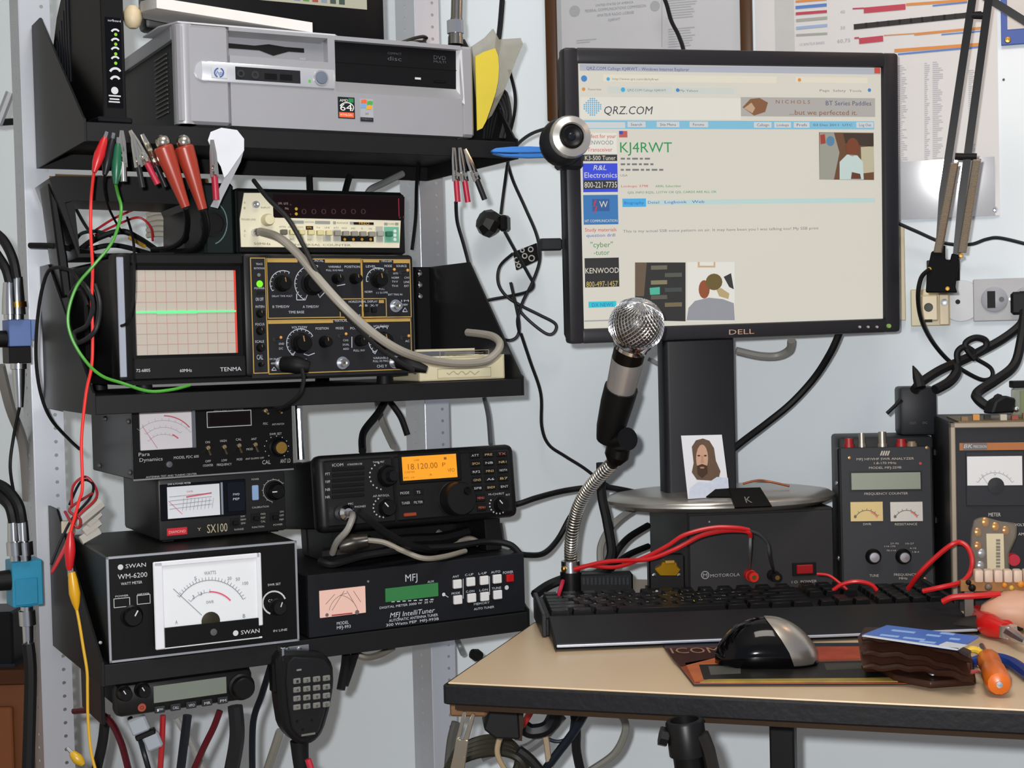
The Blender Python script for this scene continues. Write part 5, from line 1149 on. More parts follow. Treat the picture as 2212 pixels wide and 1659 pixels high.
v.part('silver_shell', full, mat('a9a198', .28, .85), sharp=60)
v.part('skirt', MB().prism([(-.046, .02), (-.03, .0), (.03, .0), (.046, .01), (.046, .042), (.03, .052), (-.03, .052)], 0, .006, 'z', .0015), mat('0b0b0d', .15))
v.part('scroll_wheel', MB().cyl((-.026, .023, .031), (0, 1, 0), .006, .007, 14), mat('2c2c30', .4))

# ---------------------------------------------------------------- wallet, cards and tools at the desk's right
wp = on_desk(1990, 1482)
v = Dev('wallet', 'worn brown leather wallet bulging with cards at the desk edge', 'wallet', Vector((wp.x, wp.y, DZ+.0032)), -14)
def W2(x, y, z): p = v.loc(at_z(x, y, DZ+.0032+z)); return p
def quad(name, px, z0_, z1_, m, parent=None):
    B = MB(); lo = [W2(*p, z0_) for p in px]
    return v.part(name, MB().prism([(p.x, p.y) for p in lo], z0_, z1_, 'z', .0012), m, parent)
LEA = mat('3d2419', .4, var=.3, scale=50, bump=.5)
quad('lower_flap', [(1880, 1440), (1930, 1472), (2010, 1487), (2108, 1480), (2100, 1430), (1950, 1415)], 0, .006, LEA)
a = MB()
n = 12
for i in range(n+1):
    t = i/n; x = 1868 + t*238
    top = .034 - .012*t**2; yb = 1452 + t*26 - 10*math.sin(math.pi*t)
    p = W2(x, yb, .006); q_ = W2(x+4, yb-16, .010)
    a.v += [Vector((p.x, p.y, .006)), Vector((p.x-.002, p.y-.004, .012)), Vector((p.x-.004, p.y+.004, top*.62)), Vector((p.x-.006, p.y+.018, top)), Vector((p.x, p.y+.055, top+.002)), Vector((p.x, p.y+.055, .004))]
for i in range(n):
    for k in range(6): a.f.append((i*6+k, i*6+(k+1) % 6, (i+1)*6+(k+1) % 6, (i+1)*6+k))
a.f += [tuple(range(6))[::-1], tuple(n*6+k for k in range(6))]
v.part('folded_body', a, LEA, sharp=60)
for k in range(3):
    x = 2004+k*32; quad('card_edge', [(x, 1454+k), (x+40, 1446+k), (x+50, 1450+k), (x+10, 1460+k)], .008, .0092, mat(('b9c6d4', 'a8c4dc', 'b8494a')[k], .4))
for yo, zo, rr in ((-.0035, .011, .0034), (.001, .0225, .0028), (.013, .0335, .003)):
    B = MB(); B.tube([Vector((a.v[i*6].x - .002, a.v[i*6].y + yo + .0008*math.sin(i*1.3), zo - .010*(i/n)**2*(zo > .015) + .0012*math.sin(i*2.1))) for i in range(n+1)], rr, 8, 3, [rr*.6] + [rr]*(n-1) + [rr*.6]); v.part('leather_fold', B, LEA)
v.part('snap', MB().ball(W2(1897, 1440, .008), .0045, .003, .0045, 10, 8), mat('b9b4ac', .3, .6))
WT = DZ + .0395
cpx = [(1862, 1373), (1916, 1352), (2114, 1376), (2068, 1404)]
cz = .040
P4 = [at_z(x, y, DZ+.0032+cz) for x, y in cpx]
v2 = Dev('blue_card', 'blue printed plastic card lying on the brown wallet', 'card', P4[0], -14)
lp = [v2.loc(p) for p in P4]
v2.part('card', MB().prism([(p.x, p.y) for p in lp], -.0008, .0008, 'z'), mat('3a62b0', .35, var=.1))
def c2q(x, y): p = v2.loc(at_z(x, y, P4[0].z+.001)); return (p.x, p.y)
v2.part('white_band', MB().prism([c2q(*p) for p in ((2028, 1393), (2045, 1386), (2090, 1393), (2070, 1402))], .0007, .0011, 'z'), mat('c8ccd4', .4))
for k, (x, y, w_) in enumerate(((1925, 1362, 50), (1900, 1372, 40), (1950, 1378, 46), (2000, 1372, 30), (1985, 1386, 34), (2050, 1380, 22), (2030, 1368, 30))):
    v2.part('printed_line', MB().prism([c2q(x, y), c2q(x+w_, y+w_*.11), c2q(x+w_+4, y-2.5+w_*.11), c2q(x+4, y-2.5)], .0007, .0011, 'z'), mat('8fb0dc', .4))
v2.part('card_edge_band', MB().prism([c2q(*p) for p in ((1862, 1374), (1868, 1371.5), (2074, 1401), (2068, 1404))], .0007, .0011, 'z'), mat('cfd3da', .4))

def tool(name, label, cat, loc_px, h=.0): 
    P = on_desk(*loc_px); return P
# screwdriver
A = on_desk(2158, 1478, .012); Bp = on_desk(2134, 1425, .012); A.z = DZ+.0125; Bp.z = DZ+.0125
v = Dev('screwdriver', 'stubby screwdriver with an orange handle pointing at the wallet', 'screwdriver', Vector((A.x, A.y, DZ)), 0)
a = v.loc(A); b = v.loc(Bp); ax = (b-a).normalized()
Ln = (b-a).length
v.part('handle', MB().lathe([(.004, -.004), (.0095, -.001), (.0118, .008), (.0112, Ln*.45), (.0085, Ln*.62), (.0105, Ln*.75), (.0108, Ln*.95), (.006, Ln+.003), (0, Ln+.003)], a, ax, 12), mat('c05c10', .35))
v.part('shaft', MB().tube([a + ax*Ln, a + ax*(Ln+.06)], .0026, 10, 0), mat('6a625c', .3, .8)); v.part('end_stud', MB().lathe([(.0032, 0), (.0028, .0015), (0, .0017)], a - ax*.0035, -ax, 10), STEEL)
# pliers with red grips
v = Dev('red_pliers', 'pliers with thick red grips lying beside the blue card', 'pliers', Vector((*on_desk(2130, 1345)[:2], DZ)), 0)
hp2 = lambda x, y, z=.012: (lambda p: Vector((p.x, p.y, z)))(v.loc(at_z(x, y, DZ+z)))
v.part('grip', MB().tube([hp2(2102, 1322), hp2(2118, 1336), hp2(2140, 1352), hp2(2172, 1362)], .009, 12, 5, [.007, .010, .0125, .008]), mat('b8120f', .3))
v.part('grip', MB().tube([hp2(2112, 1318, .009), hp2(2132, 1330, .009), hp2(2158, 1340, .009), hp2(2175, 1354, .009)], .008, 12, 5, [.006, .008, .009, .007]), mat('b8120f', .3))
v.part('joint', MB().lathe([(.009, -.006), (.009, .006)], hp2(2178, 1364), (0, 0, 1), 14), STEEL); v.part('jaws', MB().tube([hp2(2178, 1364), hp2(2196, 1376), hp2(2215, 1388)], .006, 8, 3, [.007, .006, .003]), STEEL)
# yellow ring, blue strap, small ring, pinkish pouch
c = on_desk(2098, 1424, .012); mb = MB(); mb.tube([c + Vector((.010*math.cos(a_), -.004, .010*math.sin(a_))) for a_ in [math.radians(150 - k*20) for k in range(11)]], .0032, 8, 3)
solo('yellow_ring', 'broken yellow plastic ring leaning against the wallet', 'ring', mb, mat('d8b53a', .4))
mb = MB(); 
for x, y, z in ((2116, 1400, .006), (2122, 1412, .006), (2120, 1424, .006)): p = on_desk(x, y, z); mb.ball((p.x, p.y, DZ+.0042), .004, seg=10, rings=8)
solo('bead_chain', 'short chain of metal beads beside the yellow ring', 'chain', mb, CHROME)
mb = MB()
P = [on_desk(2092, 1446), on_desk(2122, 1440), on_desk(2150, 1438), on_desk(2185, 1446), on_desk(2225, 1475)]
for p in P: p.z = DZ + .006
mb.tube(P, .0055, 8, 5, [.004, .0065, .0065, .006, .006]); solo('blue_tool', 'blue curved plastic tool handle under the orange screwdriver', 'tool handle', mb, mat('1f3a86', .4))
mb = MB(); c = on_desk(2212, 1372)
mb.ball((c.x+.012, c.y+.022, DZ+.0215), .050, .026, .0215, 20, 12)
for p in mb.v: k = math.sin(p.x*180)*math.cos(p.y*140)*.002; p.z += k if p.z > DZ+.01 else 0
v = solo('pink_pouch', 'rounded pinkish beige pouch with a dark slit behind the red pliers', 'pouch', mb, mat('c99a80', .5, var=.1))
o = mesh_obj('slit', MB().tube([Vector((-.012, -.0245, .026)), Vector((.004, -.026, .0245)), Vector((.02, -.0245, .024))], .0018, 8, 3), BLK2); o.parent = v

# ---------------------------------------------------------------- instruments on the right
BKY = -9
v = Dev('instrument_case', 'plain dark grey instrument case behind the antenna analyzer', 'case', at_y(1816, 1270, 1.79), -6)
u1 = v.q(2019, 1100)[0]; zt = v.q(1920, 944)[1]; zb = DZ - v.O.z + .0005
v.part('body', MB().box(0, u1, 0, .08, zb, zt, .004, 2), mat('26282b', .5))
for y in (978, 1125): v.part('hinge', MB().box(u1, u1+.004, .004, .012, v.q(2040, y)[1]-.004, v.q(2040, y)[1]+.004, .001), BLK)
ICT = v.world((0, 0, zt)).z; ICASE = v
c6r = crop(1760, 850, 3.529)
v = Dev('antenna_analyzer', 'handheld antenna analyzer with two small meters and two knobs', 'analyzer', at_y(1822, 1275, 1.742), -6, 3)
u1 = v.q(2014, 1120)[0]; zt = v.q(1915, 966)[1]; zb = (DZ - v.O.z)/math.cos(math.radians(3)) + .0006
AM = mat('35373b', .5, var=.06)
v.part('body', MB().box(-.003, u1+.003, .002, .036, zb+.004, zt, .002), mat('1c1d1f', .5)); v.part('face_panel', MB().box(0, u1, 0, .003, zb+.006, zt, .0008), AM)
a0, a1, b0, b1 = v.rect(1839, 1021, 1988, 1057); v.part('display_bezel', MB().box(a0-.002, a1+.002, -.0008, .001, b0-.002, b1+.002), mat('1d1e20', .4)); v.part('display', MB().box(a0, a1, -.0014, .0, b0, b1), mat('7d8474', .35, var=.03))
for (x0_, x1_, h) in ((1837, 1907, 'd3b978'), (1923, 1993, 'c9c4bc')):
    d_ = v.slab('small_meter', x0_, 1084, x1_, 1126, .0014, 0, mat(h, .4, var=.05), .0003); xm = (x0_+x1_)/2
    mb = MB(); v.arc(mb, xm, 1130, 28, 28, 35, 145, 1.3, .0018, ticks=7, tl=4); v.disc(mb, x0_+10, 1116, 3, .0018); v.part('meter_scale', mb, mat('5c564a', .6), d_, sharp=0)
    mb = MB(); v.arc(mb, xm, 1130, 26, 26, 30, 70, 3, .002); v.part('meter_red_zone', mb, mat('c46a5c', .6), d_, sharp=0)
mb = MB()
for t, x, y, h, wd in (('MFJ HF/VHF SWR ANALYZER', 1912, 991, 6, 124), ('1.8-170 MHz', 1912, 1000, 6, 48), ('MODEL MFJ-259B', 1912, 1010, 6, 70), ('FREQUENCY COUNTER', 1914, 1066, 6, 94), ('SWR', 1873, 1132, 6, 18), ('RESISTANCE', 1957, 1132, 6, 48), ('TUNE', 1888, 1243, 7, 20), ('FREQUENCY', 1955, 1241, 6, 48), ('MHz', 1951, 1249, 6, 18), ('114-170', 1922, 1180, 4, 24), ('70-114', 1925, 1189, 4, 20), ('27-70', 1932, 1174, 4, 18), ('10-27', 1965, 1174, 4, 18), ('4-10', 1972, 1184, 4, 14), ('1.8-4', 1978, 1192, 4, 14)): v.text(mb, t, x, y, h*.85, wd)
for k in range(4): v.line(mb, [(1902+k*5, 984), (1906+k*5, 974)], 3)
v.part('lettering', mb, mat('b9aea2', .6), sharp=0)
for x, y in ((1886, 1202), (1951, 1202)): v.knob(x, y, 17, .013, mat('0e0e0f', .35), pointer=None, cap=mat('c9c9cc', .2, .95))
mb = MB(); v.disc(mb, 1988, 1001, 3); v.part('red_light', mb, mat('a81c24', .4), sharp=0)
for x, m_, r_, h_ in ((1838, mat('96181c', .45), .005, .011), (1866, mat('b0a898', .3, .8), .004, .017), (1911, mat('b0a898', .3, .8), .005, .018), (1952, mat('96181c', .45), .0055, .009), (1975, mat('7a6a52', .4), .005, .006)):
    c = v.P(x, 966); v.part('top_connector', MB().lathe([(r_*1.25, 0), (r_*1.25, .004), (r_, .004), (r_*.95, h_), (0, h_)], (c.x, .018, zt), (0, 0, 1), 14), m_)
for x, y in ((1835, 989), (2002, 967), (1998, 1250)): v.screw(x, y, 4, mat('8a6a4a', .35, .6))
for y in (1045, 1208): v.part('side_screw', MB().ball((-.003, .012, v.q(1822, y)[1]), .003, seg=8, rings=6), STEEL)

c = v.world((0, 0, 0))
v = Dev('plug_in_adapter', 'square dark plug-in power adapter standing on the instrument case', 'power adapter', Vector((at_y(1945, 934, 1.80).x, 1.80, ICT)), -6)
u1 = v.q(2025, 885)[0]; zt = v.q(1985, 836)[1]
v.part('body', MB().box(0, u1, 0, .045, 0, zt, .004, 2), mat('2c2e33', .45)); v.part('lettering', v.text(v.text(MB(), 'OUT', 1972, 914, 5, 14), 'DC', 1998, 913, 5, 10), mat('55504a', .6), sharp=0)
WART = v

v = Dev('bench_power_supply', 'bench power supply with an orange stripe and white dial', 'power supply', at_y(2056, 1270, 1.66), BKY)
zb = DZ - v.O.z + .0005; zt = v.q(2130, 912)[1]; u1 = .24
v.part('case', MB().box(0, u1, .003, .17, zb, zt, .002), mat('1e2023', .5)); v.part('front_frame', MB().box(0, .006, -.006, .01, zb, zt, .001).box(0, u1, -.006, .01, zt-.006, zt, .001), mat('8c8172', .4, .5))
v.part('face_panel', MB().box(.006, u1, -.001, .004, zb, zt-.006), mat('2a2c31', .5))
a0, a1, b0, b1 = v.rect(2072, 956, 2212, 972); v.part('orange_stripe', MB().box(a0, u1-.002, -.002, 0, b0, b1), mat('9a5a22', .5))
v.slab('brand_plate', 2080, 957, 2131, 971, .0028, .001, mat('56565a', .4)); mb = MB(); v.text(mb, 'BK', 2090, 963, 9, 18, .0032, shear=.2); v.text(mb, 'PRECISION', 2116, 964, 6, 28, .0032); v.text(mb, 'METER', 2148, 1111, 8, 26, .0016); v.text(mb, 'VOLTS', 2204, 1133, 6, 26, .0016); v.text(mb, 'AMPS', 2210, 1153, 6, 22, .0016); v.part('lettering', mb, mat('c4bfb8', .6), sharp=0)
mh = v.slab('meter_housing', 2086, 976, 2212, 1092, .003, 0, mat('303238', .4), .0005); d_ = v.slab('dial_plate', 2088, 985, 2207, 1048, .0042, .002, mat('d9d9da', .5, var=.02), .0003, mh)
mb = MB(); v.arc(mb, 2148, 1062, 42, 42, 30, 150, 1, .0046, ticks=11, tl=5); v.line(mb, [(2118, 1024), (2132, 1044)], .9, .0046); v.text(mb, 'V', 2148, 1024, 5, 6, .0046); v.part('dial_scale', mb, mat('8d9096', .6), d_, sharp=0)
v.part('needle_boss', MB().lathe([(.009, .003), (.009, .0046), (0, .005)], v.P(2150, 1048), seg=18), mat('303238', .4)); v.screw(2148, 1074, 6, BLK)
c = v.P(2186, 1206); v.part('terminal_post', MB().lathe([(.0065, 0), (.0065, .014), (0, .014)], c, seg=14), mat('b01c30', .35))
v.part('top_board', MB().box(.01, u1, .0, .1, zt, zt+.0016), mat('5a4a28', .5, var=.3, scale=60))
for k in range(9): x = .014+.014*k; v.part('board_component', MB().box(x, x+.007, .004+.01*(k % 3), .012+.01*(k % 3), zt+.0016, zt+.006+.002*(k % 2)), mat(('7a5a2a', 'c98a3a', '3a3a34', 'b8b0a0', '8a3a2a')[k % 5], .5))
BKT = v.world((0, 0, zt)).z; BKS = v
v = Dev('small_tube_part', 'small clear glass component with green core on the bench supply', 'component', Vector((at_y(2190, 905, 1.70).x, 1.70, BKT+.0016)), 0)
v.part('glass_body', MB().box(0, .03, 0, .012, .0, .034, .003), mat('9aa08a', .15, alpha=.5)); v.part('green_core', MB().box(.010, .022, .003, .009, .002, .03), mat('7c9028', .4)); v.part('black_cap', MB().box(-.001, .031, -.001, .013, .034, .042, .001), BLK)
v = Dev('black_plug', 'black moulded mains plug lying on the bench supply', 'plug', Vector((at_y(2165, 905, 1.68).x, 1.68, BKT+.0085)), 20)
v.part('body', MB().prism([(-.02, .0), (-.014, .014), (.0, .02), (.014, .016), (.012, .0)], -.008, .01, bev=.002), RUB); v.part('screw', MB().ball((.012, -.009, .004), .0035, seg=10, rings=6), CHROME)
PLUGB = v.world((-.004, 0, .017))

# bag of parts, terminal block on a brown board
v = Dev('parts_bag', 'clear plastic bag of small parts leaning on the bench supply', 'bag', at_y(2105, 1278, 1.60), BKY, 5)
v.part('film', MB().prism([v.q(*p) for p in ((2094, 1280), (2098, 1150), (2104, 1122), (2125, 1116), (2160, 1126), (2196, 1130), (2194, 1160), (2178, 1195), (2182, 1280))], -.006, .006, bev=.002), mat('a89c8c', .15, alpha=.28, var=.4))
v.part('paper_label', MB().box(*[v.rect(2130, 1152, 2167, 1278)[i] for i in (0, 1)], -.0075, -.0065, *[v.rect(2130, 1152, 2167, 1278)[i] for i in (2, 3)]), mat('cbbd9c', .6))
mb = MB(); 
for k in range(9): v.bar(mb, 2149, 1164+k*7, 2158, 1168+k*7+random.uniform(0, 1.5), .008)
v.part('barcode', mb, mat('6a6458', .6), sharp=0)
for x, y, h in ((2120, 1195, 'b9c0c8'), (2118, 1222, 'aeb4bc'), (2112, 1180, 'c07a30'), (2150, 1138, 'd08a30'), (2172, 1146, 'b87a3a'), (2112, 1150, 'b8843c'), (2128, 1128, 'c98a3a')): v.part('small_part', MB().ball(v.P(x, y), .0048, .003, .0055, 8, 6), mat(h, .25, .6))
v = Dev('terminal_board', 'brown circuit board with a row of white terminal blocks', 'circuit board', at_y(2075, 1275, 1.555), BKY)
zb = v.q(2075, 1278)[1]; z1_ = v.q(2120, 1254)[1]
v.part('board', MB().box(0, .15, 0, .008, zb, z1_, .0006), mat('8a5a24', .5, var=.3, scale=50))
for k in range(6): a = v.P(2114+k*21, 1240); v.part('terminal_block', MB().box(a.x-.0046, a.x+.0046, -.004, .01, z1_-.002, z1_+.0115, .0022, 2), mat('cdb5a2', .5))
for x, y, h, r_ in ((2092, 1258, '1a1a1a', .003), (2100, 1270, '141414', .004), (2135, 1268, '6a5a50', .004), (2170, 1264, 'c07a20', .003), (2185, 1270, 'c9a040', .003), (2205, 1262, 'd0842a', .004)): v.part('board_component', MB().ball(v.P(x, y, .002), r_, seg=8, rings=6), mat(h, .4))
for x in (.004, .12): v.part('board_foot', MB().box(x, x+.009, .0, .008, DZ - v.O.z, zb), mat('5a5048', .5))
for x, y, w_ in ((2060, 1284, 40), (2150, 1296, 50)): pass
mb = MB(); c = on_desk(2120, 1345); mb.ball((at_y(2150, 1305, 1.535).x, 1.535, DZ+.010), .045, .014, .010, 14, 8)
solo('cloth_scrap', 'dark crumpled cloth scrap under the terminal board', 'cloth', mb, mat('2a2624', .7, bump=.4))

# ---------------------------------------------------------------- things on the back wall
def wdev(name, label, cat, x, y, off, yaw=0, roll=0): return Dev(name, label, cat, wallp(x, y, off), WYAW+yaw, 0, roll)
WOOD = mat('5a3a1e', .4, var=.35, scale=30, stretch=(1, 1, .12))
v = wdev('framed_license', 'brown wooden frame holding a printed licence sheet behind the monitor', 'picture frame', 1185, 255, .012)
x0 = v.q(1178, 100)[0]; x1 = v.q(1625, 100)[0]; z0 = v.q(1185, 262)[1]; z1 = z0 + .36; fw = .0155
for a in ((x0, x0+fw, z0, z1), (x1-fw, x1, z0, z1), (x0+fw, x1-fw, z0, z0+fw), (x0+fw, x1-fw, z1-fw, z1)): v.part('frame_bar', MB().box(a[0], a[1], 0, .0115, a[2], a[3], .002, 2), WOOD)
v.part('licence_sheet', MB().box(x0+fw, x1-fw, .006, .0105, z0+fw, z1-fw), mat('bfc0c4', .5, var=.03)); v.part('backing_strip', MB().box(x0+fw, x0+fw+.006, .0055, .0062, z0+fw, z1-fw), mat('a8aaae', .5))
mb = MB(); O2 = -.0055
for t, x, y, h, wd in (('UNITED STATES OF AMERICA', 1325, 6, 5, 82), ('FEDERAL COMMUNICATIONS COMMISSION', 1327, 16, 6, 132), ('AMATEUR RADIO LICENSE', 1327, 28, 6, 80), ('KJ4RWT', 1325, 40, 6, 26)): v.text(mb, t, x, y, h, wd, O2)
v.part('lettering', mb, mat('82848a', .6), sharp=0)
for mb in (v.disc(MB(), 1239, 22, 12, O2, 24), v.disc(MB(), 1413, 11, 11, O2, 24), v.line(MB(), [(1428, -40), (1428, 100)], 1.5, O2)): v.part('printed_mark', mb, mat('a2a4a8', .6), sharp=0)
for a in ((1440, -40, 1505, 38), (1442, 55, 1505, 100), (1243, 80, 1292, 92)):
    mb = MB(); y = a[1]+3
    while y < a[3]: v.bar(mb, a[0], y, a[2]-random.uniform(0, 20), y+2.2, O2); y += 5.5
    v.part('printed_block', mb, mat('a8aaae', .6), sharp=0)
v = wdev('band_chart', 'large white printed band chart with coloured bars and text columns', 'poster', 1940, 475, .003)
x0 = v.q(1632, 60)[0]; x1 = v.q(2157, 300)[0]; zb = v.q(2050, 470)[1]; zt = zb + .62
v.part('sheet', MB().box(x0, x1, 0, .0025, zb, zt), mat('d5d4d4', .35, var=.02)); v.part('grey_margin', MB().box(v.q(1674, 60)[0], v.q(1716, 60)[0], -.0004, .001, v.q(1700, 105)[1]-.2, zt), mat('bdbdbd', .5))
cP = crop(1650, 0, 3.936); O2 = .0009
def bars(name, h, rows):
    for a, b, wd in rows: v.part(name, v.line(MB(), [cP(*a), cP(*b)], wd/3.936, O2), mat(h, .5), sharp=0)
bars('red_bar', 'a8233c', [((850, 90), (1205, 58), 48), ((810, 350), (1015, 328), 50), ((755, 75), (850, 70), 12), ((770, 325), (810, 322), 14), ((272, 118), (537, 98), 24)])
bars('orange_bar', 'd0822e', [((1210, 40), (1730, 2), 22), ((1020, 302), (1280, 285), 8), ((1280, 292), (1850, 238), 20), ((1110, 432), (1850, 378), 28), ((270, 14), (535, -6), 18)])
bars('blue_bar', '3f6cb4', [((1435, 50), (1730, 20), 12), ((1510, 295), (1850, 265), 10), ((1140, 462), (1850, 398), 14), ((270, 65), (535, 42), 26)])
bars('black_bar', '33302f', [((765, 230), (1850, 118), 46)]); bars('grey_bar', '9aa096', [((275, 175), (540, 152), 24), ((275, 300), (540, 285), 18)]); bars('pale_blue_bar', '93a9cc', [((275, 240), (540, 215), 24)])
bars('grey_gap', '77736f', [((765+k*95, 228-k*9.8), (785+k*95, 226-k*9.8), 46) for k in range(1, 11)])
for t, x, y, h, wd in (('40', 670, 100, 26, 40), ('30', 672, 235, 26, 40), ('60,75', 680, 345, 30, 110), ('US AMATEUR BANDS', 410, 370, 22, 210)): v.part('printed_title', v.text(MB(), t, *cP(x, y), h/3.936, wd/3.936, O2), mat('a3a5b0', .6), sharp=0)
for cxx, wd_, y0_, y1_ in ((1180, 90, 560, 1640), (1390, 50, 540, 1640), (1480, 90, 530, 1640), (1770, 60, 600, 1640)):
    y = y0_; mb = MB()
    while y < y1_: w_ = random.uniform(.4, 1)*wd_; v.line(mb, [cP(cxx - wd_/2, y), cP(cxx - wd_/2 + w_, y-3)], 1.1, O2); y += 17
    v.part('text_column', mb, mat('a3a5b0', .6), sharp=0)
a, b = v.q(1900, 470)[0], v.q(2150, 470)[0]; z2 = v.q(2050, 345)[1]
v.part('glossy_sleeve', MB().add([(a, -.001, zb), (b, -.001, zb), (b, -.0075, z2), (a, -.0075, z2), (a, -.0004, zb), (b, -.0004, zb), (b, -.0069, z2), (a, -.0069, z2)], [(0, 1, 2, 3), (4, 7, 6, 5), (0, 4, 5, 1), (1, 5, 6, 2), (2, 6, 7, 3), (3, 7, 4, 0)]), mat('b4b7be', .07, spec=.3))
v = wdev('blue_plaque', 'blue edged plaque with a brass fixing at the chart end', 'plaque', 2163, 98, .006)
B = MB(); a = v.q(2163, 98); z1 = a[1]+.25; x1 = a[0]+.2
v.part('border', MB().box(a[0], x1, 0, .005, a[1], z1, .0006), mat('34509a', .45)); v.part('centre_sheet', MB().box(v.q(2176, 50)[0], x1-.008, -.001, 0, v.q(2180, 64)[1], z1-.01), mat('c9c6c4', .5)); v.screw(2177, 86, 7, BRASS)

v = wdev('outlet_plate', 'white outlet plate with two sockets beside the swing arm', 'outlet', 2105, 650, .006)
a = v.rect(2102, 601, 2260, 693); v.part('plate', MB().box(a[0], a[1], 0, .0055, a[2], a[3], .0012), mat('b9babc', .5))
for x in (2148, 2218):
    c = v.P(x, 647); sk = v.part('socket', MB().lathe([(.016, 0), (.016, .002), (.0145, .003), (0, .003)], c, seg=28), mat('a9acb4', .45)); v.part('socket_slots', MB().box(c.x-.0085, c.x+.001, -.0036, -.0028, c.z-.0105, c.z+.0105), BLK2, sk); v.part('earth_hole', MB().lathe([(.0032, .0028), (.0032, .0036), (0, .0036)], c + Vector((.0085, 0, 0)), seg=12), GREY, sk)
v.screw(2183, 646, 4)
v = wdev('round_cover', 'flat round white cover plate between the jack and the outlet', 'cover plate', 2072, 650, .0025)
v.part('disc', MB().lathe([(.026, 0), (.0255, .002), (0, .0022)], v.P(2076, 650), seg=36), mat('cfd2d6', .45)); v.part('hole', MB().lathe([(.003, .0022), (.003, .0028), (0, .0028)], v.P(2069, 652), seg=14), BLK2)
v = wdev('phone_jack', 'cream phone jack box fixed to the wall below the swing arm', 'wall jack', 1968, 700, .014)
a = v.rect(1967, 624, 2052, 704); v.part('base_plate', MB().box(a[0], a[1], .006, .0135, a[2], a[3], .001), mat('c9bd94', .4)); a = v.rect(1987, 637, 2027, 694); v.part('jack_body', MB().box(a[0], a[1], -.008, .007, a[2], a[3], .002), mat('d6c49c', .4)); a = v.rect(2029, 632, 2050, 702); v.part('side_block', MB().box(a[0], a[1], -.004, .007, a[2], a[3], .001), mat('d0bd92', .4))
v.part('button', MB().lathe([(.0055, .008), (.005, .0095), (0, .0098)], v.P(2006, 664), seg=20), mat('35322c', .4)); v.part('socket', MB().box(*[v.rect(1998, 690, 2014, 696)[i] for i in (0, 1)], -.0086, -.0078, *[v.rect(1998, 690, 2014, 696)[i] for i in (2, 3)]), BLK2); v.part('screw', MB().lathe([(.0045, .004), (.004, .006), (0, .0064)], v.P(2040, 653), seg=14), CHROME)
v = wdev('clear_holder', 'narrow pale plastic holder on the wall behind the monitor edge', 'holder', 1940, 690, .008)
a = v.rect(1925, 485, 1955, 692); v.part('body', MB().box(a[0], a[1], 0, .0075, a[2], a[3], .001), mat('cfcdc8', .3)); a2 = v.rect(1946, 485, 1955, 692); v.part('edge', MB().box(a2[0], a2[1], -.003, .0, a2[2], a2[3], .0006), mat('c2b48c', .4))
for x, y, lab in ((2149, 453, 'round metal push pin below the band chart'), (2168, 172, 'tiny dark pin dot on the wall beside the chart')):
    v = wdev('wall_pin', lab, 'pin', x, y, .0); r_ = .0042 if y > 400 else .0015; v.part('head', MB().lathe([(r_, 0), (r_*.95, r_*.8), (r_*.5, r_*1.3), (0, r_*1.35)], v.P(x, y), seg=14), CHROME if y > 400 else GREY)
    if y > 400: v.part('wire_tail', MB().tube([v.P(2141, 400) + Vector((0, -.002, 0)), v.P(2142, 440) + Vector((0, -.002, 0)), v.P(x, y) + Vector((0, -.002, 0))], .0006, 6, 3), GREY)

# swing arm lamp stem
LY = 1.70
v = Dev('swing_arm_lamp', 'black spring balanced lamp arm rising above the wall outlets', 'lamp', at_y(2034, 632, LY), WYAW)
def lq(x, y, o=0.0): return v.P(x, y, o)
AR = mat('0d0d0f', .22)
v.part('arm_bar', MB().tube([lq(2028, 560), lq(2037, 419), lq(2104, -25)], .0062, 4, 0), AR); v.part('arm_bar', MB().tube([lq(2066, 560), lq(2079, 419), lq(2139, -25)], .0062, 4, 0), AR)
v.part('upper_arm', MB().tube([lq(2120, -12), lq(2180, 25), lq(2260, 75)], .006, 4, 0), AR)
v.part('base_bracket', MB().prism([v.q(*p) for p in ((2000, 632), (2003, 585), (2012, 545), (2042, 530), (2042, 560), (2052, 565), (2056, 548), (2072, 552), (2064, 620), (2068, 632))], -.01, .012, bev=.001), mat('08080a', .65, spec=.1))
for x, y in ((2008, 582), (2047, 624), (2076, 553)): v.part('rivet', MB().lathe([(.0028, .010), (.0024, .0125), (0, .013)], v.P(x, y), seg=10), BRASS)
for a, b in (((2062, 352), (2026, 545)), ((2110, 345), (2078, 545))):
    P0, P1 = lq(*a, .010), lq(*b, .010); B = MB(); d_ = P1-P0; n_ = 70
    B.tube([P0 + d_*(i/(n_*8)) + Vector((.0042*math.cos(i*math.pi/4), .0042*math.sin(i*math.pi/4), 0)) for i in range(n_*8+1)], .0011, 4, 0); v.part('spring', B, mat('8d8273', .45, .5)); v.part('spring_core', MB().tube([P0, P1], .0034, 8, 0), mat('5c5244', .6))
for x, y in ((2111, 33), (2098, 338), (2075, 338)): v.part('cross_bolt', MB().tube([lq(x-12, y, .002), lq(x+12, y+1, .002)], .0042, 10, 0), BLK2)
gap = (WO - v.O).dot(WN)
v.part('wall_bracket', MB().box(-.006, .012, .01, gap, .004, .02, .002).box(-.02, .02, gap-.004, gap, -.008, .045, .001), BLK)

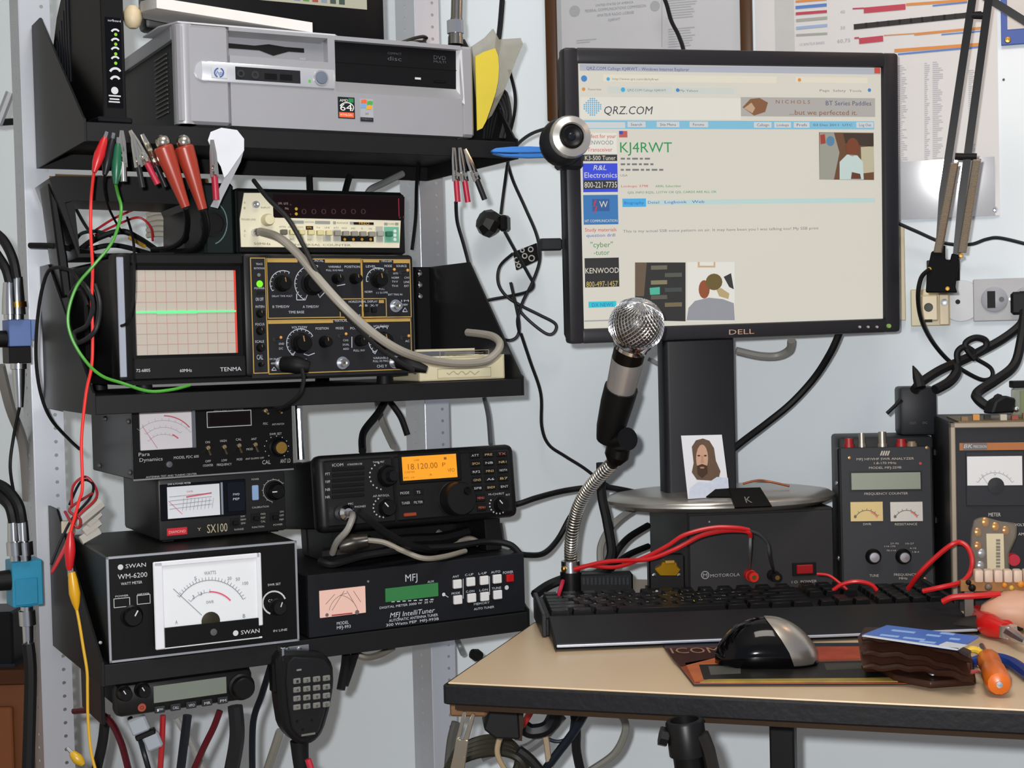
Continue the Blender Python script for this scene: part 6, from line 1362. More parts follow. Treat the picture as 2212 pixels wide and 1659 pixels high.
# webcam, blue peg, wall clutter
v = Dev('webcam', 'round silver webcam fixed on the corner of the big monitor', 'webcam', MON.world(MON.P(1212, 303) + Vector((0, -.03, 0))), 15, 0, 0)
k = v.mpp(1210, 303)
v.part('rear_shell', MB().ball((-.004, .014, -.004), .0255, .018, .0265, 24, 14), mat('1d1e22', .4))
v.part('silver_ring', MB().lathe([(.0215, -.004), (.0235, .004), (.0215, .010), (.015, .0125), (.0135, .0105), (.0135, .004)], (0, 0, 0), seg=32), mat('b4b2ae', .3, .6))
v.part('lens_barrel', MB().lathe([(.0135, .0), (.0135, .009), (.0105, .0115), (.0075, .0095), (0, .009)], (0, 0, 0), seg=28), mat('121214', .25)); v.part('lens', MB().ball((0, -.0085, 0), .005, .0025, .005, 14, 8), mat('20242c', .05))
v.part('mount', MB().box(-.008, .02, .012, .034, -.032, -.012, .003), mat('1d1e22', .4))
v = Dev('blue_peg', 'bright blue plastic peg sticking out from the webcam', 'peg', at_y(1184, 333, 1.675), 20)
P = lambda x, y: v.q(x, y)
v.part('upper_jaw', MB().prism([P(1060, 326), (P(1068, 321)), P(1100, 318), P(1140, 317), P(1186, 319), P(1186, 330), P(1140, 331), P(1100, 331), P(1062, 330)], -.005, .003, bev=.0008), mat('3c7ccc', .4))
v.part('lower_jaw', MB().prism([P(1064, 331), P(1100, 333), P(1186, 331), P(1186, 341), P(1140, 342), P(1090, 339), P(1064, 333)], -.004, .004, bev=.0008), mat('3474c0', .4))
v = wdev('ferrite_cup', 'black rounded rubber cup hanging on a cable by the wall', 'cup', 1062, 485, .03)
v.part('body', MB().lathe([(.010, -.012), (.0185, -.004), (.0195, .006), (.013, .016), (0, .017)], v.P(1060, 484), Vector((-.55, -.6, .35)), 8), mat('1b1a19', .4)); v.part('clamp', MB().box(v.q(1080, 470)[0], v.q(1098, 470)[0], -.008, .012, v.q(1090, 500)[1], v.q(1090, 465)[1], .003), mat('151515', .4))
v = wdev('terminal_card', 'small black card with round pale terminals tied to the cables', 'terminal block', 1137, 560, .035, 0, 14)
v.part('card', MB().prism([v.q(*p) for p in ((1109, 545), (1160, 525), (1164, 562), (1116, 584))], -.003, .003, bev=.0006), mat('101010', .4))
for x, y, r_ in ((1118, 562, 5.5), (1135, 553, 5), (1150, 558, 6), (1148, 539, 5), (1122, 574, 4), (1130, 541, 4)): mb = MB(); v.arc(mb, x, y, r_, r_, 0, 360, 2.6, .0036); v.part('terminal_ring', mb, mat('b4b4b0', .5), sharp=0)

# ---------------------------------------------------------------- left of the post: coax switches and brown cabinet
def coax(name, hexc, lab, bx, py_, Y, plugs, below):
    v = Dev(name, lab, 'switch box', at_y(bx[0], bx[3], Y), 12)
    u0, u1, z0, z1 = v.rect(bx[0], bx[1], bx[2], bx[3]); return v, u0, u1, z0, z1
YL = 1.56
v = Dev('coax_switch', 'pale blue metal coax switch box with black lower half on the post', 'coax switch', at_y(22, 785, YL), 32)
u0, u1, z0, z1 = v.rect(20, 690, 68, 748); v.part('body', MB().box(u0, u1, 0, .03, z0, z1, .0008), mat('50689c', .5)); a = v.rect(20, 748, 68, 785); v.part('base_block', MB().box(a[0], a[1], .001, .03, a[2], a[3], .0008), mat('0b0b0d', .35)); v.part('mounting_ear', MB().box(u1, u1+.008, .012, .016, z1-.022, z1, .0004), mat('6078a8', .5))
CON = mat('c4c6c8', .18, 1.0)
for x, yb, yt in ((38, 690, 598), (22, 690, 610)): v.part('coax_plug', MB().tube([v.P(x, yb), v.P(x, yb-10), v.P(x, yb-11), v.P(x-1, (yb+yt)/2), v.P(x-2, yt)], .006, 14, 0, [.0066, .0066, .0085, .0078, .0062]), CON)
for x in (30, 46): v.part('brass_band', MB().tube([v.P(38, 664), v.P(37, 652)], .0096, 14, 0), BRASS)
v.part('coax_plug', MB().tube([v.P(40, 785), v.P(40, 797), v.P(40, 798), v.P(41, 830), v.P(42, 880)], .007, 14, 0, [.0085, .0085, .0068, .006, .0042]), CON); v.part('selector_knob', MB().lathe([(.009, 0), (.009, .014), (0, .014)], (u0, .014, (z0+z1)/2-.006), (-1, 0, 0), 18), BLK2)
v = Dev('coax_switch', 'turquoise blue coax switch box with two silver plugs on top', 'coax switch', at_y(27, 1310, YL), 32)
u0, u1, z0, z1 = v.rect(27, 1211, 93, 1310); v.part('body', MB().box(u0, u1, 0, .03, z0, z1, .001), mat('1f7fa0', .4)); v.part('front_lip', MB().box(u0+.002, u1-.006, -.0025, 0, z0+.002, z0+(z1-z0)*.62, .0008), mat('1b789a', .4))
for x in (32, 52): v.part('coax_plug', MB().tube([v.P(x+3, 1211), v.P(x+2, 1200), v.P(x+2, 1199), v.P(x, 1170), v.P(x-2, 1168), v.P(x-4, 1125)], .006, 14, 0, [.0062, .0062, .009, .009, .0066, .0058]), CON)
v.part('coax_plug', MB().tube([v.P(58, 1310), v.P(58, 1318), v.P(58, 1319), v.P(60, 1350), v.P(60, 1352), v.P(61, 1390)], .006, 14, 0, [.0066, .0066, .0088, .0088, .006, .0055]), CON); v.part('selector_knob', MB().lathe([(.011, 0), (.010, .02), (0, .02)], (u0, .012, (z0+z1)/2+.004), (-1, 0, 0), 18), BLK2)
v = Dev('wood_cabinet', 'brown wooden cabinet corner standing low behind the left post', 'cabinet', Vector((at_y(55, 1500, 1.95).x-.5, 1.95, 0)), 0)
zt = at_y(30, 1448, 1.95).z; v.part('side_panel', MB().box(0, .5, .012, .11, .0, zt-.02, .002), mat('6a3a18', .45, var=.25, scale=20, stretch=(1, 1, .15))); v.part('cabinet_top', MB().box(-.005, .503, 0, .11, zt-.02, zt, .002), mat('54301a', .4, var=.25, scale=20)); v.part('door_panel', MB().box(.02, .48, 0.002, .012, .06, zt-.05, .002), mat('74401a', .45, var=.25, scale=20, stretch=(1, 1, .15)))
v = Dev('dark_case', 'black case standing on the brown wooden cabinet', 'case', Vector((at_y(30, 1440, 1.97).x-.2, 1.97, zt)), 0)
v.part('body', MB().box(0, .2, 0, .07, 0, at_y(20, 1322, 1.97).z - zt, .003), mat('0f1014', .4)); v.part('base_trim', MB().box(-.001, .202, -.002, .07, 0, .005), mat('2a2c34', .4))

# ---------------------------------------------------------------- under the desk
LZ = DZ - .0285
v = Dev('microphone_pole', 'black tripod pole top with a clamp knob below the desk edge', 'stand', Vector((at_y(1490, 1640, 1.27).x, 1.27, 0)), 0)
pt = v.loc(at_y(1478, 1555, 1.27)); pb = v.loc(at_y(1500, 1720, 1.27)); 
v.part('tube', MB().tube([Vector((pb.x+.01, 0, 0.0)), Vector((pb.x, 0, pb.z)), pt + (pb-pt)*.25], .0140, 20, 0), mat('0c0c0d', .3)); v.part('collar', MB().lathe([(.0168, -.030), (.0168, -.002), (.0155, 0), (.0125, 0), (.0125, -.02), (0, -.02)], pt, (pt-pb), 24), mat('151516', .25))
kp = v.loc(at_y(1432, 1588, 1.27)); v.part('clamp_knob', MB().lathe([(.004, -.016), (.004, 0), (.0085, .0), (.0085, .007), (0, .007)], kp + Vector((.004, 0, -.002)), Vector((-1, 0, .25)), 8), mat('131314', .35)); v.part('clamp_lever', MB().tube([v.loc(at_y(1516, 1585, 1.26)), v.loc(at_y(1530, 1620, 1.26)), v.loc(at_y(1545, 1690, 1.26))], .006, 8, 2), mat('2a2826', .35))
v.part('foot', MB().lathe([(.06, 0), (.058, .01), (.02, .02), (0, .02)], (pb.x+.01, 0, 0), (0, 0, 1), 28), BLK)
v = Dev('metal_strap', 'forked shiny metal strap hanging below the desk corner', 'strap', at_y(990, 1659, 1.43), -8)
B = MB()
for pts in (((1000, 1537), (1008, 1538), (996, 1590), (984, 1600)), ((1019, 1541), (1027, 1542), (1012, 1600), (1000, 1598)), ((986, 1596), (1012, 1600), (1003, 1665), (972, 1665))): B.prism([v.q(*p) for p in pts], -.001, .001, bev=.0004)
v.part('strap', B, mat('c9c2b0', .2, 1.0)); zt = LZ - v.O.z; v.part('wood_block', MB().box(v.q(970, 1530)[0], v.q(1050, 1530)[0], .002, .03, v.q(1000, 1550)[1], zt-.0006, .002), mat('6a4a2a', .6)); v.screw(1003, 1635, 4, CHROME)
v = Dev('black_adapter', 'black square adapter hung under the desk among cables', 'adapter', at_y(1045, 1602, 1.47), 4)
v.part('body', MB().prism([v.q(*p) for p in ((1062, 1520), (1120, 1530), (1124, 1598), (1070, 1596), (1044, 1576))], .0, .04, bev=.002), mat('1c1d20', .5)); v.part('brown_side', MB().prism([v.q(*p) for p in ((1118, 1528), (1132, 1530), (1128, 1602), (1112, 1600))], .002, .038), mat('3a2a1a', .5)); v.part('strap_hook', MB().box(v.q(1075, 1520)[0], v.q(1090, 1520)[0], .01, .02, v.q(1080, 1530)[1], LZ - v.O.z - .001), BLK)

# ---------------------------------------------------------------- cables
K = cable
BK_, GR_ = RUB, mat('8f8a80', .5)
K('test_lead', 'long bright red test lead hanging from the top shelf clip', [(203, 372, 1.478), (197, 430, 1.47), (196, 500, 1.46), (200, 580, 1.455), (198, 650, 1.45), (200, 720, 1.45), (198, 790, 1.45), (186, 850, 1.45), (176, 950, 1.45), (178, 1050, 1.45), (170, 1085, 1.45), (152, 1150, 1.45)], .0016, mat('d8261e', .4), 'wire')
K('test_lead', 'bright green test lead curving past the oscilloscope side', [(250, 398, 1.478), (255, 420, 1.47), (262, 450, 1.46), (255, 490, 1.455), (238, 530, 1.45), (200, 576, 1.445), (165, 620, 1.445), (147, 680, 1.445), (155, 730, 1.445), (185, 780, 1.445), (220, 812, 1.44), (265, 828, 1.435), (320, 845, 1.445), (370, 842, 1.455), (410, 832, 1.47)], .0016, mat('3f8f2c', .4), 'wire')
K('test_lead', 'thin black test lead dropping from the black booted clip', [(226, 378, 1.478), (224, 400, 1.49), (232, 440, 1.52), (245, 470, 1.56), (262, 500, 1.60)], .0013, BK_, 'wire')
boot(at_y(150, 1232, 1.45), at_y(152, 1150, 1.45), 'b3131b', 'red booted clip gripping the yellow clip near the watt meter', BP, G2)
boot(at_y(155, 1236, 1.45), at_y(166, 1318, 1.45), 'd09a10', 'yellow booted clip hanging from the red clip', [(0, .0034), (.2, .0046), (.55, .0056), (.8, .004), (1, .0016)], G2)
K('test_lead', 'yellow test lead running down to the frame bottom', [(166, 1318, 1.45), (172, 1350, 1.45), (180, 1400, 1.45), (188, 1450, 1.45), (189, 1490, 1.45), (190, 1550, 1.45), (196, 1620, 1.45), (206, 1662, 1.45)], .0015, mat('d0a21a', .45), 'wire')
boot(at_y(154, 1625, 1.44), at_y(180, 1652, 1.44), 'c49a1e', 'yellow booted clip lying low beside the left post', BP, G2)
K('coax_lead', 'thick grey coax lead arching from the counter over the cream tin', [CTR_IN, (600, 512, 1.52), (640, 545, 1.50), (690, 605, 1.47), (740, 660, 1.46), (800, 715, 1.47), (860, 755, 1.49), (920, 776, 1.53), (980, 785, 1.57), (1040, 782, 1.61), (1070, 765, 1.625), (1080, 742, 1.64), (1060, 725, 1.665), (1010, 718, 1.70)], .0044, GR_, seg=10)
K('probe_lead', 'thin dark probe lead crossing the counter and oscilloscope fronts', [(548, 390, 1.56), (580, 430, 1.52), (620, 470, 1.50), (650, 520, 1.49), (680, 580, 1.475), (715, 640, 1.475), (760, 695, 1.49), (810, 745, 1.51), (860, 780, 1.53), (893, 800, 1.545)], .0024, mat('2b2b2c', .5))
v_ = SCOPE
mb = MB().tube([SCOPE.world(SCOPE.P(852, 783) + Vector((0, -.008, 0))), SCOPE.world(SCOPE.P(870, 788) + Vector((0, -.02, 0))), SCOPE.world(SCOPE.P(896, 798) + Vector((0, -.03, 0)))], .007, 12, 3, [.0065, .0075, .004]); solo('probe_plug', 'black plug body on the lower right oscilloscope socket', 'plug', mb, BLK2)
mb = MB().tube([SCOPE.world(SCOPE.P(605, 787) + Vector((0, -.008, 0))), SCOPE.world(SCOPE.P(625, 788) + Vector((0, -.02, 0))), SCOPE.world(SCOPE.P(648, 793) + Vector((0, -.026, 0)))], .009, 14, 3, [.008, .0095, .006]); solo('probe_plug', 'black plug body on the lower left oscilloscope socket', 'plug', mb, BLK2)
K('probe_lead', 'short black lead dropping from the lower left oscilloscope socket', [(652, 796, 1.50), (656, 820, 1.50), (648, 850, 1.50), (625, 872, 1.51), (600, 885, 1.54)], .0022, BK_)
K('bundle_cable', 'pair of thick black leads under the orange clip boots', [(401, 447, 1.50), (405, 480, 1.54), (398, 515, 1.58), (370, 535, 1.62), (330, 540, 1.66)], .0032, BK_); K('bundle_cable', 'thick black lead looping from the second orange boot', [(438, 452, 1.51), (445, 490, 1.53), (436, 525, 1.56), (405, 542, 1.60), (350, 545, 1.64)], .0036, BK_)
K('strap_cord', 'black cord stretched from the left post toward the housing', [(64, 530, 1.60), (110, 531, 1.59), (150, 537, 1.60), (200, 548, 1.63)], .0030, BK_)
K('loop_wire', 'thin black wire looping in front of the middle shelf left bracket', [(190, 660, 1.45), (160, 590, 1.47), (112, 580, 1.49), (92, 620, 1.50), (80, 700, 1.51), (78, 780, 1.52), (88, 850, 1.53), (110, 905, 1.55), (150, 950, 1.60), (172, 970, 1.65)], .0018, BK_)
K('loop_wire', 'thin black wire hanging across the oscilloscope silver trim', [(275, 470, 1.60), (288, 520, 1.50), (290, 580, 1.435), (288, 650, 1.43), (275, 695, 1.435), (262, 704, 1.445)], .0014, BK_)
K('handle_cord', 'black cord loops hanging on the oscilloscope side', [(150, 640, 1.47), (175, 610, 1.455), (200, 650, 1.45), (190, 700, 1.45), (160, 720, 1.455), (170, 740, 1.45), (205, 715, 1.445), (215, 660, 1.45), (205, 615, 1.46)], .0024, mat('26272a', .4))
# red and black wire bundle with white connectors by the left bracket
for k, (pts, h, lab) in enumerate((([(155, 1095, 1.50), (158, 1050, 1.52), (185, 1030, 1.53), (207, 1055, 1.53), (205, 1080, 1.52), (165, 1120, 1.50), (140, 1180, 1.49), (112, 1235, 1.48), (125, 1215, 1.48), (160, 1150, 1.49)], 'a8202a', 'red wire loop bundled beside the swr meter'), ([(150, 1090, 1.51), (175, 1040, 1.53), (200, 1045, 1.53), (195, 1075, 1.52), (150, 1130, 1.50), (110, 1220, 1.485)], '1b1c22', 'black wire loop bundled beside the swr meter'), ([(140, 1105, 1.50), (155, 1130, 1.49), (170, 1140, 1.49), (172, 1120, 1.5), (150, 1100, 1.5), (200, 1065, 1.52)], '8c1a28', 'dark red wire knotted around the white connectors'))): K('wire_bundle', lab, pts, .0014, mat(h, .45), 'wire')
mb = MB().tube([at_y(160, 1130, 1.53), at_y(215, 1085, 1.55)], .0082, 8, 0); solo('white_connector', 'white cylindrical connector lying in the wire bundle', 'connector', mb, mat('cfcac0', .45))
mb = MB()
for k in range(4): mb.tube([at_y(175+k*6, 1168-k*17, 1.56), at_y(214, 1146-k*19, 1.57)], .0052, 6, 0)
solo('white_fins', 'white finned plastic piece behind the wire bundle', 'connector', mb, mat('d0cbc0', .5)); mb = MB().box(0, 1, 0, 1, 0, 1); mb.v = [at_y(133, 1152, 1.50) + Vector((p.x*.012, p.y*.008, p.z*.012)) for p in mb.v]; solo('white_cube_plug', 'small white plug block tied in the red wires', 'plug', mb, mat('b5ab98', .5))
# coax cables at far left
for k, (pts, r_) in enumerate((([(36, 600, 1.56), (28, 560, 1.56), (8, 520, 1.57), (-20, 495, 1.58)], .0052), ([(21, 612, 1.56), (12, 580, 1.56), (-10, 545, 1.57)], .0052), ([(48, 1128, 1.56), (40, 1090, 1.56), (12, 1055, 1.57), (-20, 1040, 1.58)], .0056), ([(29, 1128, 1.56), (18, 1090, 1.56), (-15, 1062, 1.57)], .0056), ([(61, 1390, 1.56), (66, 1450, 1.56), (64, 1560, 1.56), (60, 1680, 1.56)], .0068), ([(42, 880, 1.56), (30, 940, 1.57), (22, 1010, 1.57), (34, 1085, 1.58), (42, 1128, 1.57)], .0018), ([(0, 790, 1.62), (22, 880, 1.64), (50, 960, 1.68), (60, 1080, 1.70)], .006))):
    K('coax_cable', ['black coax cable bending into the taller silver plug above the blue switch', 'black coax cable bending into the shorter plug above the blue switch', 'black coax cable entering the right plug of the turquoise switch', 'black coax cable entering the left plug of the turquoise switch', 'thick black coax cable dropping from the turquoise switch to the frame bottom', 'thin dark wire between the blue and the turquoise switch', 'grey coax cable slanting behind the left post'][k], pts, r_, BK_ if k < 6 else mat('6a6864', .45), group='coax cables at the left post')
K('antenna_wire', 'pale wire slanting behind the left post near the top', [(-5, 270, 1.9), (22, 200, 1.9)], .006, mat('8c8f94', .4)); K('antenna_wire', 'black horizontal cord behind the left post', [(-10, 265, 1.92), (40, 262, 1.92)], .0045, BK_)
# behind the top shelf and counter
for k, (pts, r_, m_) in enumerate((([(905, 345, 1.84), (900, 400, 1.82), (898, 470, 1.80), (890, 540, 1.80)], .0022, BK_), ([(870, 375, 1.84), (830, 395, 1.82), (800, 410, 1.80), (790, 430, 1.80)], .0042, mat('77797a', .4)), ([(668, 380, 1.75), (670, 425, 1.74)], .004, BK_), ([(755, 380, 1.78), (748, 405, 1.77), (742, 430, 1.76)], .004, BK_))): K('back_cable', ['thin black cable running down beside the right post behind the counter', 'grey cable slanting behind the counter top', 'short black cable behind the counter display', 'dark cable dropping behind the counter near the post'][k], pts, r_, m_)
mb = MB().tube([SL(.012, .245, 1.262), SL(.195, .245, 1.262)], .0045, 8, 0); solo('wood_rail', 'thin brown rail behind the top shelf underside', 'rail', mb, mat('7a5a30', .5))
# between middle and bottom shelf
for k, (pts, r_, m_) in enumerate((([(832, 868, 1.80), (815, 895, 1.78), (785, 935, 1.76), (783, 975, 1.72)], .0046, BK_), ([(815, 865, 1.86), (825, 910, 1.86), (850, 965, 1.82)], .0044, mat('8b8a84', .4)), ([(840, 865, 1.88), (865, 900, 1.88), (880, 940, 1.88)], .004, BK_), ([(1046, 858, 1.90), (1055, 900, 1.90), (1060, 960, 1.88)], .003, mat('4a4c50', .4)), ([(1080, 1130, 1.84), (1086, 1170, 1.84)], .003, mat('4a4c50', .4)))): K('shelf_cable', ['thick black cable bending under the middle shelf', 'grey cable hanging under the middle shelf', 'black cable crossing behind the right post', 'thin grey cable between middle shelf and transceiver', 'thin grey cable below the transceiver corner'][k], pts, r_, m_)
# transceiver front and tuner top
K('microphone_lead', 'grey lead curving down from the transceiver socket', [MICP, (762, 1115, 1.52), (750, 1145, 1.51), (728, 1170, 1.52), (718, 1195, 1.54)], .0034, mat('7d7b76', .45))
K('microphone_lead', 'black lead slanting from the transceiver socket across the tuner top', [(775, 1105, 1.52), (800, 1125, 1.53), (840, 1155, 1.56), (890, 1180, 1.60), (940, 1190, 1.66)], .0042, BK_)
K('grey_lead', 'grey lead waving over the tuner top from a silver plug', [(795, 1167, 1.60), (830, 1172, 1.60), (870, 1190, 1.60), (915, 1206, 1.60), (960, 1202, 1.63), (1005, 1190, 1.67)], .0030, mat('857f74', .45))
mb = MB().tube([at_y(735, 1180, 1.60), at_y(765, 1172, 1.60), at_y(772, 1170, 1.60), at_y(796, 1167, 1.60)], .009, 14, 0, [.010, .0105, .0085, .0075]); solo('line_plug', 'black and silver line plug lying on the tuner', 'plug', mb, mat('33302c', .3, .5))
K('black_lead', 'black lead looped over the antenna tuner top', [(690, 1212, 1.55), (720, 1218, 1.545), (780, 1202, 1.575), (840, 1192, 1.595), (900, 1185, 1.63), (980, 1180, 1.66), (1050, 1170, 1.685), (1100, 1176, 1.69), (1122, 1196, 1.69)], .0038, BK_); K('black_lead', 'thick black heap of lead under the transceiver', [(700, 1200, 1.60), (740, 1195, 1.60), (800, 1185, 1.62), (870, 1170, 1.65), (950, 1165, 1.68), (1010, 1150, 1.70)], .008, BLK2); K('grey_lead', 'grey folded cable under the transceiver right end', [(945, 1150, 1.70), (980, 1170, 1.69), (1015, 1165, 1.69), (1035, 1175, 1.69)], .004, mat('6c665c', .5))
K('black_cable', 'black cord from transceiver toward the gooseneck', [(1095, 1095, 1.80), (1125, 1087, 1.80), (1160, 1075, 1.81), (1220, 1060, 1.84), (1290, 1052, 1.84), (1345, 1058, 1.84), (1420, 1076, 1.80)], .0036, BK_); K('black_cable', 'black cord from tuner up behind the gooseneck', [(1100, 1192, 1.76), (1138, 1199, 1.77), (1175, 1195, 1.80), (1205, 1165, 1.84), (1230, 1120, 1.85), (1250, 1090, 1.85)], .0036, BK_); K('black_cable', 'thick black cord behind keyboard toward the tuner', [(1155, 1285, 1.72), (1190, 1262, 1.74), (1240, 1245, 1.74), (1290, 1240, 1.74), (1320, 1200, 1.75), (1312, 1130, 1.76), (1300, 1070, 1.77), (1298, 1000, 1.78)], .0058, BK_)
K('black_cable', 'grey cable pair curving behind the power supply', [(1297, 1215, 1.82), (1298, 1180, 1.83), (1315, 1145, 1.84), (1345, 1115, 1.85), (1395, 1085, 1.88)], .0046, mat('8e8d88', .45)); K('black_cable', 'black cable crossing to the power supply side', [(1325, 1205, 1.80), (1340, 1180, 1.80), (1362, 1158, 1.82), (1400, 1135, 1.85)], .0042, BK_); K('black_cable', 'lower black cable to the power supply side', [(1300, 1250, 1.74), (1335, 1215, 1.78), (1362, 1196, 1.82), (1400, 1180, 1.86)], .004, BK_)
K('thin_cable', 'thin black cable falling from the tin shelf end to the stand', [(1125, 720, 1.99), (1145, 780, 1.99), (1168, 850, 1.99), (1170, 920, 1.99), (1185, 960, 1.99), (1220, 985, 1.98), (1260, 1010, 1.97), (1300, 1040, 1.95), (1340, 1062, 1.93), (1400, 1078, 1.94)], .0022, BK_)
# webcam cable tangle near the wall
for k, pts in enumerate(([(1085, 0, 1.95), (1080, 60, 1.95), (1072, 120, 1.94)], [(1190, 275, 1.74), (1150, 288, 1.80), (1120, 310, 1.86), (1100, 340, 1.93), (1090, 400, 1.97), (1082, 462, 1.96)], [(1095, 345, 1.97), (1108, 390, 1.99), (1135, 450, 1.99), (1160, 510, 1.97), (1166, 560, 1.96), (1150, 610, 1.96), (1130, 650, 1.96), (1118, 690, 1.96), (1122, 720, 1.97)], [(1090, 500, 1.96), (1112, 540, 1.96), (1140, 590, 1.96), (1152, 615, 1.96), (1140, 630, 1.96), (1100, 640, 1.97), (1050, 650, 1.97), (1008, 670, 1.96), (1018, 690, 1.96), (1060, 715, 1.96), (1095, 735, 1.97), (1118, 725, 1.97), (1120, 690, 1.97), (1103, 610, 1.96)], [(1108, 548, 1.96), (1080, 575, 1.97), (1076, 610, 1.97), (1092, 638, 1.97), (1125, 660, 1.97), (1165, 680, 1.97), (1200, 700, 1.97), (1195, 720, 1.97), (1175, 718, 1.97), (1130, 680, 1.97), (1105, 640, 1.97)], [(985, 437, 1.70), (988, 480, 1.74), (1002, 530, 1.80), (1014, 580, 1.86), (1016, 625, 1.88), (1012, 680, 1.90)], [(1100, 150, 1.92), (1112, 200, 1.93), (1112, 240, 1.93), (1102, 285, 1.93)])):
    K('wall_cable', ['straight dark cable hanging above the plastic bag', 'black webcam cable passing behind the blue peg to the rubber cup', 'long thin black cable falling from the peg past the terminal card', 'looped thin cable tied below the terminal card', 'second cable loop with a long right end below the terminal card', 'thin dark cable hanging from the red sleeved trio', 'thin cable curving beside the plastic bag'][k], pts, .0022 if k else .0036, RUBL, group='thin cables hanging on the wall')
K('monitor_cable', 'black cable dropping over the framed licence to the monitor', [(1428, -20, 1.93), (1440, 10, 1.93), (1450, 45, 1.93), (1465, 75, 1.92), (1476, 108, 1.90), (1478, 150, 1.88)], .0026, BK_); K('monitor_cable', 'thick black cable curving from the monitor bottom to the stand', [(1815, 715, 1.79), (1795, 760, 1.80), (1760, 815, 1.82), (1710, 870, 1.83), (1655, 915, 1.83), (1602, 955, 1.82), (1560, 990, 1.81)], .0046, BK_); K('monitor_cable', 'grey cable bow under the monitor right of the column', [(1709, 735, 1.80), (1705, 755, 1.82), (1680, 768, 1.83), (1640, 768, 1.83), (1590, 757, 1.83)], .0048, mat('85857f', .45)); K('monitor_cable', 'thin grey cable behind the microphone barrel', [(1400, 775, 1.86), (1420, 785, 1.86), (1445, 800, 1.85)], .0026, mat('8a8d8c', .45))
K('phone_cable', 'thin dark cord along the wall right of the monitor', [(1935, 480, 1.86), (1980, 500, 1.855), (2040, 525, 1.85), (2095, 528, 1.83), (2130, 517, 1.82), (2160, 514, 1.81), (2220, 528, 1.79)], .0022, mat('2a3038', .45))
K('lamp_cable', 'thin black lamp cord looping from bracket down to the knot', [(2008, 582, 1.69), (1990, 600, 1.70), (1983, 640, 1.71), (1990, 690, 1.74), (2012, 735, 1.78), (2045, 775, 1.80), (2080, 800, 1.80), (2120, 820, 1.80), (2142, 815, 1.80), (2140, 795, 1.80), (2110, 776, 1.80)], .0026, BK_)
K('mains_lead', 'thick black mains lead from outlet through the knot to the adapter', [(2212, 672, 1.775), (2206, 700, 1.77), (2170, 730, 1.77), (2120, 758, 1.77), (2075, 780, 1.77), (2030, 800, 1.76), (1990, 826, 1.75), (1975, 842, 1.74)], .0055, BK_); K('mains_lead', 'thick black mains lead curving down to the black plug', [(2214, 672, 1.77), (2205, 740, 1.75), (2190, 790, 1.74), (2150, 822, 1.73), (2115, 845, 1.72), (2110, 860, 1.71), (2140, 880, 1.70), PLUGB], .0058, BK_)
K('tied_loop', 'black cable loops of the knot between outlet and adapter', [(2070, 785, 1.765), (2068, 762, 1.765), (2082, 750, 1.765), (2102, 760, 1.765), (2106, 775, 1.765), (2085, 745, 1.765), (2105, 730, 1.765), (2128, 735, 1.765), (2128, 752, 1.765), (2100, 770, 1.765)], .004, BK_); K('tied_loop', 'thick black lead bowing from the knot to the adapter top', [(2065, 790, 1.765), (2066, 805, 1.76), (2050, 825, 1.755), (2020, 842, 1.745)], .006, BK_)
mb = MB().tube([at_y(1988, 838, 1.735), at_y(1982, 815, 1.74), at_y(1972, 790, 1.745)], .006, 8, 2, [.007, .006, .0008]); solo('cord_tip', 'black pointed cord end sticking up from the adapter', 'cable', mb, BK_); K('adapter_lead', 'thin black lead end left of the adapter', [(1946, 862, 1.73), (1935, 875, 1.73), (1916, 893, 1.73)], .0022, BK_)
mb = MB().box(-.016, .016, -.02, .0, -.014, .014, .003); P = wallp(2212, 655, .012); mb.v = [P + WX*p.x + WN*p.y + Vector((0, 0, p.z)) for p in mb.v]; solo('mains_plug', 'black mains plug in the second outlet socket', 'plug', mb, RUB)
# red wires on the desk
RW_ = mat('b8181c', .38)
K('red_wire', 'red wire arching over the power supply front to the red post', [(1240, 1230, 1.69), (1300, 1215, 1.68), (1345, 1211, 1.67), (1400, 1208, 1.655), (1450, 1190, 1.65), (1480, 1175, 1.65), (1515, 1157, 1.65), (1560, 1147, 1.65), (1600, 1146, 1.65), (1618, 1150, 1.65), (1621, 1160, 1.655)], .0026, RW_, 'wire'); K('red_wire', 'second red wire arching higher over the power supply front', [(1245, 1232, 1.70), (1270, 1222, 1.69), (1330, 1225, 1.675), (1390, 1205, 1.66), (1440, 1180, 1.65), (1480, 1155, 1.645), (1540, 1140, 1.645), (1590, 1140, 1.645), (1618, 1145, 1.65)], .0024, RW_, 'wire')
K('post_wire', 'dark wire bending into the black binding post', [(1618, 1146, 1.65), (1640, 1155, 1.65), (1658, 1175, 1.652), (1663, 1205, 1.655), POSTB], .0018, mat('3c3c40', .45), 'wire'); K('post_wire', 'clear grey wire hanging to the red binding post', [(1621, 1158, 1.655), (1620, 1190, 1.656), POSTR], .0018, mat('5a5a5c', .45), 'wire'); K('red_wire', 'thin red wire lying on the keyboard far left corner', [(1205, 1290, 1.70), (1212, 1268, 1.70), (1216, 1255, 1.71)], .0024, mat('b0203a', .4), 'wire')
K('red_wire', 'short red wire crossing before the analyzer foot', [(1765, 1240, 1.66), (1790, 1243, 1.655), (1812, 1258, 1.65), (1830, 1274, 1.645)], .0016, RW_, 'wire'); K('red_wire', 'red wire hump before the analyzer', [(1800, 1275, 1.645), (1820, 1262, 1.64), (1850, 1256, 1.635), (1880, 1262, 1.635), (1894, 1275, 1.635)], .0024, RW_, 'wire')
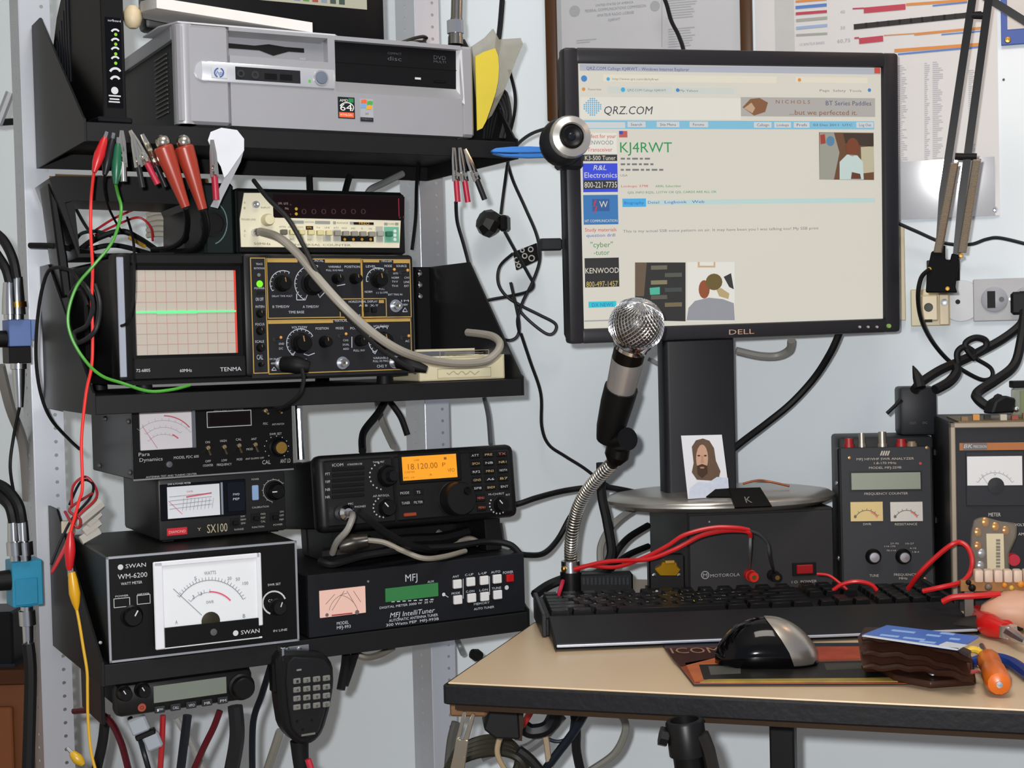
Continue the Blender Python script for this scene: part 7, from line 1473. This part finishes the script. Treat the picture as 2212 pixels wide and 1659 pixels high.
K('red_wire', 'tall red wire loop between analyzer and bench supply', [(1962, 1272, 1.62), (1985, 1240, 1.60), (2020, 1205, 1.59), (2055, 1177, 1.58), (2075, 1172, 1.58), (2092, 1185, 1.575), (2100, 1212, 1.57), (2094, 1240, 1.57), (2075, 1258, 1.565), (2035, 1268, 1.56), (1994, 1277, 1.57)], .0027, RW_, 'wire'); K('red_wire', 'thick red wire lying before the terminal board', [(2036, 1300, 1.55), (2060, 1290, 1.545), (2110, 1287, 1.54), (2160, 1283, 1.54)], .0032, RW_, 'wire')
K('copper_wire', 'thin copper coloured wire resting on the oval base', [(1605, 1045, 1.79), (1635, 1038, 1.79), (1660, 1040, 1.79), (1705, 1050, 1.78)], .0014, mat('8a4a2a', .4, .5), 'wire')
# under the bottom shelf
for k, (pts, r_, m_) in enumerate((([(160, 1536, 1.60), (200, 1535, 1.58), (235, 1555, 1.57), (260, 1600, 1.56), (278, 1665, 1.56)], .0036, mat('5a1420', .4)), ([(228, 1545, 1.66), (222, 1600, 1.66), (208, 1665, 1.66)], .0058, BK_), ([(280, 1550, 1.60), (300, 1590, 1.59), (312, 1630, 1.58), (322, 1665, 1.58)], .003, mat('23262c', .4)), ([(352, 1545, 1.60), (350, 1600, 1.60), (346, 1665, 1.60)], .0032, mat('a81a20', .4)), ([(405, 1545, 1.62), (398, 1600, 1.62), (390, 1665, 1.62)], .005, mat('20262e', .4)), ([(475, 1535, 1.60), (462, 1570, 1.60), (440, 1615, 1.60), (418, 1665, 1.60)], .0036, mat('6a1422', .4)), ([(508, 1525, 1.58), (512, 1590, 1.58), (500, 1665, 1.58)], .0082, mat('26282b', .4)), ([(380, 1550, 1.63), (410, 1600, 1.64), (440, 1665, 1.66)], .004, mat('a4a4a2', .45)), ([(586, 1435, 1.58), (566, 1500, 1.60), (547, 1560, 1.61), (545, 1665, 1.61)], .0036, mat('18202a', .4)), ([(605, 1580, 1.70), (592, 1620, 1.72), (575, 1670, 1.75)], .0052, mat('9a9a92', .45)), ([(665, 1640, 1.50), (670, 1655, 1.50), (676, 1675, 1.50)], .0034, mat('b02038', .4)))):
    K('hanging_cable', ['dark red cable curving from the post below the mobile radio', 'thick black cable behind the mobile radio left end', 'thin dark lead under the mobile radio left corner', 'bright red wire under the mobile radio', 'dark blue cable under the mobile radio middle', 'dark red cable slanting under the mobile radio', 'thick charcoal cable under the mobile radio knob', 'pale flat cable slanting under the mobile radio', 'thin black cable between mobile radio and hand microphone', 'pale grey cable slanting behind the hand microphone', 'short red cable beneath the hand microphone boot'][k], pts, r_, m_, group='cables below the bottom shelf')
v = Dev('wire_connector', 'pale translucent wire connector tied with black tape below the mobile radio', 'connector', at_y(325, 1598, 1.585), 10, 0, 20)
v.part('upper_shell', MB().box(-.016, .004, 0, .008, .010, .028, .002), mat('b4bcc6', .3)); v.part('lower_shell', MB().box(-.008, .010, 0, .008, -.012, .006, .002), mat('b0b8c2', .3)); v.part('tape', MB().box(-.014, .008, -.001, .009, .004, .010, .001), BLK)
for k, (pts, r_, m_) in enumerate((([(748, 1408, 1.64), (745, 1440, 1.63), (736, 1490, 1.62)], .0048, BK_), ([(768, 1408, 1.65), (758, 1440, 1.64), (744, 1480, 1.63)], .0045, BK_), ([(760, 1410, 1.66), (790, 1420, 1.66), (820, 1414, 1.67), (850, 1398, 1.68)], .0040, mat('6a665c', .45)), ([(1000, 1412, 1.92), (995, 1400, 1.93), (986, 1378, 1.93)], .004, mat('7a7d80', .4)))): K('shelf_end_cable', ['black cable end hanging under the antenna tuner', 'second black cable stub under the antenna tuner', 'grey cable bow under the antenna tuner', 'grey cable behind the right post below the shelf'][k], pts, r_, m_)
mb = MB().lathe([(.006, 0), (.008, .006), (.006, .014), (0, .016)], at_y(1038, 1418, 1.85), (-.6, -.4, .3), 10); solo('rubber_foot', 'small black rubber piece between post and desk edge', 'rubber foot', mb, RUB)
# below desk
for k, (pts, r_, m_) in enumerate((([(1075, 1520, 1.56), (1090, 1545, 1.56), (1092, 1570, 1.56), (1078, 1600, 1.56), (1075, 1630, 1.56), (1092, 1665, 1.56)], .0030, mat('b09a7a', .5)), ([(1172, 1575, 1.64), (1180, 1600, 1.64), (1185, 1640, 1.64), (1190, 1665, 1.64)], .0036, mat('b8a488', .5)), ([(1330, 1530, 1.68), (1350, 1560, 1.68), (1348, 1590, 1.68), (1325, 1630, 1.68), (1275, 1665, 1.68)], .0044, mat('77776f', .45)), ([(1240, 1530, 1.66), (1245, 1580, 1.66), (1245, 1620, 1.66), (1255, 1670, 1.66)], .0052, BK_), ([(1270, 1530, 1.64), (1240, 1580, 1.64), (1210, 1620, 1.64), (1180, 1660, 1.64)], .0050, mat('1a2430', .4)), ([(1130, 1570, 1.62), (1150, 1580, 1.62), (1185, 1570, 1.62), (1205, 1530, 1.62)], .0085, mat('15171c', .4)), ([(1040, 1635, 1.66), (1080, 1620, 1.66), (1130, 1620, 1.66), (1170, 1595, 1.66), (1215, 1545, 1.67)], .0062, mat('6c6c6c', .4)), ([(1128, 1568, 1.60), (1145, 1540, 1.60), (1150, 1525, 1.60)], .0036, mat('a81c1c', .4)), ([(1120, 1620, 1.63), (1145, 1640, 1.63), (1170, 1670, 1.63)], .006, mat('2a2c2c', .4)), ([(1180, 1595, 1.66), (1205, 1602, 1.66), (1230, 1590, 1.66), (1238, 1550, 1.66)], .0022, mat('223040', .4)), ([(985, 1560, 1.68), (975, 1600, 1.68), (968, 1665, 1.68)], .0052, mat('4a4a46', .4)))):
    K('desk_cable', ['twisted beige cord in front of the black adapter', 'beige twisted cord beside the thick dark loop', 'grey cable in a wide arc below the desk', 'black cable hanging straight below the desk', 'dark blue cable slanting below the desk', 'thick dark cable loop under the desk edge', 'grey sleeved cable slanting up to the desk edge', 'short red wire under the desk edge', 'dark cable falling from the coil under the desk', 'thin dark loop joining the desk cables', 'grey cable behind the forked metal strap'][k], pts, r_, m_, group='cables hanging under the desk')
mb = MB(); c = at_y(1050, 1672, 1.63)
for k in range(4): mb.tube([c + Vector((.045*math.cos(a_)*(1-.06*k), .01*math.sin(a_*2)+.004*k, .024*math.sin(a_) + .004*k)) for a_ in [i*math.pi/8 for i in range(17)]], .005, 8, 3)
solo('cable_coil', 'coil of dark olive cable below the desk corner', 'cable', mb, mat('3a382c', .45))

mb = MB().tube([at_y(644, 868, 1.74), at_y(650, 992, 1.74)], .005, 10, 0); solo('chrome_strip', 'upright chrome strip just right of the multi-switch meter', 'trim strip', mb, STEEL)
bpy.context.view_layer.update()
